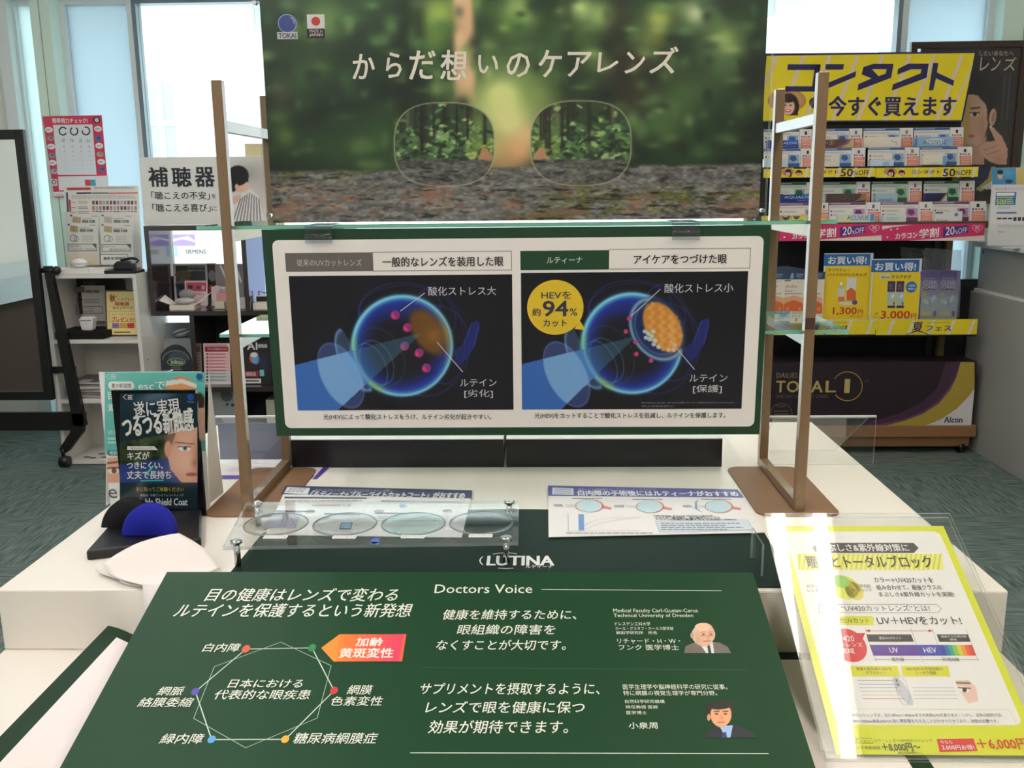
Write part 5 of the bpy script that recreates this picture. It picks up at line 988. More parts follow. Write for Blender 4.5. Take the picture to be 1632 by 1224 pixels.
# second compartment: magazines
rs = random.Random(4); zz = .3195
for i in range(11):
    th = rs.choice((.004, .006, .008)); x0 = -2.235+rs.uniform(0, .03); y0 = CY+.015+rs.uniform(0, .03); col = rs.choice(((206, 202, 198), (120, 116, 116), (226, 222, 218), (90, 86, 88), (190, 184, 180)))
    w = .20+rs.uniform(-.01, .01); m = MB(); mt = mat(col, .4); m.hexa([(x0, y0, zz), (x0+w, y0+rs.uniform(-.01, .01), zz), (x0+w, y0+.22, zz), (x0, y0+.22, zz), (x0, y0, zz+th), (x0+w, y0, zz+th), (x0+w, y0+.22, zz+th), (x0, y0+.22, zz+th)], mat((204, 200, 196), .6), mat((176, 172, 168), .6))
    if i == 10: m.box(x0+.01, x0+w-.02, y0+.01, y0+.2, zz+th, zz+th+.0006, mat((92, 88, 90), .3)); m.box(x0+.05, x0+.10, y0+.02, y0+.08, zz+th+.0006, zz+th+.001, mat((200, 196, 190), .3))
    lab = ['lowest', 'second', 'third', 'fourth', 'fifth', 'sixth', 'seventh', 'eighth', 'ninth', 'tenth', 'topmost dark covered'][i]
    tag(m.build('magazine'), lab+' magazine from the bottom of the pile in the middle cubby compartment' if i < 10 else 'topmost dark covered magazine on the pile in the middle cubby compartment', 'magazine', 'magazines piled in the cubby shelf'); zz += th+.0003
m = MB(); m.hexa([(-2.006, CY+.012, .384), (-1.935, CY+.004, .3205), (-1.925, CY+.12, .3205), (-1.998, CY+.15, .39), (-2.006, CY+.012, .387), (-1.935, CY+.004, .3235), (-1.925, CY+.12, .3235), (-1.998, CY+.15, .393)], mat((230, 228, 224), .4))
tag(m.build('folded_leaflet'), 'white folded leaflet leaning against the magazine pile', 'leaflet')
sl = Sheet((-2.13, CY+.10, .0226), (0, 0, 1), (0, 1, 0), .5, .0003); sl.slabuv([(-.09, -.08), (.10, -.09), (.10, .10), (-.07, .10)], .0006, (230, 228, 224))
for u, v in ((-.045, -.045), (-.01, -.06), (.045, -.05), (0, .01), (.05, .02)): sl.polyuv([(u+.018*math.cos(t), v+.011*math.sin(t)) for t in np.linspace(0, 6.0, 12)], (40, 40, 42), 1)
tag(sl.build('pattern_sheet'), 'white sheet with black ovals lying in the bottom cubby compartment', 'paper')

# ------------------------------------------------------------------ dark brown hearing aid shelf
DY = 4.35; DK = mat((46, 38, 38), .16, 0, .9)
d_l, d_m = at(232, 400, DY)[0], at(387, 430, DY)[0]; d_r = d_m+.46
zT, zS = at(232, 368, DY)[2], at(260, 496, DY)[2]
df = thing('dark_shelf', ((d_l+d_r)/2, DY+.15, 0), 'dark brown open shelf unit with lit back beside the white cubby shelf', 'shelf')
zM = at(340, 617, DY)[2]; DV = at(307, 575, DY)[0]
for x in (d_l, d_m, d_r): MB().box(x, x+.022, DY, DY+.30, 0 if x == d_r else zS, zT, DK).build('side_panel', df)
MB().box(d_l, d_r+.022, DY, DY+.30, zT, zT+.022, DK).build('top_board', df)
for z in (zS, zM): MB().box(d_l if z == zS else DV+.022, d_r+.022, DY-.004, DY+.30, z-.022, z, DK).build('shelf_board', df)
MB().box(DV, DV+.022, DY, DY+.30, 0, zS-.022, DK).build('side_panel', df)
MB().box(DV+.022, d_r, DY+.285, DY+.30, 0.02, zS-.022, mat((30, 28, 32), .6)).build('back_panel', df)
MB().box(d_l+.022, d_r, DY+.285, DY+.30, zS, zS+.16, mat((40, 36, 38), .6)).build('back_panel', df)
MB().box(d_l+.03, d_l+.20, DY, DY+.29, 0, .02, DK).build('plinth', df)
LIT = glow('lit_sign_white', (.90, .96, 1.0), .75)
ls = thing('lit_sign', ((d_l+d_m)/2, DY+.27, zS), 'glowing white sign with dark lettering and violet picture at the back of the dark shelf', 'lit sign')
xa, xb = at(277, 400, DY+.26)[0], d_m-.002; za, zb = at(300, 420, DY+.26)[2], at(300, 374, DY+.26)[2]
MB().box(xa, xb, DY+.262, DY+.284, zS+.14, zT-.002, LIT).build('light_box', ls)
k = Sheet((xa, DY+.261, za), (0, -1, 0), (0, 0, 1), .4, .0004); k.rect(276, 373.5, 311, 392, glow('lit_violet', (.42, .36, .80), .9), 1); k.poly([(276, 381), (300, 376), (311, 384), (311, 386), (290, 381), (276, 385)], glow('lit_lilac', (.85, .83, 1), .9), 2); k.rect(278, 392.5, 283, 409, glow('lit_sky', (.35, .62, .80), .9), 1); k.text('SIEMENS', 296, 398, 328, 404.5, (40, 120, 126), 2, .02); k.build('sign_face', ls)
k = Sheet(at(410, 440, DY+.27), (0, -1, 0), (0, 0, 1)); MB().box(d_m+.024, d_r-.002, DY+.262, DY+.284, zS+.002, zT-.002, glow('lit_sign_blue', (.50, .66, 1.0), 1.15)).build('light_panel', df)
# things on the upper shelf
zs = zS+.0008
def up(name, px, Y, label, cat, draw, col, tilt=.15, zb=None, group=None):
    x0, y0, x1, y1 = px; k = Sheet((at((x0+x1)/2, y1, Y)[0], Y, (zb if zb is not None else zs)), (0, -1, tilt), (0, 0, 1), .35, .0004); k.slab(x0, y0, x1, y1, .0015, col)
    a, b_, c_, d_ = k.box4(x0, y0, x1, y1); draw(k); o = k.build(name); dz = (zb if zb is not None else zs)-min((o.matrix_basis @ v.co).z for v in o.data.vertices); o.location.z += dz; return tag(o, label, cat, group)
up('brochure', (277, 418, 331, 484), DY+.225, 'dark brochure with landscape picture standing on the dark shelf below the lit sign', 'brochure', lambda k: (k.rect(281, 421, 328, 480, (44, 46, 52), 1), k.ell(292, 436, 13, 8, (84, 74, 60), 2), k.ell(296, 452, 17, 9, (110, 94, 84), 2), k.rect(281, 450, 300, 470, (52, 66, 90), 2), k.text('Styletto', 299, 422, 327, 425, (160, 160, 166), 3), k.text('Signia Active', 299, 427, 326, 431, (170, 172, 176), 3)), (180, 172, 168), .08)
up('brochure', (331, 418, 346, 484), DY+.235, 'dark brochure showing a grey curved shape beside the pink card on the dark shelf', 'brochure', lambda k: (k.rect(331.5, 420, 344, 482, (40, 36, 40), 1), k.ell(338, 438, 6, 9, (120, 118, 124), 2), k.ell(336, 460, 4, 8, (170, 70, 60), 2)), (150, 146, 146), .06)
up('brochure', (346, 419, 388, 484), DY+.23, 'grey brochure with white streaks behind the bronze upright on the dark shelf', 'brochure', lambda k: (k.poly([(349, 421), (353, 421), (362, 442), (359, 444)], (240, 240, 244), 1), k.poly([(376, 430), (380, 430), (386, 448), (383, 449)], (240, 240, 244), 1)), (150, 140, 142), .06)
up('pink_card', (294, 438, 330, 478), DY+.185, 'pink price card with two black device pictures in front of the dark brochure', 'card', lambda k: (k.rect(296, 440.5, 328, 455, (196, 74, 96), 1), k.ell(303, 448, 4, 3, (40, 36, 50), 2), k.ell(316, 449, 4, 3, (70, 66, 90), 2), k.ell(323, 449, 2.4, 3.4, (220, 180, 190), 2), k.greek(302, 457, 326, 461, (200, 90, 110), 2, 2, 2)), (238, 208, 212), .15)
up('pink_card', (336, 445, 362, 476), DY+.17, 'pink and white card with a qr square space beside the bronze upright on the dark shelf'.replace('a qr square space', 'a rounded top'), 'card', lambda k: (k.ell(345, 450, 8, 7, (206, 190, 192), 1), k.rect(344, 456, 361, 470, (226, 150, 160), 1), k.text('最新型', 349, 449, 360, 453, (150, 60, 80), 2), k.greek(348, 453, 359, 456, (120, 100, 104), 1, 2, 1)), (220, 196, 196), .15)
o = at(289, 488, DY+.07); bx = thing('open_white_box', o, 'open white carton with flaps around a grey earphone case on the dark shelf', 'box')
wm = mat((232, 222, 210), .5); yb = DY+.03; xw0, xw1 = at(270, 490, yb)[0], at(309, 490, yb)[0]
MB().box(xw0, xw1, yb, yb+.09, zs, zs+.022, wm).build('carton', bx)
MB().prism([(xw0, yb+.02, zs+.022), (xw0, yb+.085, zs+.022), (xw0-.05, yb+.085, zs+.062), (xw0-.055, yb+.02, zs+.042)], (0, 0, .002), wm).build('flap', bx); MB().prism([(xw1, yb+.02, zs+.022), (xw1, yb+.085, zs+.022), (xw1+.06, yb+.085, zs+.075), (xw1+.04, yb+.02, zs+.04)], (0, 0, .002), wm).build('flap', bx)
e = thing('earphone_case', (o[0], yb+.05, zs+.022), 'grey clamshell earphone case lying open in the white carton', 'charging case'); gm_ = mat((190, 188, 186), .3); ox = (xw0+xw1)/2
m = MB(); m.ball((ox, yb+.045, zs+.0225+.016), .046, .032, .016, gm_, 24, 10); m.build('case_base', e)
m = MB(); m.ball((ox+.002, yb+.082, zs+.066), .042, .010, .024, mat((140, 138, 136), .35), 24, 10); m.build('case_lid', e)
m = MB(); m.ball((ox-.022, yb+.04, zs+.040), .010, .008, .006, mat((236, 236, 236), .3), 12, 8); m.build('earbud', e); m = MB(); m.ball((ox+.024, yb+.04, zs+.040), .013, .009, .006, BLACK, 12, 8); m.build('earbud', e)
o = at(334, 488, DY+.06); m = MB(); ow = mat((24, 23, 25), .35); m.ball((o[0], DY+.06, zs+.010), .012, .01, .010, ow, 14, 8); m.tube([(o[0], DY+.06, zs+.012), (o[0]+.006, DY+.062, zs+.035), (o[0]+.001, DY+.065, zs+.05)], .0035, ow, 8); m.tube([(o[0]-.014, DY+.055, zs+.006), (o[0]+.018, DY+.055, zs+.006)], .005, ow, 8); tag(m.build('hearing_aid'), 'small black hearing aid on the dark shelf beside the clear packet', 'hearing aid')
o = at(351, 485, DY+.07); m = MB(); m.box(o[0]-.035, o[0]+.035, DY+.05, DY+.10, zs, zs+.045, ACR); m.box(o[0]-.022, o[0]+.022, DY+.06, DY+.09, zs+.002, zs+.034, mat((214, 204, 180), .4)); tag(m.build('clear_packet'), 'clear plastic packet with cream case on the dark shelf beside the bronze upright', 'packet')
o = at(383, 480, DY+.06); tag(MB().box(o[0]-.012, o[0]+.03, DY+.05, DY+.12, zs, zs+.05, mat((196, 194, 192), .4)).build('grey_box', None, .003), 'small grey white box at the divider on the dark shelf', 'box')
o = at(412, 486, DY+.04); o[0] = max(o[0], d_m+.056); e = thing('charger_box', (o[0], DY+.05, zs), 'white box with black charger and red cable behind the green panel edge', 'charger'); MB().box(o[0]-.03, o[0]+.05, DY+.03, DY+.09, zs, zs+.03, wm).build('box_body', e)
MB().box(o[0]-.026, o[0]+.05, DY+.062, DY+.07, zs+.03, zs+.062, mat((230, 230, 232), .3)).build('charger_frame', e); MB().box(o[0]-.020, o[0]+.05, DY+.0605, DY+.0625, zs+.034, zs+.058, mat((40, 36, 40), .3)).build('charger_window', e)
m = MB(); m.tube([(o[0]-.02, DY+.10, zs+.004), (o[0]-.018, DY+.10, zs+.08), (o[0]+.01, DY+.10, zs+.07), (o[0]+.025, DY+.098, zs+.075)], .003, mat((150, 60, 56)), 6); m.build('cable', e)

# below: standing pictures
b_back = DY+.27
def d_man(k):
    c = Canvas(261, 506, 304, 556, 1.2, (150, 154, 158)); c.gauss(290, 530, 20, 26, (70, 72, 76), .8); c.ell(290, 534, 9, 13, (150, 146, 144), .3, -10); c.ell(288, 520, 13, 5, (206, 206, 206), .3, -12); c.seg(276, 524, 300, 516, 2, (50, 50, 54)); c.seg(281, 530, 299, 527, 2.2, (30, 30, 32)); c.gauss(292, 545, 8, 8, (60, 60, 62), .7); c.gauss(302, 550, 8, 14, (36, 36, 40), .9); k.pic(c, 1); k.text('PHONAK', 262, 507.5, 272, 509.4, (70, 72, 76), 2)
up('portrait_card', (260, 505, 305, 572), DY+.245, 'grey photo card of a person in cap and glasses standing under the dark shelf', 'card', d_man, (160, 164, 168), .02, .4212)
MB().box(d_l+.04, DV, DY+.02, DY+.29, .40, .42, DK).build('shelf_board', df); MB().box(d_l+.04, d_l+.06, DY+.02, DY+.29, .02, .40, DK).build('side_panel', df)
up('small_leaflet', (257, 545, 305, 592), DY+.15, 'pale grey leaflet standing behind the round grey sign', 'leaflet', lambda k: k.text('PHONAK', 262, 547, 272, 549, (90, 92, 96), 2), (186, 188, 190), .03, .4205)
k = Sheet((at(279, 600, DY+.10)[0], DY+.10, .4205), (0, -1, .05), (0, 0, 1), .4, .0004); cxy = (280, 583)
k.slabuv([np.maximum(k.uv(cxy[0]+27*math.cos(t), cxy[1]-34*math.sin(t)), (-9, .0005)) for t in np.linspace(-.5, math.pi+.5, 30)], .004, (52, 58, 66)); k.ring(280, 574, 21, 15, 2, (120, 128, 136), 1, 180, 360); k.ell(284, 570, 15, 10, (78, 86, 94), 1, 24); k.text('Infinio', 273, 573.5, 292, 580.5, (200, 210, 200), 3, .03); k.ring(281, 577, 14, 6, 1.2, (120, 190, 110), 2, -30, 320); k.greek(273, 585, 290, 590, (190, 194, 196), 2, 2, 1, .3)
o = k.build('round_sign'); tag(o, 'round dark grey standing sign with white lettering under the dark shelf', 'sign')
def d_red(k):
    k.rect(326, 548, 362, 552, (200, 150, 156), 1); k.rect(326.5, 552, 364, 560, (150, 36, 48), 1); k.text('以下のような経験はありませんか', 331, 554, 362, 557.5, (236, 220, 220), 2)
    for i in range(9):
        y = 561.5+i*5.2; k.rect(328, y, 366, y+4.4, (232, 178, 182) if i < 6 else (196, 204, 206), 1); k.ell(330.5, y+2.2, 1.8, 1.7, (190, 70, 80) if i < 6 else (70, 80, 84), 2, 12); k.greek(334, y+1, 360, y+3.4, (150, 60, 70) if i < 6 else (90, 90, 96), 1, 2, i)
k = up('checklist_leaflet', (325, 546.5, 367, 612), DY+.06, 'red headed checklist leaflet standing on the dark lower shelf', 'leaflet', d_red, (226, 214, 214), .12, zM+.0005)
def d_ai(k):
    c = Canvas(388, 545, 430, 612, 1.0, (26, 22, 28)); c.gauss(405, 582, 16, 18, (52, 34, 40), .8); c.ell(405, 571, 7.5, 9, (206, 110, 110), .2); c.ell(408, 574, 5.6, 7, (90, 170, 220), .3); c.ell(405, 566, 6, 4, (226, 226, 230), .3); c.gauss(420, 580, 8, 14, (40, 46, 80), .9); k.pic(c, 1)
    k.text('AI', 394, 546.5, 410, 558, (226, 226, 226), 3, .03); k.text('補聴器', 411, 549, 426, 555, (206, 206, 206), 3, .03); k.rect(390, 592, 412, 601, (150, 36, 44), 2); k.text('補聴器', 392, 593.5, 408, 600, (230, 214, 214), 3); k.rect(390, 604, 416, 611.5, (226, 222, 222), 2); k.greek(392, 605, 414, 610.5, (60, 56, 60), 1, 3, 2); k.rect(414, 590, 421, 600, (120, 190, 200), 2)
up('ai_brochure', (387, 543, 432, 613), DY+.06, 'black brochure with bright coloured head picture on the dark lower shelf', 'brochure', d_ai, (26, 22, 26), .10, zM+.0005)
zf = .115
MB().box(DV+.022, d_r, DY+.03, DY+.284, zf-.02, zf, DK).build('shelf_board', df)
up('grey_leaflet', (336, 622, 384, 690), DY+.06, 'grey leaflet with dark round picture under the dark lower shelf', 'leaflet', lambda k: (k.ell(361, 631, 9.5, 9.5, (90, 94, 94), 1), k.ell(362, 645, 2, 2.4, (60, 60, 62), 1), k.ell(371, 646, 3, 2.4, (50, 50, 54), 1), k.greek(340, 662, 352, 665, (110, 110, 112), 1, 1, 1)), (150, 152, 152), .04, zf+.0005)
tag(MB().box(at(424, 650, DY+.1)[0], at(445, 650, DY+.1)[0], DY+.10, DY+.2, zf+.0005, at(424, 637, DY+.1)[2], mat((206, 202, 184), .5)).build('cream_box', None, .002), 'cream box in the dark shelf partly behind the green panel', 'box')
# sign on top
zc = zT+.0225
def d_hear(k):
    c = Canvas(352, 258, 432, 362, .9, (226, 222, 220)); c.gauss(400, 285, 22, 18, (150, 160, 146), .8); c.gauss(372, 280, 14, 14, (186, 186, 178), .6); c.gauss(420, 300, 16, 40, (196, 176, 176), .7)
    c.ell(383, 303, 9, 12, (232, 190, 166), .15); c.poly([(386, 296), (397, 301), (398, 306), (396, 313), (388, 316)], (236, 196, 172)); c.ell(380, 288, 17, 16, (26, 24, 26), .12); c.ell(372, 300, 7, 14, (26, 24, 26), .2); c.poly([(388, 288), (397, 292), (396, 299), (386, 296)], (26, 24, 26)); c.ell(378, 306, 3, 4.6, (226, 176, 150), .3)
    c.poly([(366, 350), (370, 326), (384, 318), (398, 309), (412, 320), (424, 362), (368, 362)], (232, 228, 226)); c.poly([(364, 340), (370, 322), (386, 318), (380, 330)], (228, 186, 166))
    for i in range(9): c.seg(372+i*5.5, 362, 384+i*3.6, 316+abs(i-4)*2.2, 1.5, (70, 66, 76), .85)
    k.pic(c, 1)
    IK = (44, 48, 56)
    for ch, x0, x1 in (('補', 238, 268), ('聴', 275, 305), ('器', 312, 342)): k.text(ch, x0, 275, x1, 305.5, IK, 3, .035)
    k.text('「聴こえの不安」', 242, 313.5, 335, 326, IK, 3, .015); k.text('を', 338, 317, 345, 324.5, IK, 3, .01); k.text('「聴こえる喜び」', 244, 333, 336, 345.5, IK, 3, .015); k.text('に', 338, 337, 346, 344, IK, 3, .01)
up('hearing_aid_sign', (226, 258, 432, 366), DY+.10, 'white hearing aid sign with dark characters and girl in striped shirt on the dark shelf', 'sign', d_hear, (238, 236, 232), .02, zc)
o = at(405, 250, DY+.18); tag(MB().box(at(391, 250, DY+.2)[0], at(440, 250, DY+.2)[0], DY+.2, DY+.28, zc, at(391, 229, DY+.2)[2], mat((206, 190, 150), .6)).build('carton_box'), 'cream carton standing behind the white hearing aid sign', 'box')


# ================================================================== contact lens rack
RX0, RX1 = 1.03, 2.06; RY = 4.40
RB = mat((24, 24, 28), .5, 0, .4); WOOD = mat((150, 108, 74), .5, 0, .4, 0, .05, 60, .12)
rk = thing('display_rack', ((RX0+RX1)/2, RY+.2, 0), 'black stepped display rack on a wooden castor base filled with contact lens cards', 'display rack')
MB().box(RX0-.02, 2.087, RY, RY+.42, .085, .142, WOOD).box(RX0, 2.065, RY+.012, RY+.40, .035, .085, mat((128, 90, 60), .5, 0, .4, 0, .05, 60, .12)).build('wooden_base', rk, .003)
for x in (RX0+.03, 2.03):
    for y in (RY+.06, RY+.36): m = MB(); m.tube([(x-.012, y-.03, .027), (x+.012, y-.03, .027)], .027, BLACK, 16); m.tube([(x, y-.022, .05), (x, y-.012, .078)], .009, CHROME, 8); m.build('castor', rk)
MB().box(RX0, RX1-.03, RY+.36, RY+.40, .142, 1.58, RB).build('back_panel', rk)
MB().box(RX1-.03, 2.22, RY+.36, RY+.40, .0, .80, mat((40, 40, 44), .5)).build('side_panel', rk)
for x in (RX0, RX1-.045): MB().box(x, x+.03, RY+.33, RY+.36, .142, 1.50, mat((130, 110, 74), .5)).build('upright_post', rk)
MB().box(RX1-.10, RX1-.075, RY+.335, RY+.36, .142, 1.05, mat((46, 46, 50), .4)).build('slotted_rail', rk)
zsh = .600
MB().box(RX0, RX1-.012, RY+.012, RY+.36, zsh-.03, zsh, RB).build('lower_shelf', rk)

R4, R3, R2, R1 = RY+.06, RY+.135, RY+.145, RY+.22      # card rows front to back
zr4 = at(1400, 353.5, R4)[2]; zr3 = at(1400, 322, R3)[2]; zr2 = at(1400, 265, R2)[2]; zr1 = at(1400, 235.5, R1)[2]
MB().box(RX0, RX1+.02, RY+.01, RY+.36, zr4-.03, zr4-.0008, mat((96, 70, 52), .5)).build('upper_shelf', rk)
MB().box(RX0, RX1-.02, R3-.012, R3+.05, zr4-.0008, zr3-.001, RB).build('step_riser', rk); MB().box(RX0, RX1-.03, R2-.012, R2+.045, zr2-.02, zr2-.001, RB).build('step_riser', rk); MB().box(RX0, RX1-.03, R1-.012, RY+.36, zr1-.02, zr1-.001, RB).build('step_riser', rk)
zh = at(1400, 196, R1+.05)[2]; MB().box(RX0, RX1-.04, R1+.075, R1+.083, zr1-.001, zh+.02, RB).build('header_bracket', rk)
BL, GN, PU = (62, 104, 166), (40, 104, 66), (126, 58, 120)
def info_card(x0, y0, x1, y1, Y, zb, q, label, seed):
    k = Sheet((at((x0+x1)/2, y1, Y)[0], Y, zb), (0, -1, .12), (0, 0, 1), .25, .0004); k.slab(x0, y0, x1, y1, .0015, (228, 222, 216) if q != GN else (206, 214, 206)); w, h = x1-x0, y1-y0
    k.rect(x0+.3, y0+.3, x1-.3, y0+h*.13, q, 1); k.greek(x0+2, y0+1, x0+w*.6, y0+h*.10, (206, 214, 226), 1, 2, seed, .5); k.greek(x0+2, y0+h*.19, x1-4, y0+h*.29, (150, 150, 160), 2, 1, seed, .4)
    for j in range(2): k.ell(x0+4, y0+h*(.45+.2*j), 1.7, 1.7, (110, 116, 130), 1, 12); k.greek(x0+7.5, y0+h*(.40+.2*j), x0+w*.50, y0+h*(.51+.2*j), (140, 140, 150), 2, 1, seed+j, .4)
    px, py, r = x0+w*.80, y0+h*.52, h*.17; k.rect(x0+w*.66, y0+h*.32, x1-2, y0+h*.76, tuple(int(.5*v+122) for v in q), 1); k.ell(px, py, r*1.25, r*1.05, q, 2, 5, 18); k.rect(x0+w*.66, y0+h*.78, x1-1.5, y1-.3, q, 1)
    return tag(seat(k.build('info_card'), zb+.0003), label, 'info card', 'lens information cards on the rack')
def price_card(x0, y0, x1, y1, Y, zb, label, seed):
    k = Sheet((at((x0+x1)/2, y1, Y)[0], Y, zb), (0, -1, .12), (0, 0, 1), .3, .0004); k.slab(x0, y0, x1, y1, .0015, (230, 224, 220)); w, h = x1-x0, y1-y0
    k.rect(x0+w*.42, y0+h*.12, x0+w*.60, y0+h*.30, ((40, 40, 44), (70, 110, 180), (120, 120, 124))[seed % 3], 1)
    for j, q in enumerate(((60, 120, 200), (226, 90, 110), (226, 150, 60), (70, 120, 190))): k.ell(x0+w*(.2+.19*j), y0+h*.40, w*.08, w*.07, q, 1, 10)
    k.rect(x0+w*.12, y0+h*.50, x1-w*.06, y0+h*.60, (214, 70, 66), 1); k.rect(x0+w*.12, y0+h*.62, x1-w*.06, y0+h*.74, (228, 130, 110), 1); k.rect(x0+w*.12, y0+h*.75, x1-w*.06, y0+h*.86, (226, 120, 50), 1); k.rect(x0+w*.12, y0+h*.88, x1-w*.06, y0+h*.98, (222, 90, 90), 1)
    for j in range(4): k.greek(x0+w*.2, y0+h*(.52+.125*j), x1-w*.12, y0+h*(.585+.125*j), (240, 220, 210), 1, 2, seed+j, .6)
    return tag(seat(k.build('price_card'), zb+.0003), label, 'price card', 'small price cards on the rack')
rows = [(R1, zr1, 204.5, 235.5, BL, 'blue topped', 'top back row', [(1217, 1274), (1297, 1353.4), (1376, 1434), (1456.6, 1514)], [(1274.4, 1294), (1353.8, 1374), (1434.4, 1455), (1514.5, 1535)]),
        (R2, zr2, 235.5, 265, BL, 'blue topped', 'row above yellow fifty strip', [(1217, 1276), (1300, 1357.6), (1383, 1442), (1466, 1526)], [(1276.5, 1298), (1358, 1379), (1442.5, 1465), (1526.5, 1549)]),
        (R3, zr3, 289.5, 322, GN, 'green topped', 'shaded row below yellow strip', [(1229, 1285), (1300, 1364.6), (1389, 1447), (1472, 1529)], [(1285.5, 1298), (1365, 1386.5), (1447.5, 1469), (1529.5, 1553)]),
        (R4, zr4, 322.5, 353.5, PU, 'purple topped', 'row above pink strip', [(1241, 1305), (1321, 1380), (1403.6, 1464), (1486.4, 1545)], [(1306, 1320), (1380.4, 1403), (1464.5, 1486), (1545.5, 1571)])]
ordn = ['first', 'second', 'third', 'fourth']
for r, (Y, zb, y0, y1, q, qn, rn, inf, pri) in enumerate(rows):
    for i, (a, b_) in enumerate(inf): info_card(a, y0, b_, y1, Y, zb, q, '%s info card, %s from the bronze stand, %s' % (qn, ordn[i], rn), r*4+i)
    for i, (a, b_) in enumerate(pri): price_card(a, y0, b_, y1, Y, zb, 'red and white price card, %s from the bronze stand, %s' % (ordn[i], rn), r*3+i)
def lens_box(x0, y0, x1, y1, Y, zb, draw, col, label, d=.028):
    a, b_, c_, t = at(x0, y1, Y), at(x1, y1, Y), 0, at((x0+x1)/2, y0, Y); X0, X1, H = a[0], b_[0], t[2]-at((x0+x1)/2, y1, Y)[2]
    k = Sheet(((X0+X1)/2, Y, zb), (0, -1, 0), (0, 0, 1), .3, .0004); w = (X1-X0)/2; k.slabuv([(-w, 0), (w, 0), (w, H), (-w, H)], d, col); zoff = k.uv((x0+x1)/2, y1)[1]; draw(k); return tag(seat(k.build('lens_box'), zb+.0003), label, 'box', 'contact lens boxes on the rack')
def d_aq(x0, y0, x1, y1):
    def f(k): k.rect(x0+.6, y0+.6, x0+5, y1-.4, (40, 60, 130), 1); k.ell(x1-10, y0+4, 10, 3.4, (40, 110, 200), 1); k.text('AQUALOX', x0+7, y0+3.6, x1-1, y0+8.6, (206, 216, 236), 2, .01); k.text('ONE-DAY UV 30P', x1-26, y0+10, x1-3, y0+11.8, (190, 200, 226), 2)
    return f
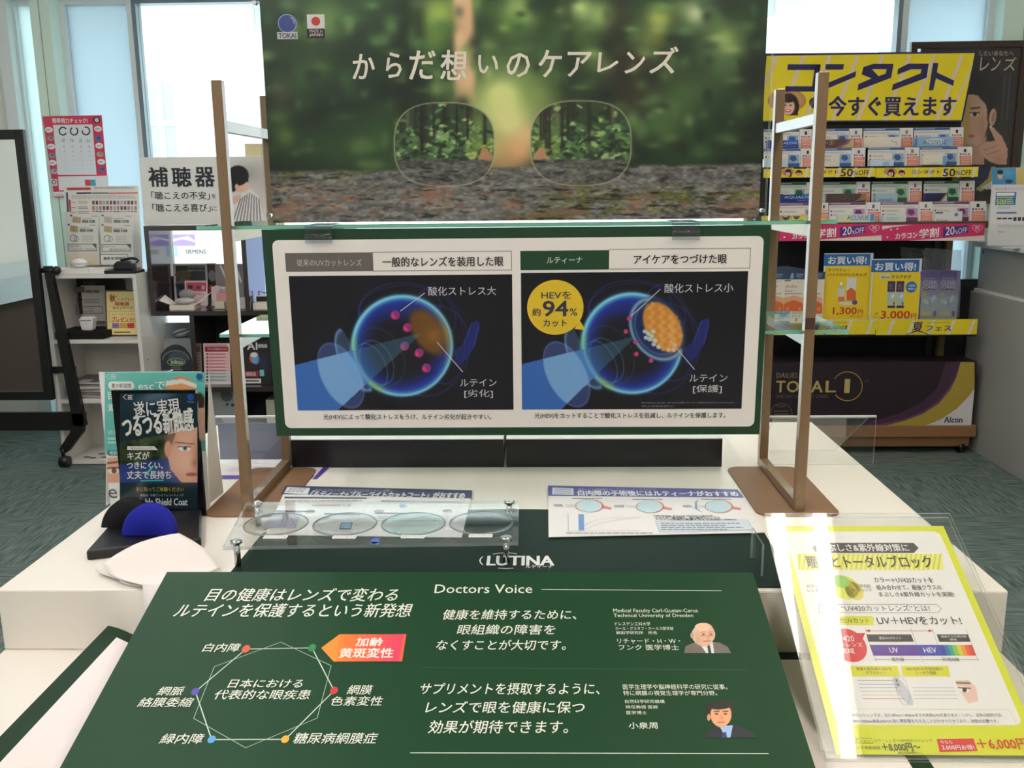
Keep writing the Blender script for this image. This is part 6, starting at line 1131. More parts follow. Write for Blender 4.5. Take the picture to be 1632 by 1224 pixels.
for (bx_, Y, zb, f, col, lab) in [
    ((1223, 222.5, 1271.5, 235.5), R1, zr1, d_aq(1223, 222.5, 1271.5, 235.5), (28, 60, 150), 'bright blue lens box with white capitals on the top back row behind the bronze stand'),
    ((1305, 222, 1361, 235.5), R1, zr1, lambda k: (k.poly([(1340, 235), (1352, 229), (1357, 222.4), (1361, 222.4), (1361, 235)], (206, 186, 130), 1), k.poly([(1330, 235), (1346, 229), (1352, 222.4), (1357, 222.4), (1352, 229), (1340, 235)], (150, 100, 110), 1), k.text('TOTAL', 1307, 226, 1320, 229, (190, 160, 150), 2), k.ring(1325, 227.4, 3.6, 3.6, .6, (190, 160, 130), 2), k.text('1', 1324.4, 225.6, 1326, 229.2, (190, 160, 130), 2)), (110, 74, 76), 'brown and gold lens box on the top back row'),
    ((1376.5, 219, 1435, 235.5), R1, zr1, lambda k: k.path([(1420, 223), (1423, 226), (1429, 228), (1430, 231)], .8, (130, 136, 150), 2), (236, 226, 212), 'plain cream lens box with thin grey squiggle on the top back row'),
    ((1457.5, 220.3, 1518, 235.5), R1, zr1, lambda k: (k.rect(1457.8, 221, 1462, 235, (96, 140, 196), 1), k.ell(1490, 226, 16, 5, (206, 222, 238), 1), k.text('ACUVUE', 1471, 224, 1508, 230.6, (70, 80, 96), 2, .005)), (150, 184, 222), 'light blue lens box with grey capitals on the top back row'),
    ((1217.5, 252, 1254, 265), R2, zr2, lambda k: k.greek(1230, 256, 1248, 262, (150, 160, 170), 2, 1, 1), (196, 214, 224), 'small pale blue lens box in the second row behind the bronze stand'),
    ((1387, 255, 1424, 265), R2, zr2, lambda k: k.ell(1412, 261, 6, 3, (150, 190, 226), 1), (206, 220, 232), 'pale blue white lens box in the second row under the third card'),
    ((1471, 249, 1508, 265), R2, zr2, lambda k: (k.rect(1502, 249.4, 1508, 264.8, (110, 180, 214), 1), k.text('プレミオ', 1482, 260, 1495, 262.5, (110, 110, 110), 2), k.ell(1477, 255, .9, .9, (150, 150, 140), 1, 8), k.rect(1506, 260.5, 1507.6, 264, (60, 90, 120), 2)), (232, 226, 210), 'cream lens box with blue end stripe in the second row'),
    ((1243, 308.6, 1297, 322), R3, zr3, d_aq(1243, 308.6, 1297, 322), (24, 56, 140), 'dark blue lens box with white capitals in the shaded third row'),  # same blue box as the top row, body darkened for the row's shade
    ((1318, 308, 1379, 322), R3, zr3, lambda k: (k.poly([(1362, 321.6), (1370, 316), (1374, 308.4), (1379, 308.4), (1379, 318)], (150, 128, 90), 1), k.ring(1344, 314, 4, 4, .6, (130, 110, 100), 2), k.text('TOTAL', 1325, 312.6, 1339, 315.6, (120, 100, 96), 2)), (84, 66, 66), 'dark brown lens box with tan corner in the shaded third row'),  # brown and gold box again, all its colours lowered to paint in shade
    ((1395, 308.5, 1430, 322), R3, zr3, lambda k: k.ell(1412, 319, 12, 2.6, (130, 160, 190), 1), (166, 190, 210), 'light blue lens box in the shaded third row'),
    ((1474, 309, 1509, 322), R3, zr3, lambda k: (k.poly([(1500, 321.6), (1505, 316), (1509, 310), (1509, 321.6)], (200, 200, 206), 1), k.poly([(1497, 321.6), (1503, 315), (1507, 309.4), (1509, 309.4), (1504, 317), (1500, 321.6)], (150, 140, 70), 2)), (36, 40, 90), 'navy lens box with pale corner in the shaded third row'),
    ((1335, 340.8, 1393.5, 353.5), R4, zr4, lambda k: (k.rect(1387, 341.2, 1393, 353, (90, 156, 206), 1), k.poly([(1336, 353), (1336, 349), (1356, 344), (1356, 353)], (236, 226, 160), 1), k.text('ACUVUE', 1350, 343.4, 1385, 350.6, (80, 90, 100), 2)), (206, 220, 228), 'pale lens box with grey capitals in the front purple row'),
    ((1408, 342.6, 1444, 353.5), R4, zr4, lambda k: k.greek(1412, 346, 1436, 351, (160, 176, 190), 2, 1, 4), (212, 222, 230), 'plain pale box in the front purple row before the third card'),
    ((1490, 338, 1533, 353.5), R4, zr4, lambda k: (k.rect(1491, 338.6, 1503, 340.4, (40, 40, 44), 1), k.ell(1524, 342.5, 2.8, 2.8, (110, 120, 150), 1), k.text('Point', 1493, 350, 1510, 353.2, (60, 60, 66), 2)), (226, 226, 228), 'white lens box with small grey ball logo in the front purple row'),
    ((1240, 341, 1287, 353.5), R4, zr4, lambda k: k.rect(1275, 341.4, 1286.6, 353, (226, 204, 90), 1), (214, 200, 186), 'cream and yellow lens box in the front purple row behind the bronze stand')]:
    lens_box(*bx_, Y-.034, zb, f, col, lab)
for (Y, zb, xr_) in ((R1, zr1, RX1-.03), (R2, zr2, RX1-.03), (R3, zr3, RX1-.03)): MB().box(RX0, xr_, Y-.05, Y-.012, zb-.008, zb-.0006, RB).build('step_lip', rk)
# shelf edge strips
def strip(x0, y0, x1, y1, Y, label, draw, col, skew=0):
    k = Sheet(at((x0+x1)/2, (y0+y1)/2, Y), (0, -1, 0), (0, 0, 1), .4, .0004); k.slab(x0, y0, x1, y1, .001, col); draw(k); return tag(k.build('shelf_strip'), label, 'shelf strip', 'printed shelf edge strips on the rack')
YL, NV = (238, 216, 40), (44, 38, 96)
def hatty(k, cx, cy, s, both=True):
    c = Canvas(cx-12*s, cy-8*s, cx+(26 if both else 13)*s, cy+8.5*s, max(1.0, 1.6/s)); c.ell(cx, cy-1*s, 11.5*s, 7.2*s, (196, 146, 88), .12); c.ell(cx+1*s, cy-1.4*s, 7.4*s, 5.4*s, (206, 160, 104), .4); c.ell(cx+1.2*s, cy+1.4*s, 5.8*s, 6.6*s, (40, 26, 26), .15); c.poly([(cx+4*s, cy), (cx+7.4*s, cy+2*s), (cx+6.6*s, cy+8*s), (cx+2*s, cy+8*s)], (44, 28, 28)); c.ell(cx+.6*s, cy+2.6*s, 4.0*s, 5.0*s, (238, 188, 164), .15); c.ell(cx+.8*s, cy-2.0*s, 4.4*s, 2.2*s, (44, 28, 28), .3)
    for dx in (-1.1, 2.2): c.ell(cx+dx*s, cy+1.8*s, .8*s, .35*s, (50, 30, 28), .5)
    c.ell(cx+.5*s, cy+5.0*s, 1.9*s, .9*s, (196, 70, 70), .3); c.ell(cx+.5*s, cy+4.8*s, 1.4*s, .4*s, (246, 240, 236), .4)
    if both: c.ell(cx+19*s, cy+1*s, 6*s, 5.4*s, (96, 64, 44), .2); c.ell(cx+19*s, cy+2.6*s, 4*s, 4.2*s, (232, 176, 150), .2); c.ell(cx+19*s, cy-1*s, 4.6*s, 2.2*s, (60, 36, 30), .4); c.ell(cx+19*s, cy+4.4*s, 1.5*s, .6*s, (190, 70, 70), .4)
    k.pic(c, 2, True)
def stripes(k, x0, y0, x1, y1, n, w, sl, col=(226, 214, 196), L=1, off=0):
    for i in range(n):
        x = x0+off+(x1-x0)*(i+.5)/n; pts = [(x+sl, y0), (x+sl+w, y0), (x+w, y1), (x, y1)]; pts = [(min(max(a, x0), x1), b_) for a, b_ in pts]; k.poly(pts, col, L)
def d50(x0, x1, fx, tx):
    def f(k):
        stripes(k, x0, 267.2, x1, 282.5, 7, 5, 5); hatty(k, fx, 274.5, .95)
        k.text('コンタクト', tx, 271, tx+46, 277, NV, 3, .02); k.text('50', tx+50, 269, tx+69, 281, NV, 3, .04); k.text('%', tx+70, 272.6, tx+78, 279, NV, 3); k.text('OFF', tx+78.5, 270.8, tx+95, 279.5, NV, 3, .01)
    return f
strip(1217, 266.5, 1395.5, 282.5, R2-.05, 'yellow fifty percent strip nearer the bronze stand with a straw hatted face', d50(1217, 1395, 1255, 1290), YL)
strip(1396, 266.5, 1559, 282.5, R2-.05, 'yellow fifty percent strip at the free end of the rack with a straw hatted face', d50(1396, 1559, 1419, 1453), YL)
PKC = (216, 52, 110)
def dpink(x0, x1, tx):
    def f(k):
        k.poly([(x0, 360), (x0+50, 358), (x0+16, 362), (x0, 366)], (236, 222, 216), 1); k.poly([(x0+40, 383.6), (x1, 375), (x1, 383.6)], (232, 214, 206), 1); k.poly([(x0+26, 374), (x0+60, 368), (x0+60, 374), (x0+26, 380)], (226, 80, 130), 1)
        k.text('カラコン', tx, 371, tx+35, 380, (244, 238, 240), 3, .04, 0, 2.4); k.text('学割', tx+38, 364, tx+69, 378.5, (246, 240, 242), 3, .05, 0, 3); k.poly([(tx+76, 362.5), (tx+116, 359), (tx+116, 371), (tx+76, 378)], (92, 44, 136), 2)
        k.text('20', tx+80, 361.5, tx+94, 374.5, (240, 236, 244), 3, .02, 0, 1.4); k.text('%', tx+94.5, 367.5, tx+100, 373, (240, 236, 244), 3); k.text('OFF', tx+100, 362.8, tx+114, 372, (240, 236, 244), 3, 0, 0, 1)
        hx_, hy = x1-11.5, 364; pts = []
        for t in np.linspace(0, 2*math.pi, 30): pts.append((hx_+.5*16*math.sin(t)**3, hy-.42*(13*math.cos(t)-5*math.cos(2*t)-2*math.cos(3*t)-math.cos(4*t))))
        k.path(pts, .7, (246, 214, 226), 3); k.text('最新', hx_-4, 361, hx_+4, 364.5, (246, 220, 230), 3, .02); k.greek(hx_-4, 365.5, hx_+4, 367, (246, 214, 226), 1, 3, 2)
        for px, py in ((x0+8, 378), (x0+14, 366), (x0+24, 364.5)): k.ell(px, py, 1.6, 1.5, (246, 220, 230), 2, 8)
    return f
strip(1242, 357.5, 1405.5, 383.5, RY+.006, 'pink student discount strip nearer the bronze stand', dpink(1242, 1405, 1263), PKC)
strip(1406, 357, 1569, 383, RY+.006, 'pink student discount strip at the free end of the rack', dpink(1406, 1569, 1427), PKC)
def dfes(x0, x1, tx):
    def f(k):
        k.rect(x0, 533.4, x1, 535, (40, 40, 44), 1); stripes(k, x0, 510.8, x1, 533.2, 5, 5, 9, (232, 224, 206))
        k.text('夏', tx, 513.5, tx+17, 529.5, NV, 3, .02); k.path([(tx-10, 533), (tx+6, 528), (tx+9, 526.5), (tx+12, 528), (tx+26, 533)], 1.1, NV, 3); k.text('フェス', tx+22, 519.5, tx+62, 527, NV, 3, .05); k.text('SUMMER FESTIVAL', tx+24, 513.3, tx+60, 515.2, (120, 110, 60), 3)
    return f
strip(1231, 511, 1395.5, 535, RY+.002, 'yellow summer festival strip nearer the bronze stand', dfes(1231, 1395, 1290), YL)
strip(1396.5, 509, 1557.5, 533.5, RY+.002, 'yellow summer festival strip at the free end of the rack', dfes(1397, 1557, 1454), YL)
# header
k = Sheet(at(1385, 196, R1+.045), (0, -1, .06), (0, 0, 1), .35, .0005); hv = [k.uv(*p) for p in ((1216, 85), (1557, 82), (1534.5, 194), (1211.5, 195))]; k.slabuv([tuple(v) for v in hv], .005, (44, 38, 90))
k.poly([(1222, 89), (1553.5, 84.5), (1532, 191.5), (1212.5, 192.5)], YL, 1)
for xa in (1238, 1280, 1322, 1366, 1406, 1449, 1488, 1532): k.poly([(xa-2, 89), (xa+4, 89), (xa-36, 191.8), (xa-42, 191.8)] if xa > 1240 else [(xa-2, 89), (xa+4, 89), (1218, 140), (1219, 128)], (226, 206, 186), 2)
k.poly([(1551, 100), (1548, 112), (1512, 191.6), (1507, 191.6)], (226, 206, 186), 2)
def kata(strokes): 
    for st_ in strokes: k.poly(st_, NV, 3)
kata([[(1255.5, 102.5), (1308, 102.5), (1306.5, 111.5), (1254.5, 111.5)], [(1299, 102.5), (1308, 102.5), (1302, 146), (1293, 146)], [(1252, 137.5), (1300, 137.5), (1298.5, 146), (1251, 146)],
      [(1316, 102.3), (1345, 102.3), (1343.5, 111), (1315, 111)], [(1307, 137), (1364.5, 113.5), (1363, 122.5), (1318, 141.5), (1300, 142.5)],
      [(1376, 107), (1392, 101.8), (1424, 101.8), (1420, 124), (1366.5, 144.5), (1368, 134), (1389, 125), (1373, 118.5)],
      [(1431, 110), (1447.5, 101.5), (1480, 101.5), (1476.5, 124), (1421, 144.5), (1423, 134.5), (1467, 117), (1468.5, 110.5), (1452, 110.5), (1430, 119)],
      [(1487, 100.5), (1495.5, 100.5), (1493, 115.5), (1520.5, 128.5), (1519, 137), (1491.5, 125), (1487, 144), (1480, 144)]])
k.poly([(1389.5, 110.5), (1413, 110.5), (1411, 117.5), (1400, 121.5)], YL, 4)
k.text('今すぐ買えます', 1321, 153.5, 1523, 185, NV, 3, .05)
hatty(k, 1254, 163, 2.7, False); c = Canvas(1286, 150, 1300, 175, 1.2); c.ell(1297, 164, 8, 9, (50, 34, 32), .2); k.pic(c, 2, True)
tag(k.build('rack_header'), 'large yellow header sign with navy characters and diagonal stripes above the lens rack', 'header sign')
# things on the lower shelf
LSZ = zsh+.0006
def pop(px, Y, label, draw):
    x0, y0, x1, y1 = px; k = Sheet((at((x0+x1)/2, y1, Y)[0], Y, LSZ), (0, -1, .02), (0, 0, 1), .4, .0004); a, b_, c_, d_ = k.box4(x0, y0, x1, y1); k.slabuv([(a, 0), (b_, 0), (b_, d_), (a, d_)], .003, (214, 222, 226)); draw(k); return tag(k.build('price_sign'), label, 'price sign', 'yellow bargain price signs on the lower rack shelf')
def d13(k):
    k.rect(1313, 424, 1387, 509, (240, 206, 46), 1); k.rect(1313, 405, 1387, 423.5, (48, 110, 176), 1); k.text('お買い得!', 1320, 408.5, 1381, 421, (236, 240, 240), 2, .04); k.text('クリアデュー', 1320, 428, 1354, 432.6, (60, 50, 30), 2, .03); k.text('ハイドロ:ワンステップ', 1320, 435.5, 1381, 440.5, (60, 50, 30), 2, .03)
    k.rect(1349, 443, 1364, 478, (226, 226, 222), 2); k.poly([(1349, 464), (1356.5, 458), (1364, 464), (1364, 479), (1349, 479)], (222, 110, 60), 3); k.rrect(1335, 458, 1346, 481, 2, (214, 214, 210), 2); k.rect(1337.5, 455, 1343, 460, (180, 190, 196), 2); k.rect(1338.8, 450, 1342, 455, (236, 236, 236), 2); k.rect(1335.5, 473, 1345.5, 480.5, (228, 130, 80), 3); k.ell(1350, 483.5, 13, 2.8, (226, 222, 210), 2); k.ell(1362, 482, 4.4, 3.8, (80, 100, 150), 3)
    k.text('1,300', 1327.5, 490, 1365, 502.5, (200, 70, 46), 2, .04); k.text('円', 1367, 493.5, 1375, 501, (200, 70, 46), 2, .03); k.text('(税込1,430円)', 1354, 503, 1375, 505.6, (70, 60, 40), 2)
pop((1311.5, 403.5, 1389, 510), RY+.06, 'yellow bargain sign with orange bottle picture and 1,300 price', d13)
def d30(k):
    k.rect(1389, 434, 1465, 508, (242, 212, 46), 1); k.rect(1389, 414, 1465, 433.5, (48, 104, 176), 1); k.text('お買い得!', 1395, 418.5, 1459.5, 431.5, (236, 240, 240), 2, .04); k.rect(1402.5, 437.5, 1418.5, 445, (232, 226, 200), 2); k.text('Alcon', 1404, 439, 1417, 443.6, (40, 50, 80), 3, .02); k.text('クリアケア', 1421, 438.5, 1452, 444.5, (60, 50, 30), 2, .03)
    for x in (1414.5, 1428.5): k.rect(x, 448, x+12, 491, (176, 200, 212), 2); k.rect(x, 448, x+12, 465, (78, 54, 84), 3); k.rect(x, 487, x+12, 491, (60, 60, 64), 3); k.greek(x+2, 452, x+10, 462, (150, 120, 140), 3, 4, 2); k.ell(x+8, 472, 2.4, 4, (226, 234, 238), 3, 12, 30); k.rect(x+.6, 482.5, x+7, 486, (220, 206, 90), 3); k.rect(x+9, 481.5, x+11, 486, (50, 60, 80), 3)
    k.ell(1452.5, 457.5, 8.8, 9, (44, 120, 184), 2); k.text('大容量', 1447.5, 453.4, 1458, 456.8, (230, 236, 240), 3, .02); k.text('480ml', 1446.5, 458.6, 1459, 461.8, (230, 236, 240), 3, .02)
    k.text('2本', 1393, 498, 1399.5, 501.5, (70, 60, 40), 2); k.text('セット', 1391.5, 504, 1402, 507, (70, 60, 40), 2); k.text('3.000', 1404, 495.5, 1450, 507.6, (206, 60, 40), 2, .04); k.text('円', 1452, 499.5, 1460, 507.4, (206, 60, 40), 2, .03)
pop((1387.5, 412.5, 1466.5, 509.5), RY+.045, 'yellow bargain sign with two lilac box pictures and 3.000 price', d30)
def solution(px, Y, d, label, draw, col, group, flap=None):
    x0, y0, x1, y1 = px; X0, X1 = at(x0, y1, Y)[0], at(x1, y1, Y)[0]; k = Sheet(((X0+X1)/2, Y, LSZ), (0, -1, 0), (0, 0, 1), .35, .0004); H = k.uv((x0+x1)/2, y0)[1]; w = (X1-X0)/2
    t = thing('solution_box', ((X0+X1)/2, Y+d/2, LSZ), label, 'box', group); k.slabuv([(-w, 0), (w, 0), (w, H), (-w, H)], d, col); draw(k, x0, x1); k.build('carton', t)
    if flap: f = Sheet(((X0+X1)/2, Y, LSZ+H+.001), (0, -1, -.15), (0, 0, 1), .3, .0004); f.slabuv([(-w, 0), (w, 0), (w, .036), (-w, .036)], .001, flap); f.polyuv([(-w*.6, .004), (-w*.25, .004), (-w*.3, .03), (-w*.5, .03)], (150, 176, 210), 1); f.polyuv([(0, .02), (w*.7, .02), (w*.7, .026), (0, .026)], (140, 160, 190), 1); f.polyuv([(0, .01), (w*.6, .01), (w*.6, .014), (0, .014)], (140, 160, 190), 1); f.build('top_flap', t)
def dclear(k, x0, x1):
    w = x1-x0; k.poly([(x0, 475), (x0+w/2, 470.5), (x1, 475), (x1, 484), (x0+w/2, 478), (x0, 484)], (232, 176, 140), 1); k.poly([(x0, 484), (x0+w/2, 478), (x1, 484), (x1, 500), (x0, 500)], (222, 110, 60), 1); k.text('cleadew', x0+w*.10, 453.5, x0+w*.68, 458.5, (150, 140, 130), 2); k.greek(x0+w*.1, 462, x0+w*.5, 465.5, (170, 160, 150), 2, 2, 3); k.greek(x0+w*.06, 467, x1-w*.1, 469, (110, 106, 100), 1, 2, 4)
    for dx in (.2, .8): k.ell(x0+w*dx, 492, 2.6, 2.6, (232, 150, 110), 2, 12)
    k.ring(x0+w*.78, 447, 3, 3, .5, (170, 160, 150), 2); k.rect(x0+w*.05, 446.5, x0+w*.35, 448, (90, 90, 96), 2)
for i, (a, b_) in enumerate(((1218, 1248.6), (1249, 1281), (1281.5, 1310.5))):
    solution((a, 445.5, b_, 512), RY+.05, .07, ('white solution carton with orange chevrons, %s' % ('hidden most by the green panel edge', 'between the bronze uprights', 'beside the yellow 1,300 price sign')[i]), dclear, (236, 226, 212), 'orange and white solution cartons', (66, 84, 116))
tag(MB().prism([at(1215, 445, RY+.125), at(1290, 445, RY+.125), at(1290, 430, RY+.125), at(1255, 424, RY+.125), at(1215, 427, RY+.125)], (0, .004, 0), mat((70, 86, 110), .3)).build('carton_display_back'), 'grey blue card back rising behind the orange white cartons', 'card')
def dcare(k, x0, x1):
    w = x1-x0; 
    for j in range(8): k.rect(x0, 432+j*5.2, x1, 432+(j+1)*5.2, (84+j*11, 56+j*16, 150+j*6), 1)
    k.rect(x0, 473.6, x1, 508, (178, 190, 206), 1); k.text('クリアケア', x0+w*.2, 442.5, x1-w*.16, 446, (226, 220, 236), 3); k.text('CLEAR', x0+w*.16, 447.5, x1-w*.1, 453.6, (236, 232, 240), 3, .02); k.text('CARE', x0+w*.2, 455, x1-w*.1, 460, (236, 232, 240), 3, .03); k.rect(x0+w*.15, 458.5, x1-w*.1, 463, (50, 40, 84), 2); k.outline(x0+w*.14, 447, x1-w*.08, 463, .5, (214, 206, 226), 3)
    k.ell(x0+w*.22, 468.5, 3.4, 3, (214, 196, 80), 2, 12); k.ell(x0+w*.72, 476, 3.2, 6, (222, 230, 238), 2, 16, 30); k.ell(x0+w*.3, 481, 6, 3, (216, 224, 232), 2, 16, 25); k.text('く', x0+w*.5, 476, x0+w*.6, 480, (90, 100, 130), 3)
    for j, ch in enumerate('泡洗浄'): k.text(ch, x0+w*.46, 477+j*4.2, x0+w*.6, 480.6+j*4.2, (84, 96, 130), 3)
    k.rrect(x0+1, 496.5, x0+w*.58, 503, 1.5, (222, 206, 96), 2); k.rect(x0+w*.72, 495.5, x0+w*.88, 504, (50, 60, 84), 2)
solution((1467, 432, 1495, 507), RY+.05, .06, 'purple topped solution carton beside the 3.000 price sign', dcare, (150, 150, 190), 'purple solution cartons in a clear bag'); solution((1495.4, 432, 1525, 507), RY+.05, .06, 'purple topped solution carton at the free end of the rack shelf', dcare, (150, 150, 190), 'purple solution cartons in a clear bag')
BAG = frosted('crinkled_bag', (.80, .80, .82), .72)
def bag(quad, Y, dy, label, seed):
    rs = np.random.RandomState(seed); n = 14; P = [at(*p, Y) for p in quad]; m = MB(); vs = []
    for j in range(n+1):
        for i in range(n+1):
            u, v = i/n, j/n; p = (P[0]*(1-u)+P[1]*u)*(1-v)+(P[3]*(1-u)+P[2]*u)*v; vs.append(p+np.array((0, rs.uniform(-dy, dy), 0)))
    w = n+1; m.add(vs, [(j*w+i, (j+1)*w+i, (j+1)*w+i+1, j*w+i+1) for j in range(n) for i in range(n)], BAG, False); o = m.build('plastic_bag'); so = o.modifiers.new('thickness', 'SOLIDIFY'); so.thickness = .0008; return tag(o, label, 'bag', 'crinkled clear bags on the rack')
bag([(1474, 395), (1533, 399), (1529, 506), (1465, 506)], RY+.034, .004, 'crinkled clear plastic bag around the two purple solution cartons', 3); bag([(1434, 393), (1472, 397), (1480, 440), (1440, 440)], RY+.16, .012, 'crinkled clear plastic bag slumped behind the 3.000 price sign', 5)
# big lens carton on the base
X1b, X0b, zt0 = at(1551, 640, RY+.004)[0], RX0+.01, at(1400, 577, RY+.004)[2]
k = Sheet(((X0b+X1b)/2, RY+.004, .1426), (0, -1, 0), (0, 0, 1), .35, .0005); w = (X1b-X0b)/2; H = zt0-.1426; k.slabuv([(-w, 0), (w, 0), (w, H), (-w, H)], .16, (44, 32, 42))
def uq(x, y): return tuple(np.clip(k.uv(x, y), (-w, 0), (w, H)))
def uarc(r0, cx, cy, a0, a1, n=16): return [(cx+r0[0]*math.cos(math.radians(a0+(a1-a0)*i/n)), cy+r0[1]*math.sin(math.radians(a0+(a1-a0)*i/n))) for i in range(n+1)]
def band(outer, inner, col, L): k.polyuv([uq(*p) for p in outer+inner[::-1]], col, L)
e1 = [(1375, 678), (1400, 676), (1440, 668), (1470, 656), (1496, 638), (1512, 618), (1522, 600), (1530, 577)]; e2 = [(1412, 678), (1440, 671), (1470, 660), (1496, 643), (1514, 622), (1524, 602), (1531, 577)]; e3 = [(1475, 678), (1500, 668), (1526, 650), (1545, 630), (1553, 618)]
band([(1350, 678)]+[(1385, 672), (1430, 660), (1470, 640), (1494, 618), (1508, 577)], e1, (74, 50, 70), 1); band(e1, e2, (112, 70, 104), 2)
k.polyuv([uq(*p) for p in e2+[(1553, 577), (1553, 618)]+e3[::-1][1:]], (176, 154, 62), 2); k.polyuv([uq(*p) for p in e3+[(1553, 679)]], (222, 218, 220), 3)
k.text('DAILIES', 1237.5, 594, 1271, 602, (150, 134, 110), 3); 
for ch, x0, x1 in (('T', 1237, 1251), ('O', 1254, 1273), ('T', 1276, 1290), ('A', 1293, 1311), ('L', 1316, 1332)): k.text(ch, x0, 607, x1, 625, (190, 166, 100), 3, .03)
k.ring(1350.5, 615.5, 23.5, 23, 1.5, (178, 156, 70), 3, -150, 145); k.text('1', 1346, 604, 1354, 626, (196, 176, 110), 3, .02); k.text('ONE-DAY CONTACT LENSES', 1236, 629, 1320, 634, (120, 104, 90), 3); k.text('TM', 1378, 606, 1384, 609, (120, 104, 90), 3)
k.ring(1245, 659, 17, 16, .8, (140, 126, 110), 3)
for i in range(3): k.line(1233, 655+i*5, 1257, 655+i*5, 1, (140, 126, 110), 3)
k.text('WATER', 1238, 646, 1251, 649, (140, 126, 110), 3); k.text('Alcon', 1504.5, 664, 1533.5, 673.5, (40, 44, 100), 4, .04)
tag(k.build('giant_lens_carton'), 'giant dark purple lens carton with gold swoosh lying on the wooden rack base', 'box')

# ------------------------------------------------------------------ brown framed poster behind the rack
QY = 4.86; k = Sheet(at(1545, 200, QY), (0, -1, 0), (0, 0, 1), .3, .0006)
pa = [at(1452, 66, QY)[0], at(1639, 66, QY)[0], at(1545, 325, QY)[2], at(1545, 66, QY)[2]]
fp = thing('framed_poster', ((pa[0]+pa[1])/2, QY, pa[2]), 'brown framed poster of a face with resting fingers behind the lens rack', 'poster'); FRB = mat((62, 40, 34), .35)
m = MB()
for r in ((pa[0], pa[1], pa[3]-.03, pa[3]), (pa[0], pa[1], pa[2], pa[2]+.03), (pa[0], pa[0]+.03, pa[2]+.03, pa[3]-.03), (pa[1]-.03, pa[1], pa[2]+.03, pa[3]-.03)): m.box(r[0], r[1], QY-.012, QY+.014, r[2], r[3], FRB)
m.build('frame', fp)
c = Canvas(1458, 72, 1634, 322, .9, (58, 54, 54)); c.gauss(1590, 150, 40, 80, (50, 48, 50), .8)
c.ell(1562, 145, 38, 62, (46, 42, 42), .3, -10); c.poly([(1540, 150), (1560, 152), (1572, 168), (1574, 200), (1566, 226), (1552, 238), (1540, 236), (1520, 220), (1520, 150)], (206, 164, 142)); c.gauss(1566, 205, 8, 24, (176, 130, 112), .6); c.poly([(1534, 228), (1560, 232), (1572, 215), (1568, 262), (1540, 270)], (188, 146, 126))
c.poly([(1542, 138), (1556, 150), (1572, 168), (1580, 180), (1590, 150), (1570, 120), (1545, 118)], (40, 36, 36)); c.ell(1582, 187, 5.5, 14, (206, 160, 138), .2, 8); c.ell(1583, 187, 3, 9, (170, 122, 104), .5, 8); c.ell(1579, 203, 2, 3, (220, 220, 220), .4)
c.seg(1546, 173, 1561, 171.5, 2.4, (60, 44, 40)); c.ell(1553, 182, 7, 3.4, (226, 216, 212), .4); c.ell(1553.5, 182, 3.2, 3.4, (40, 30, 28), .3); c.seg(1545, 180, 1561, 180, 1.6, (40, 28, 26)); c.ell(1548, 217, 5, 2.6, (180, 100, 94), .4); c.gauss(1541, 202, 4, 6, (176, 130, 110), .7)
c.poly([(1536, 160), (1547, 160), (1546, 196), (1542, 224), (1534, 230)], (206, 172, 96), .85)
for pts in ([(1577, 204), (1583, 203), (1597, 218), (1606, 238), (1604, 262), (1590, 262), (1572, 252), (1560, 240), (1566, 230), (1586, 224)], [(1560, 234), (1572, 226), (1590, 224), (1600, 240), (1590, 262), (1578, 258), (1562, 246)]): c.poly(pts, (200, 156, 134))
c.seg(1568, 240, 1590, 232, 1.4, (150, 104, 88), .7); c.seg(1572, 247, 1592, 240, 1.4, (150, 104, 88), .7); c.gauss(1592, 255, 10, 10, (170, 122, 104), .5)
c.poly([(1534, 262), (1576, 262), (1606, 262), (1626, 322), (1534, 322)], (44, 40, 42)); c.poly([(1545, 268), (1580, 266), (1570, 290), (1545, 296)], (44, 46, 90)); c.poly([(1556, 300), (1574, 285), (1580, 266), (1586, 266), (1582, 292), (1562, 306)], (170, 152, 90)); c.poly([(1562, 300), (1576, 290), (1584, 290), (1582, 302)], (206, 204, 210))
for x in (1602, 1610): c.seg(x, 120, x-6, 190, 1.6, (96, 92, 96), .8)
k.pic(c, 1, clip=k.box4(1458.5, 73, 1633, 319)); k.text('したいあなたへ', 1561, 81, 1615, 89, (206, 186, 166), 3); 
for ch, x0, x1 in (('レ', 1562, 1576), ('ン', 1580, 1594), ('ズ', 1600, 1619)): k.text(ch, x0, 91, x1, 113, (206, 186, 166), 3, .0)
k.text('オーディー', 1555, 299, 1580, 304, (206, 200, 196), 3); k.text('SIGNIA', 1570, 290.5, 1577, 292.5, (50, 50, 70), 3)
k.build('printed_face', fp)
for z in (pa[2]+.04, pa[3]-.06):
    for x in (pa[0]+.35, pa[1]-.05): MB().tube([(x, QY+.014, z), (x, YB-.001, z)], .004, CHROME, 8).build('wall_hook', fp)
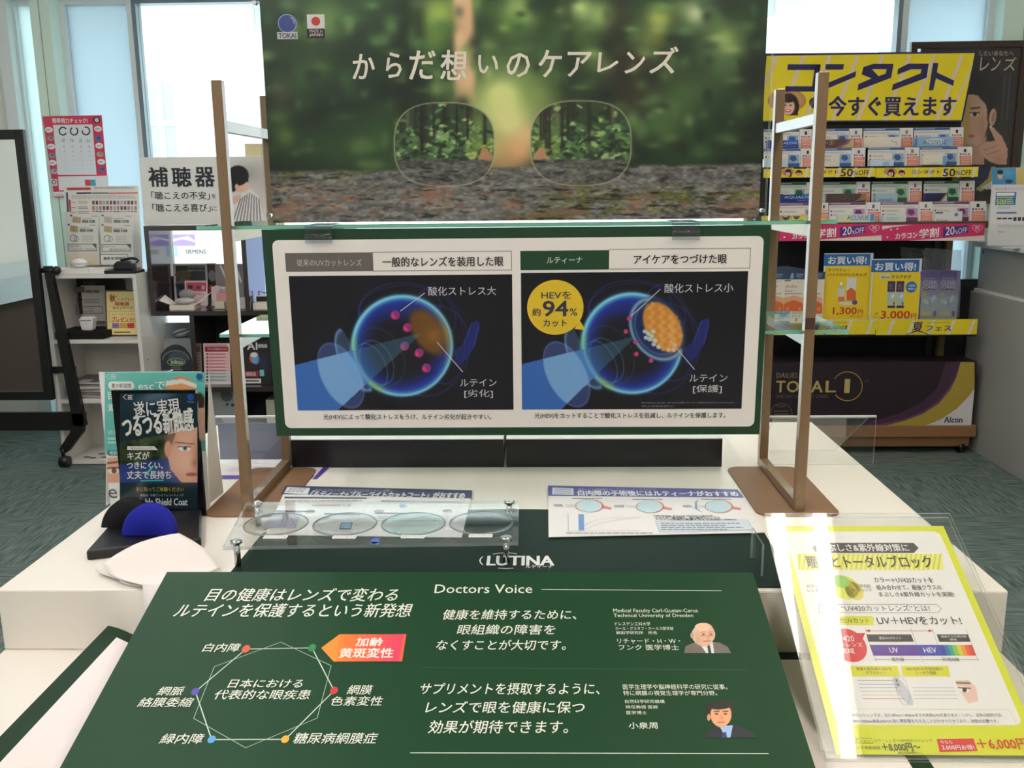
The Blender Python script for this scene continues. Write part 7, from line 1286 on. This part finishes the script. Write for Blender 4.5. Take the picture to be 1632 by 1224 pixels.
# ------------------------------------------------------------------ white counter at the side
WC = mat((146, 145, 142), .5, 0, .4, 0, .03, 200); GX = 2.105
wc = thing('white_counter', (2.5, 3.6, 0), 'light grey counter with a raised back ledge beside the lens rack', 'counter')
za, zbk = onx(1538, 461, GX)[2], onx(1545, 385, GX)[2]
MB().box(GX, 3.0, 2.6, 4.63, 0, za, WC).build('counter_body', wc, .003); MB().box(GX+.02, 3.0, 2.6, 4.64, za, za+.012, mat((206, 204, 200), .4)).build('ledge', wc); MB().box(GX+.035, 3.0, 2.7, 4.64, za+.012, zbk-.02, WC).build('upper_panel', wc); MB().box(GX+.0, 3.02, 2.68, 4.66, zbk-.02, zbk+.004, mat((214, 212, 208), .4)).build('upper_top', wc, .002)
for px, py in ((1563, 388), (1567, 402)): o = onx(px, py, GX+.035); MB().tube([(GX+.0352, o[1], o[2]), (GX+.0335, o[1], o[2])], .010, mat((40, 38, 38), .5), 12).build('cable_hole', wc)
ZC2 = zbk+.0046; HY = 4.30
lh = thing('leaflet_box', (at(1606, 380, HY)[0], HY, ZC2), 'clear countertop holder with white leaflets at the counter end beside the rack', 'leaflet holder')
k = Sheet((at(1606, 381, HY)[0], HY, ZC2), (0, -1, .03), (0, 0, 1), .35, .0005); a, b_, c_, d_ = k.box4(1580, 267, 1660, 381); k.slabuv([(a, 0), (b_, 0), (b_, d_), (a, d_)], .012, (226, 224, 226))
c = Canvas(1581, 267.5, 1619, 294, 1.0, (60, 140, 190)); c.gauss(1605, 275, 14, 10, (90, 170, 214), .8); c.ell(1595, 288, 9, 9, (70, 140, 190), .2); c.ell(1594, 280, 4.2, 5.6, (226, 180, 158), .2); c.ell(1594, 274.5, 4.8, 3.6, (30, 28, 34), .3); c.ell(1608, 289, 6, 3, (40, 60, 90), .3); k.pic(c, 1); k.rect(1619, 267.5, 1659, 294, (206, 186, 120), 1)
k.text('Marisの夏のコンタクト', 1586, 298, 1632, 303.5, (170, 160, 180), 3); k.rect(1586.5, 306, 1619, 327, (44, 120, 180), 1); k.rrect(1588, 307, 1617, 312, 2, (240, 240, 240), 2); k.text('500', 1588, 317.5, 1603, 326, (220, 226, 90), 3, .04); k.greek(1604, 316, 1617, 326, (200, 220, 140), 3, 3, 2); k.greek(1588, 313, 1616, 316, (200, 214, 150), 1, 3, 3); k.rect(1588, 338, 1620, 340.6, (80, 120, 180), 1)
for i in range(3): k.rect(1589+i*8.6, 347, 1596+i*8.6, 349.5, (50, 50, 54), 1); k.rect(1615+i*7, 346, 1620+i*7, 352, (60, 60, 66), 1)
k.greek(1590, 329, 1612, 333, (170, 170, 180), 2, 1, 3); k.greek(1590, 358, 1655, 363, (180, 180, 186), 2, 1, 3); k.text('Alcon', 1590, 368, 1600, 370.5, (60, 60, 80), 3)
k.build('leaflet_stack', lh); MB().box(k.W((a, 0))[0]-.004, k.W((b_, 0))[0]+.004, HY-.012, HY-.008, ZC2, ZC2+.10, ACR).build('front_wall', lh); MB().box(k.W((a, 0))[0]-.004, k.W((b_, 0))[0]+.004, HY-.008, HY+.05, ZC2, ZC2+.003, ACR).build('holder_base', lh)
lb = Sheet((at(1618, 376, HY-.09)[0], HY-.09, ZC2+.0005), (0, 0, 1), (0, 1, 0), .35, .0004); lb.slabuv([(-.06, -.02), (.08, -.03), (.09, .04), (-.05, .045)], .006, (196, 206, 222)); lb.polyuv([(-.02, -.01), (.05, -.015), (.055, .02), (-.01, .022)], (226, 214, 170), 1); tag(lb.build('brochure_pile'), 'pale blue brochure lying before the countertop leaflet holder', 'brochure')
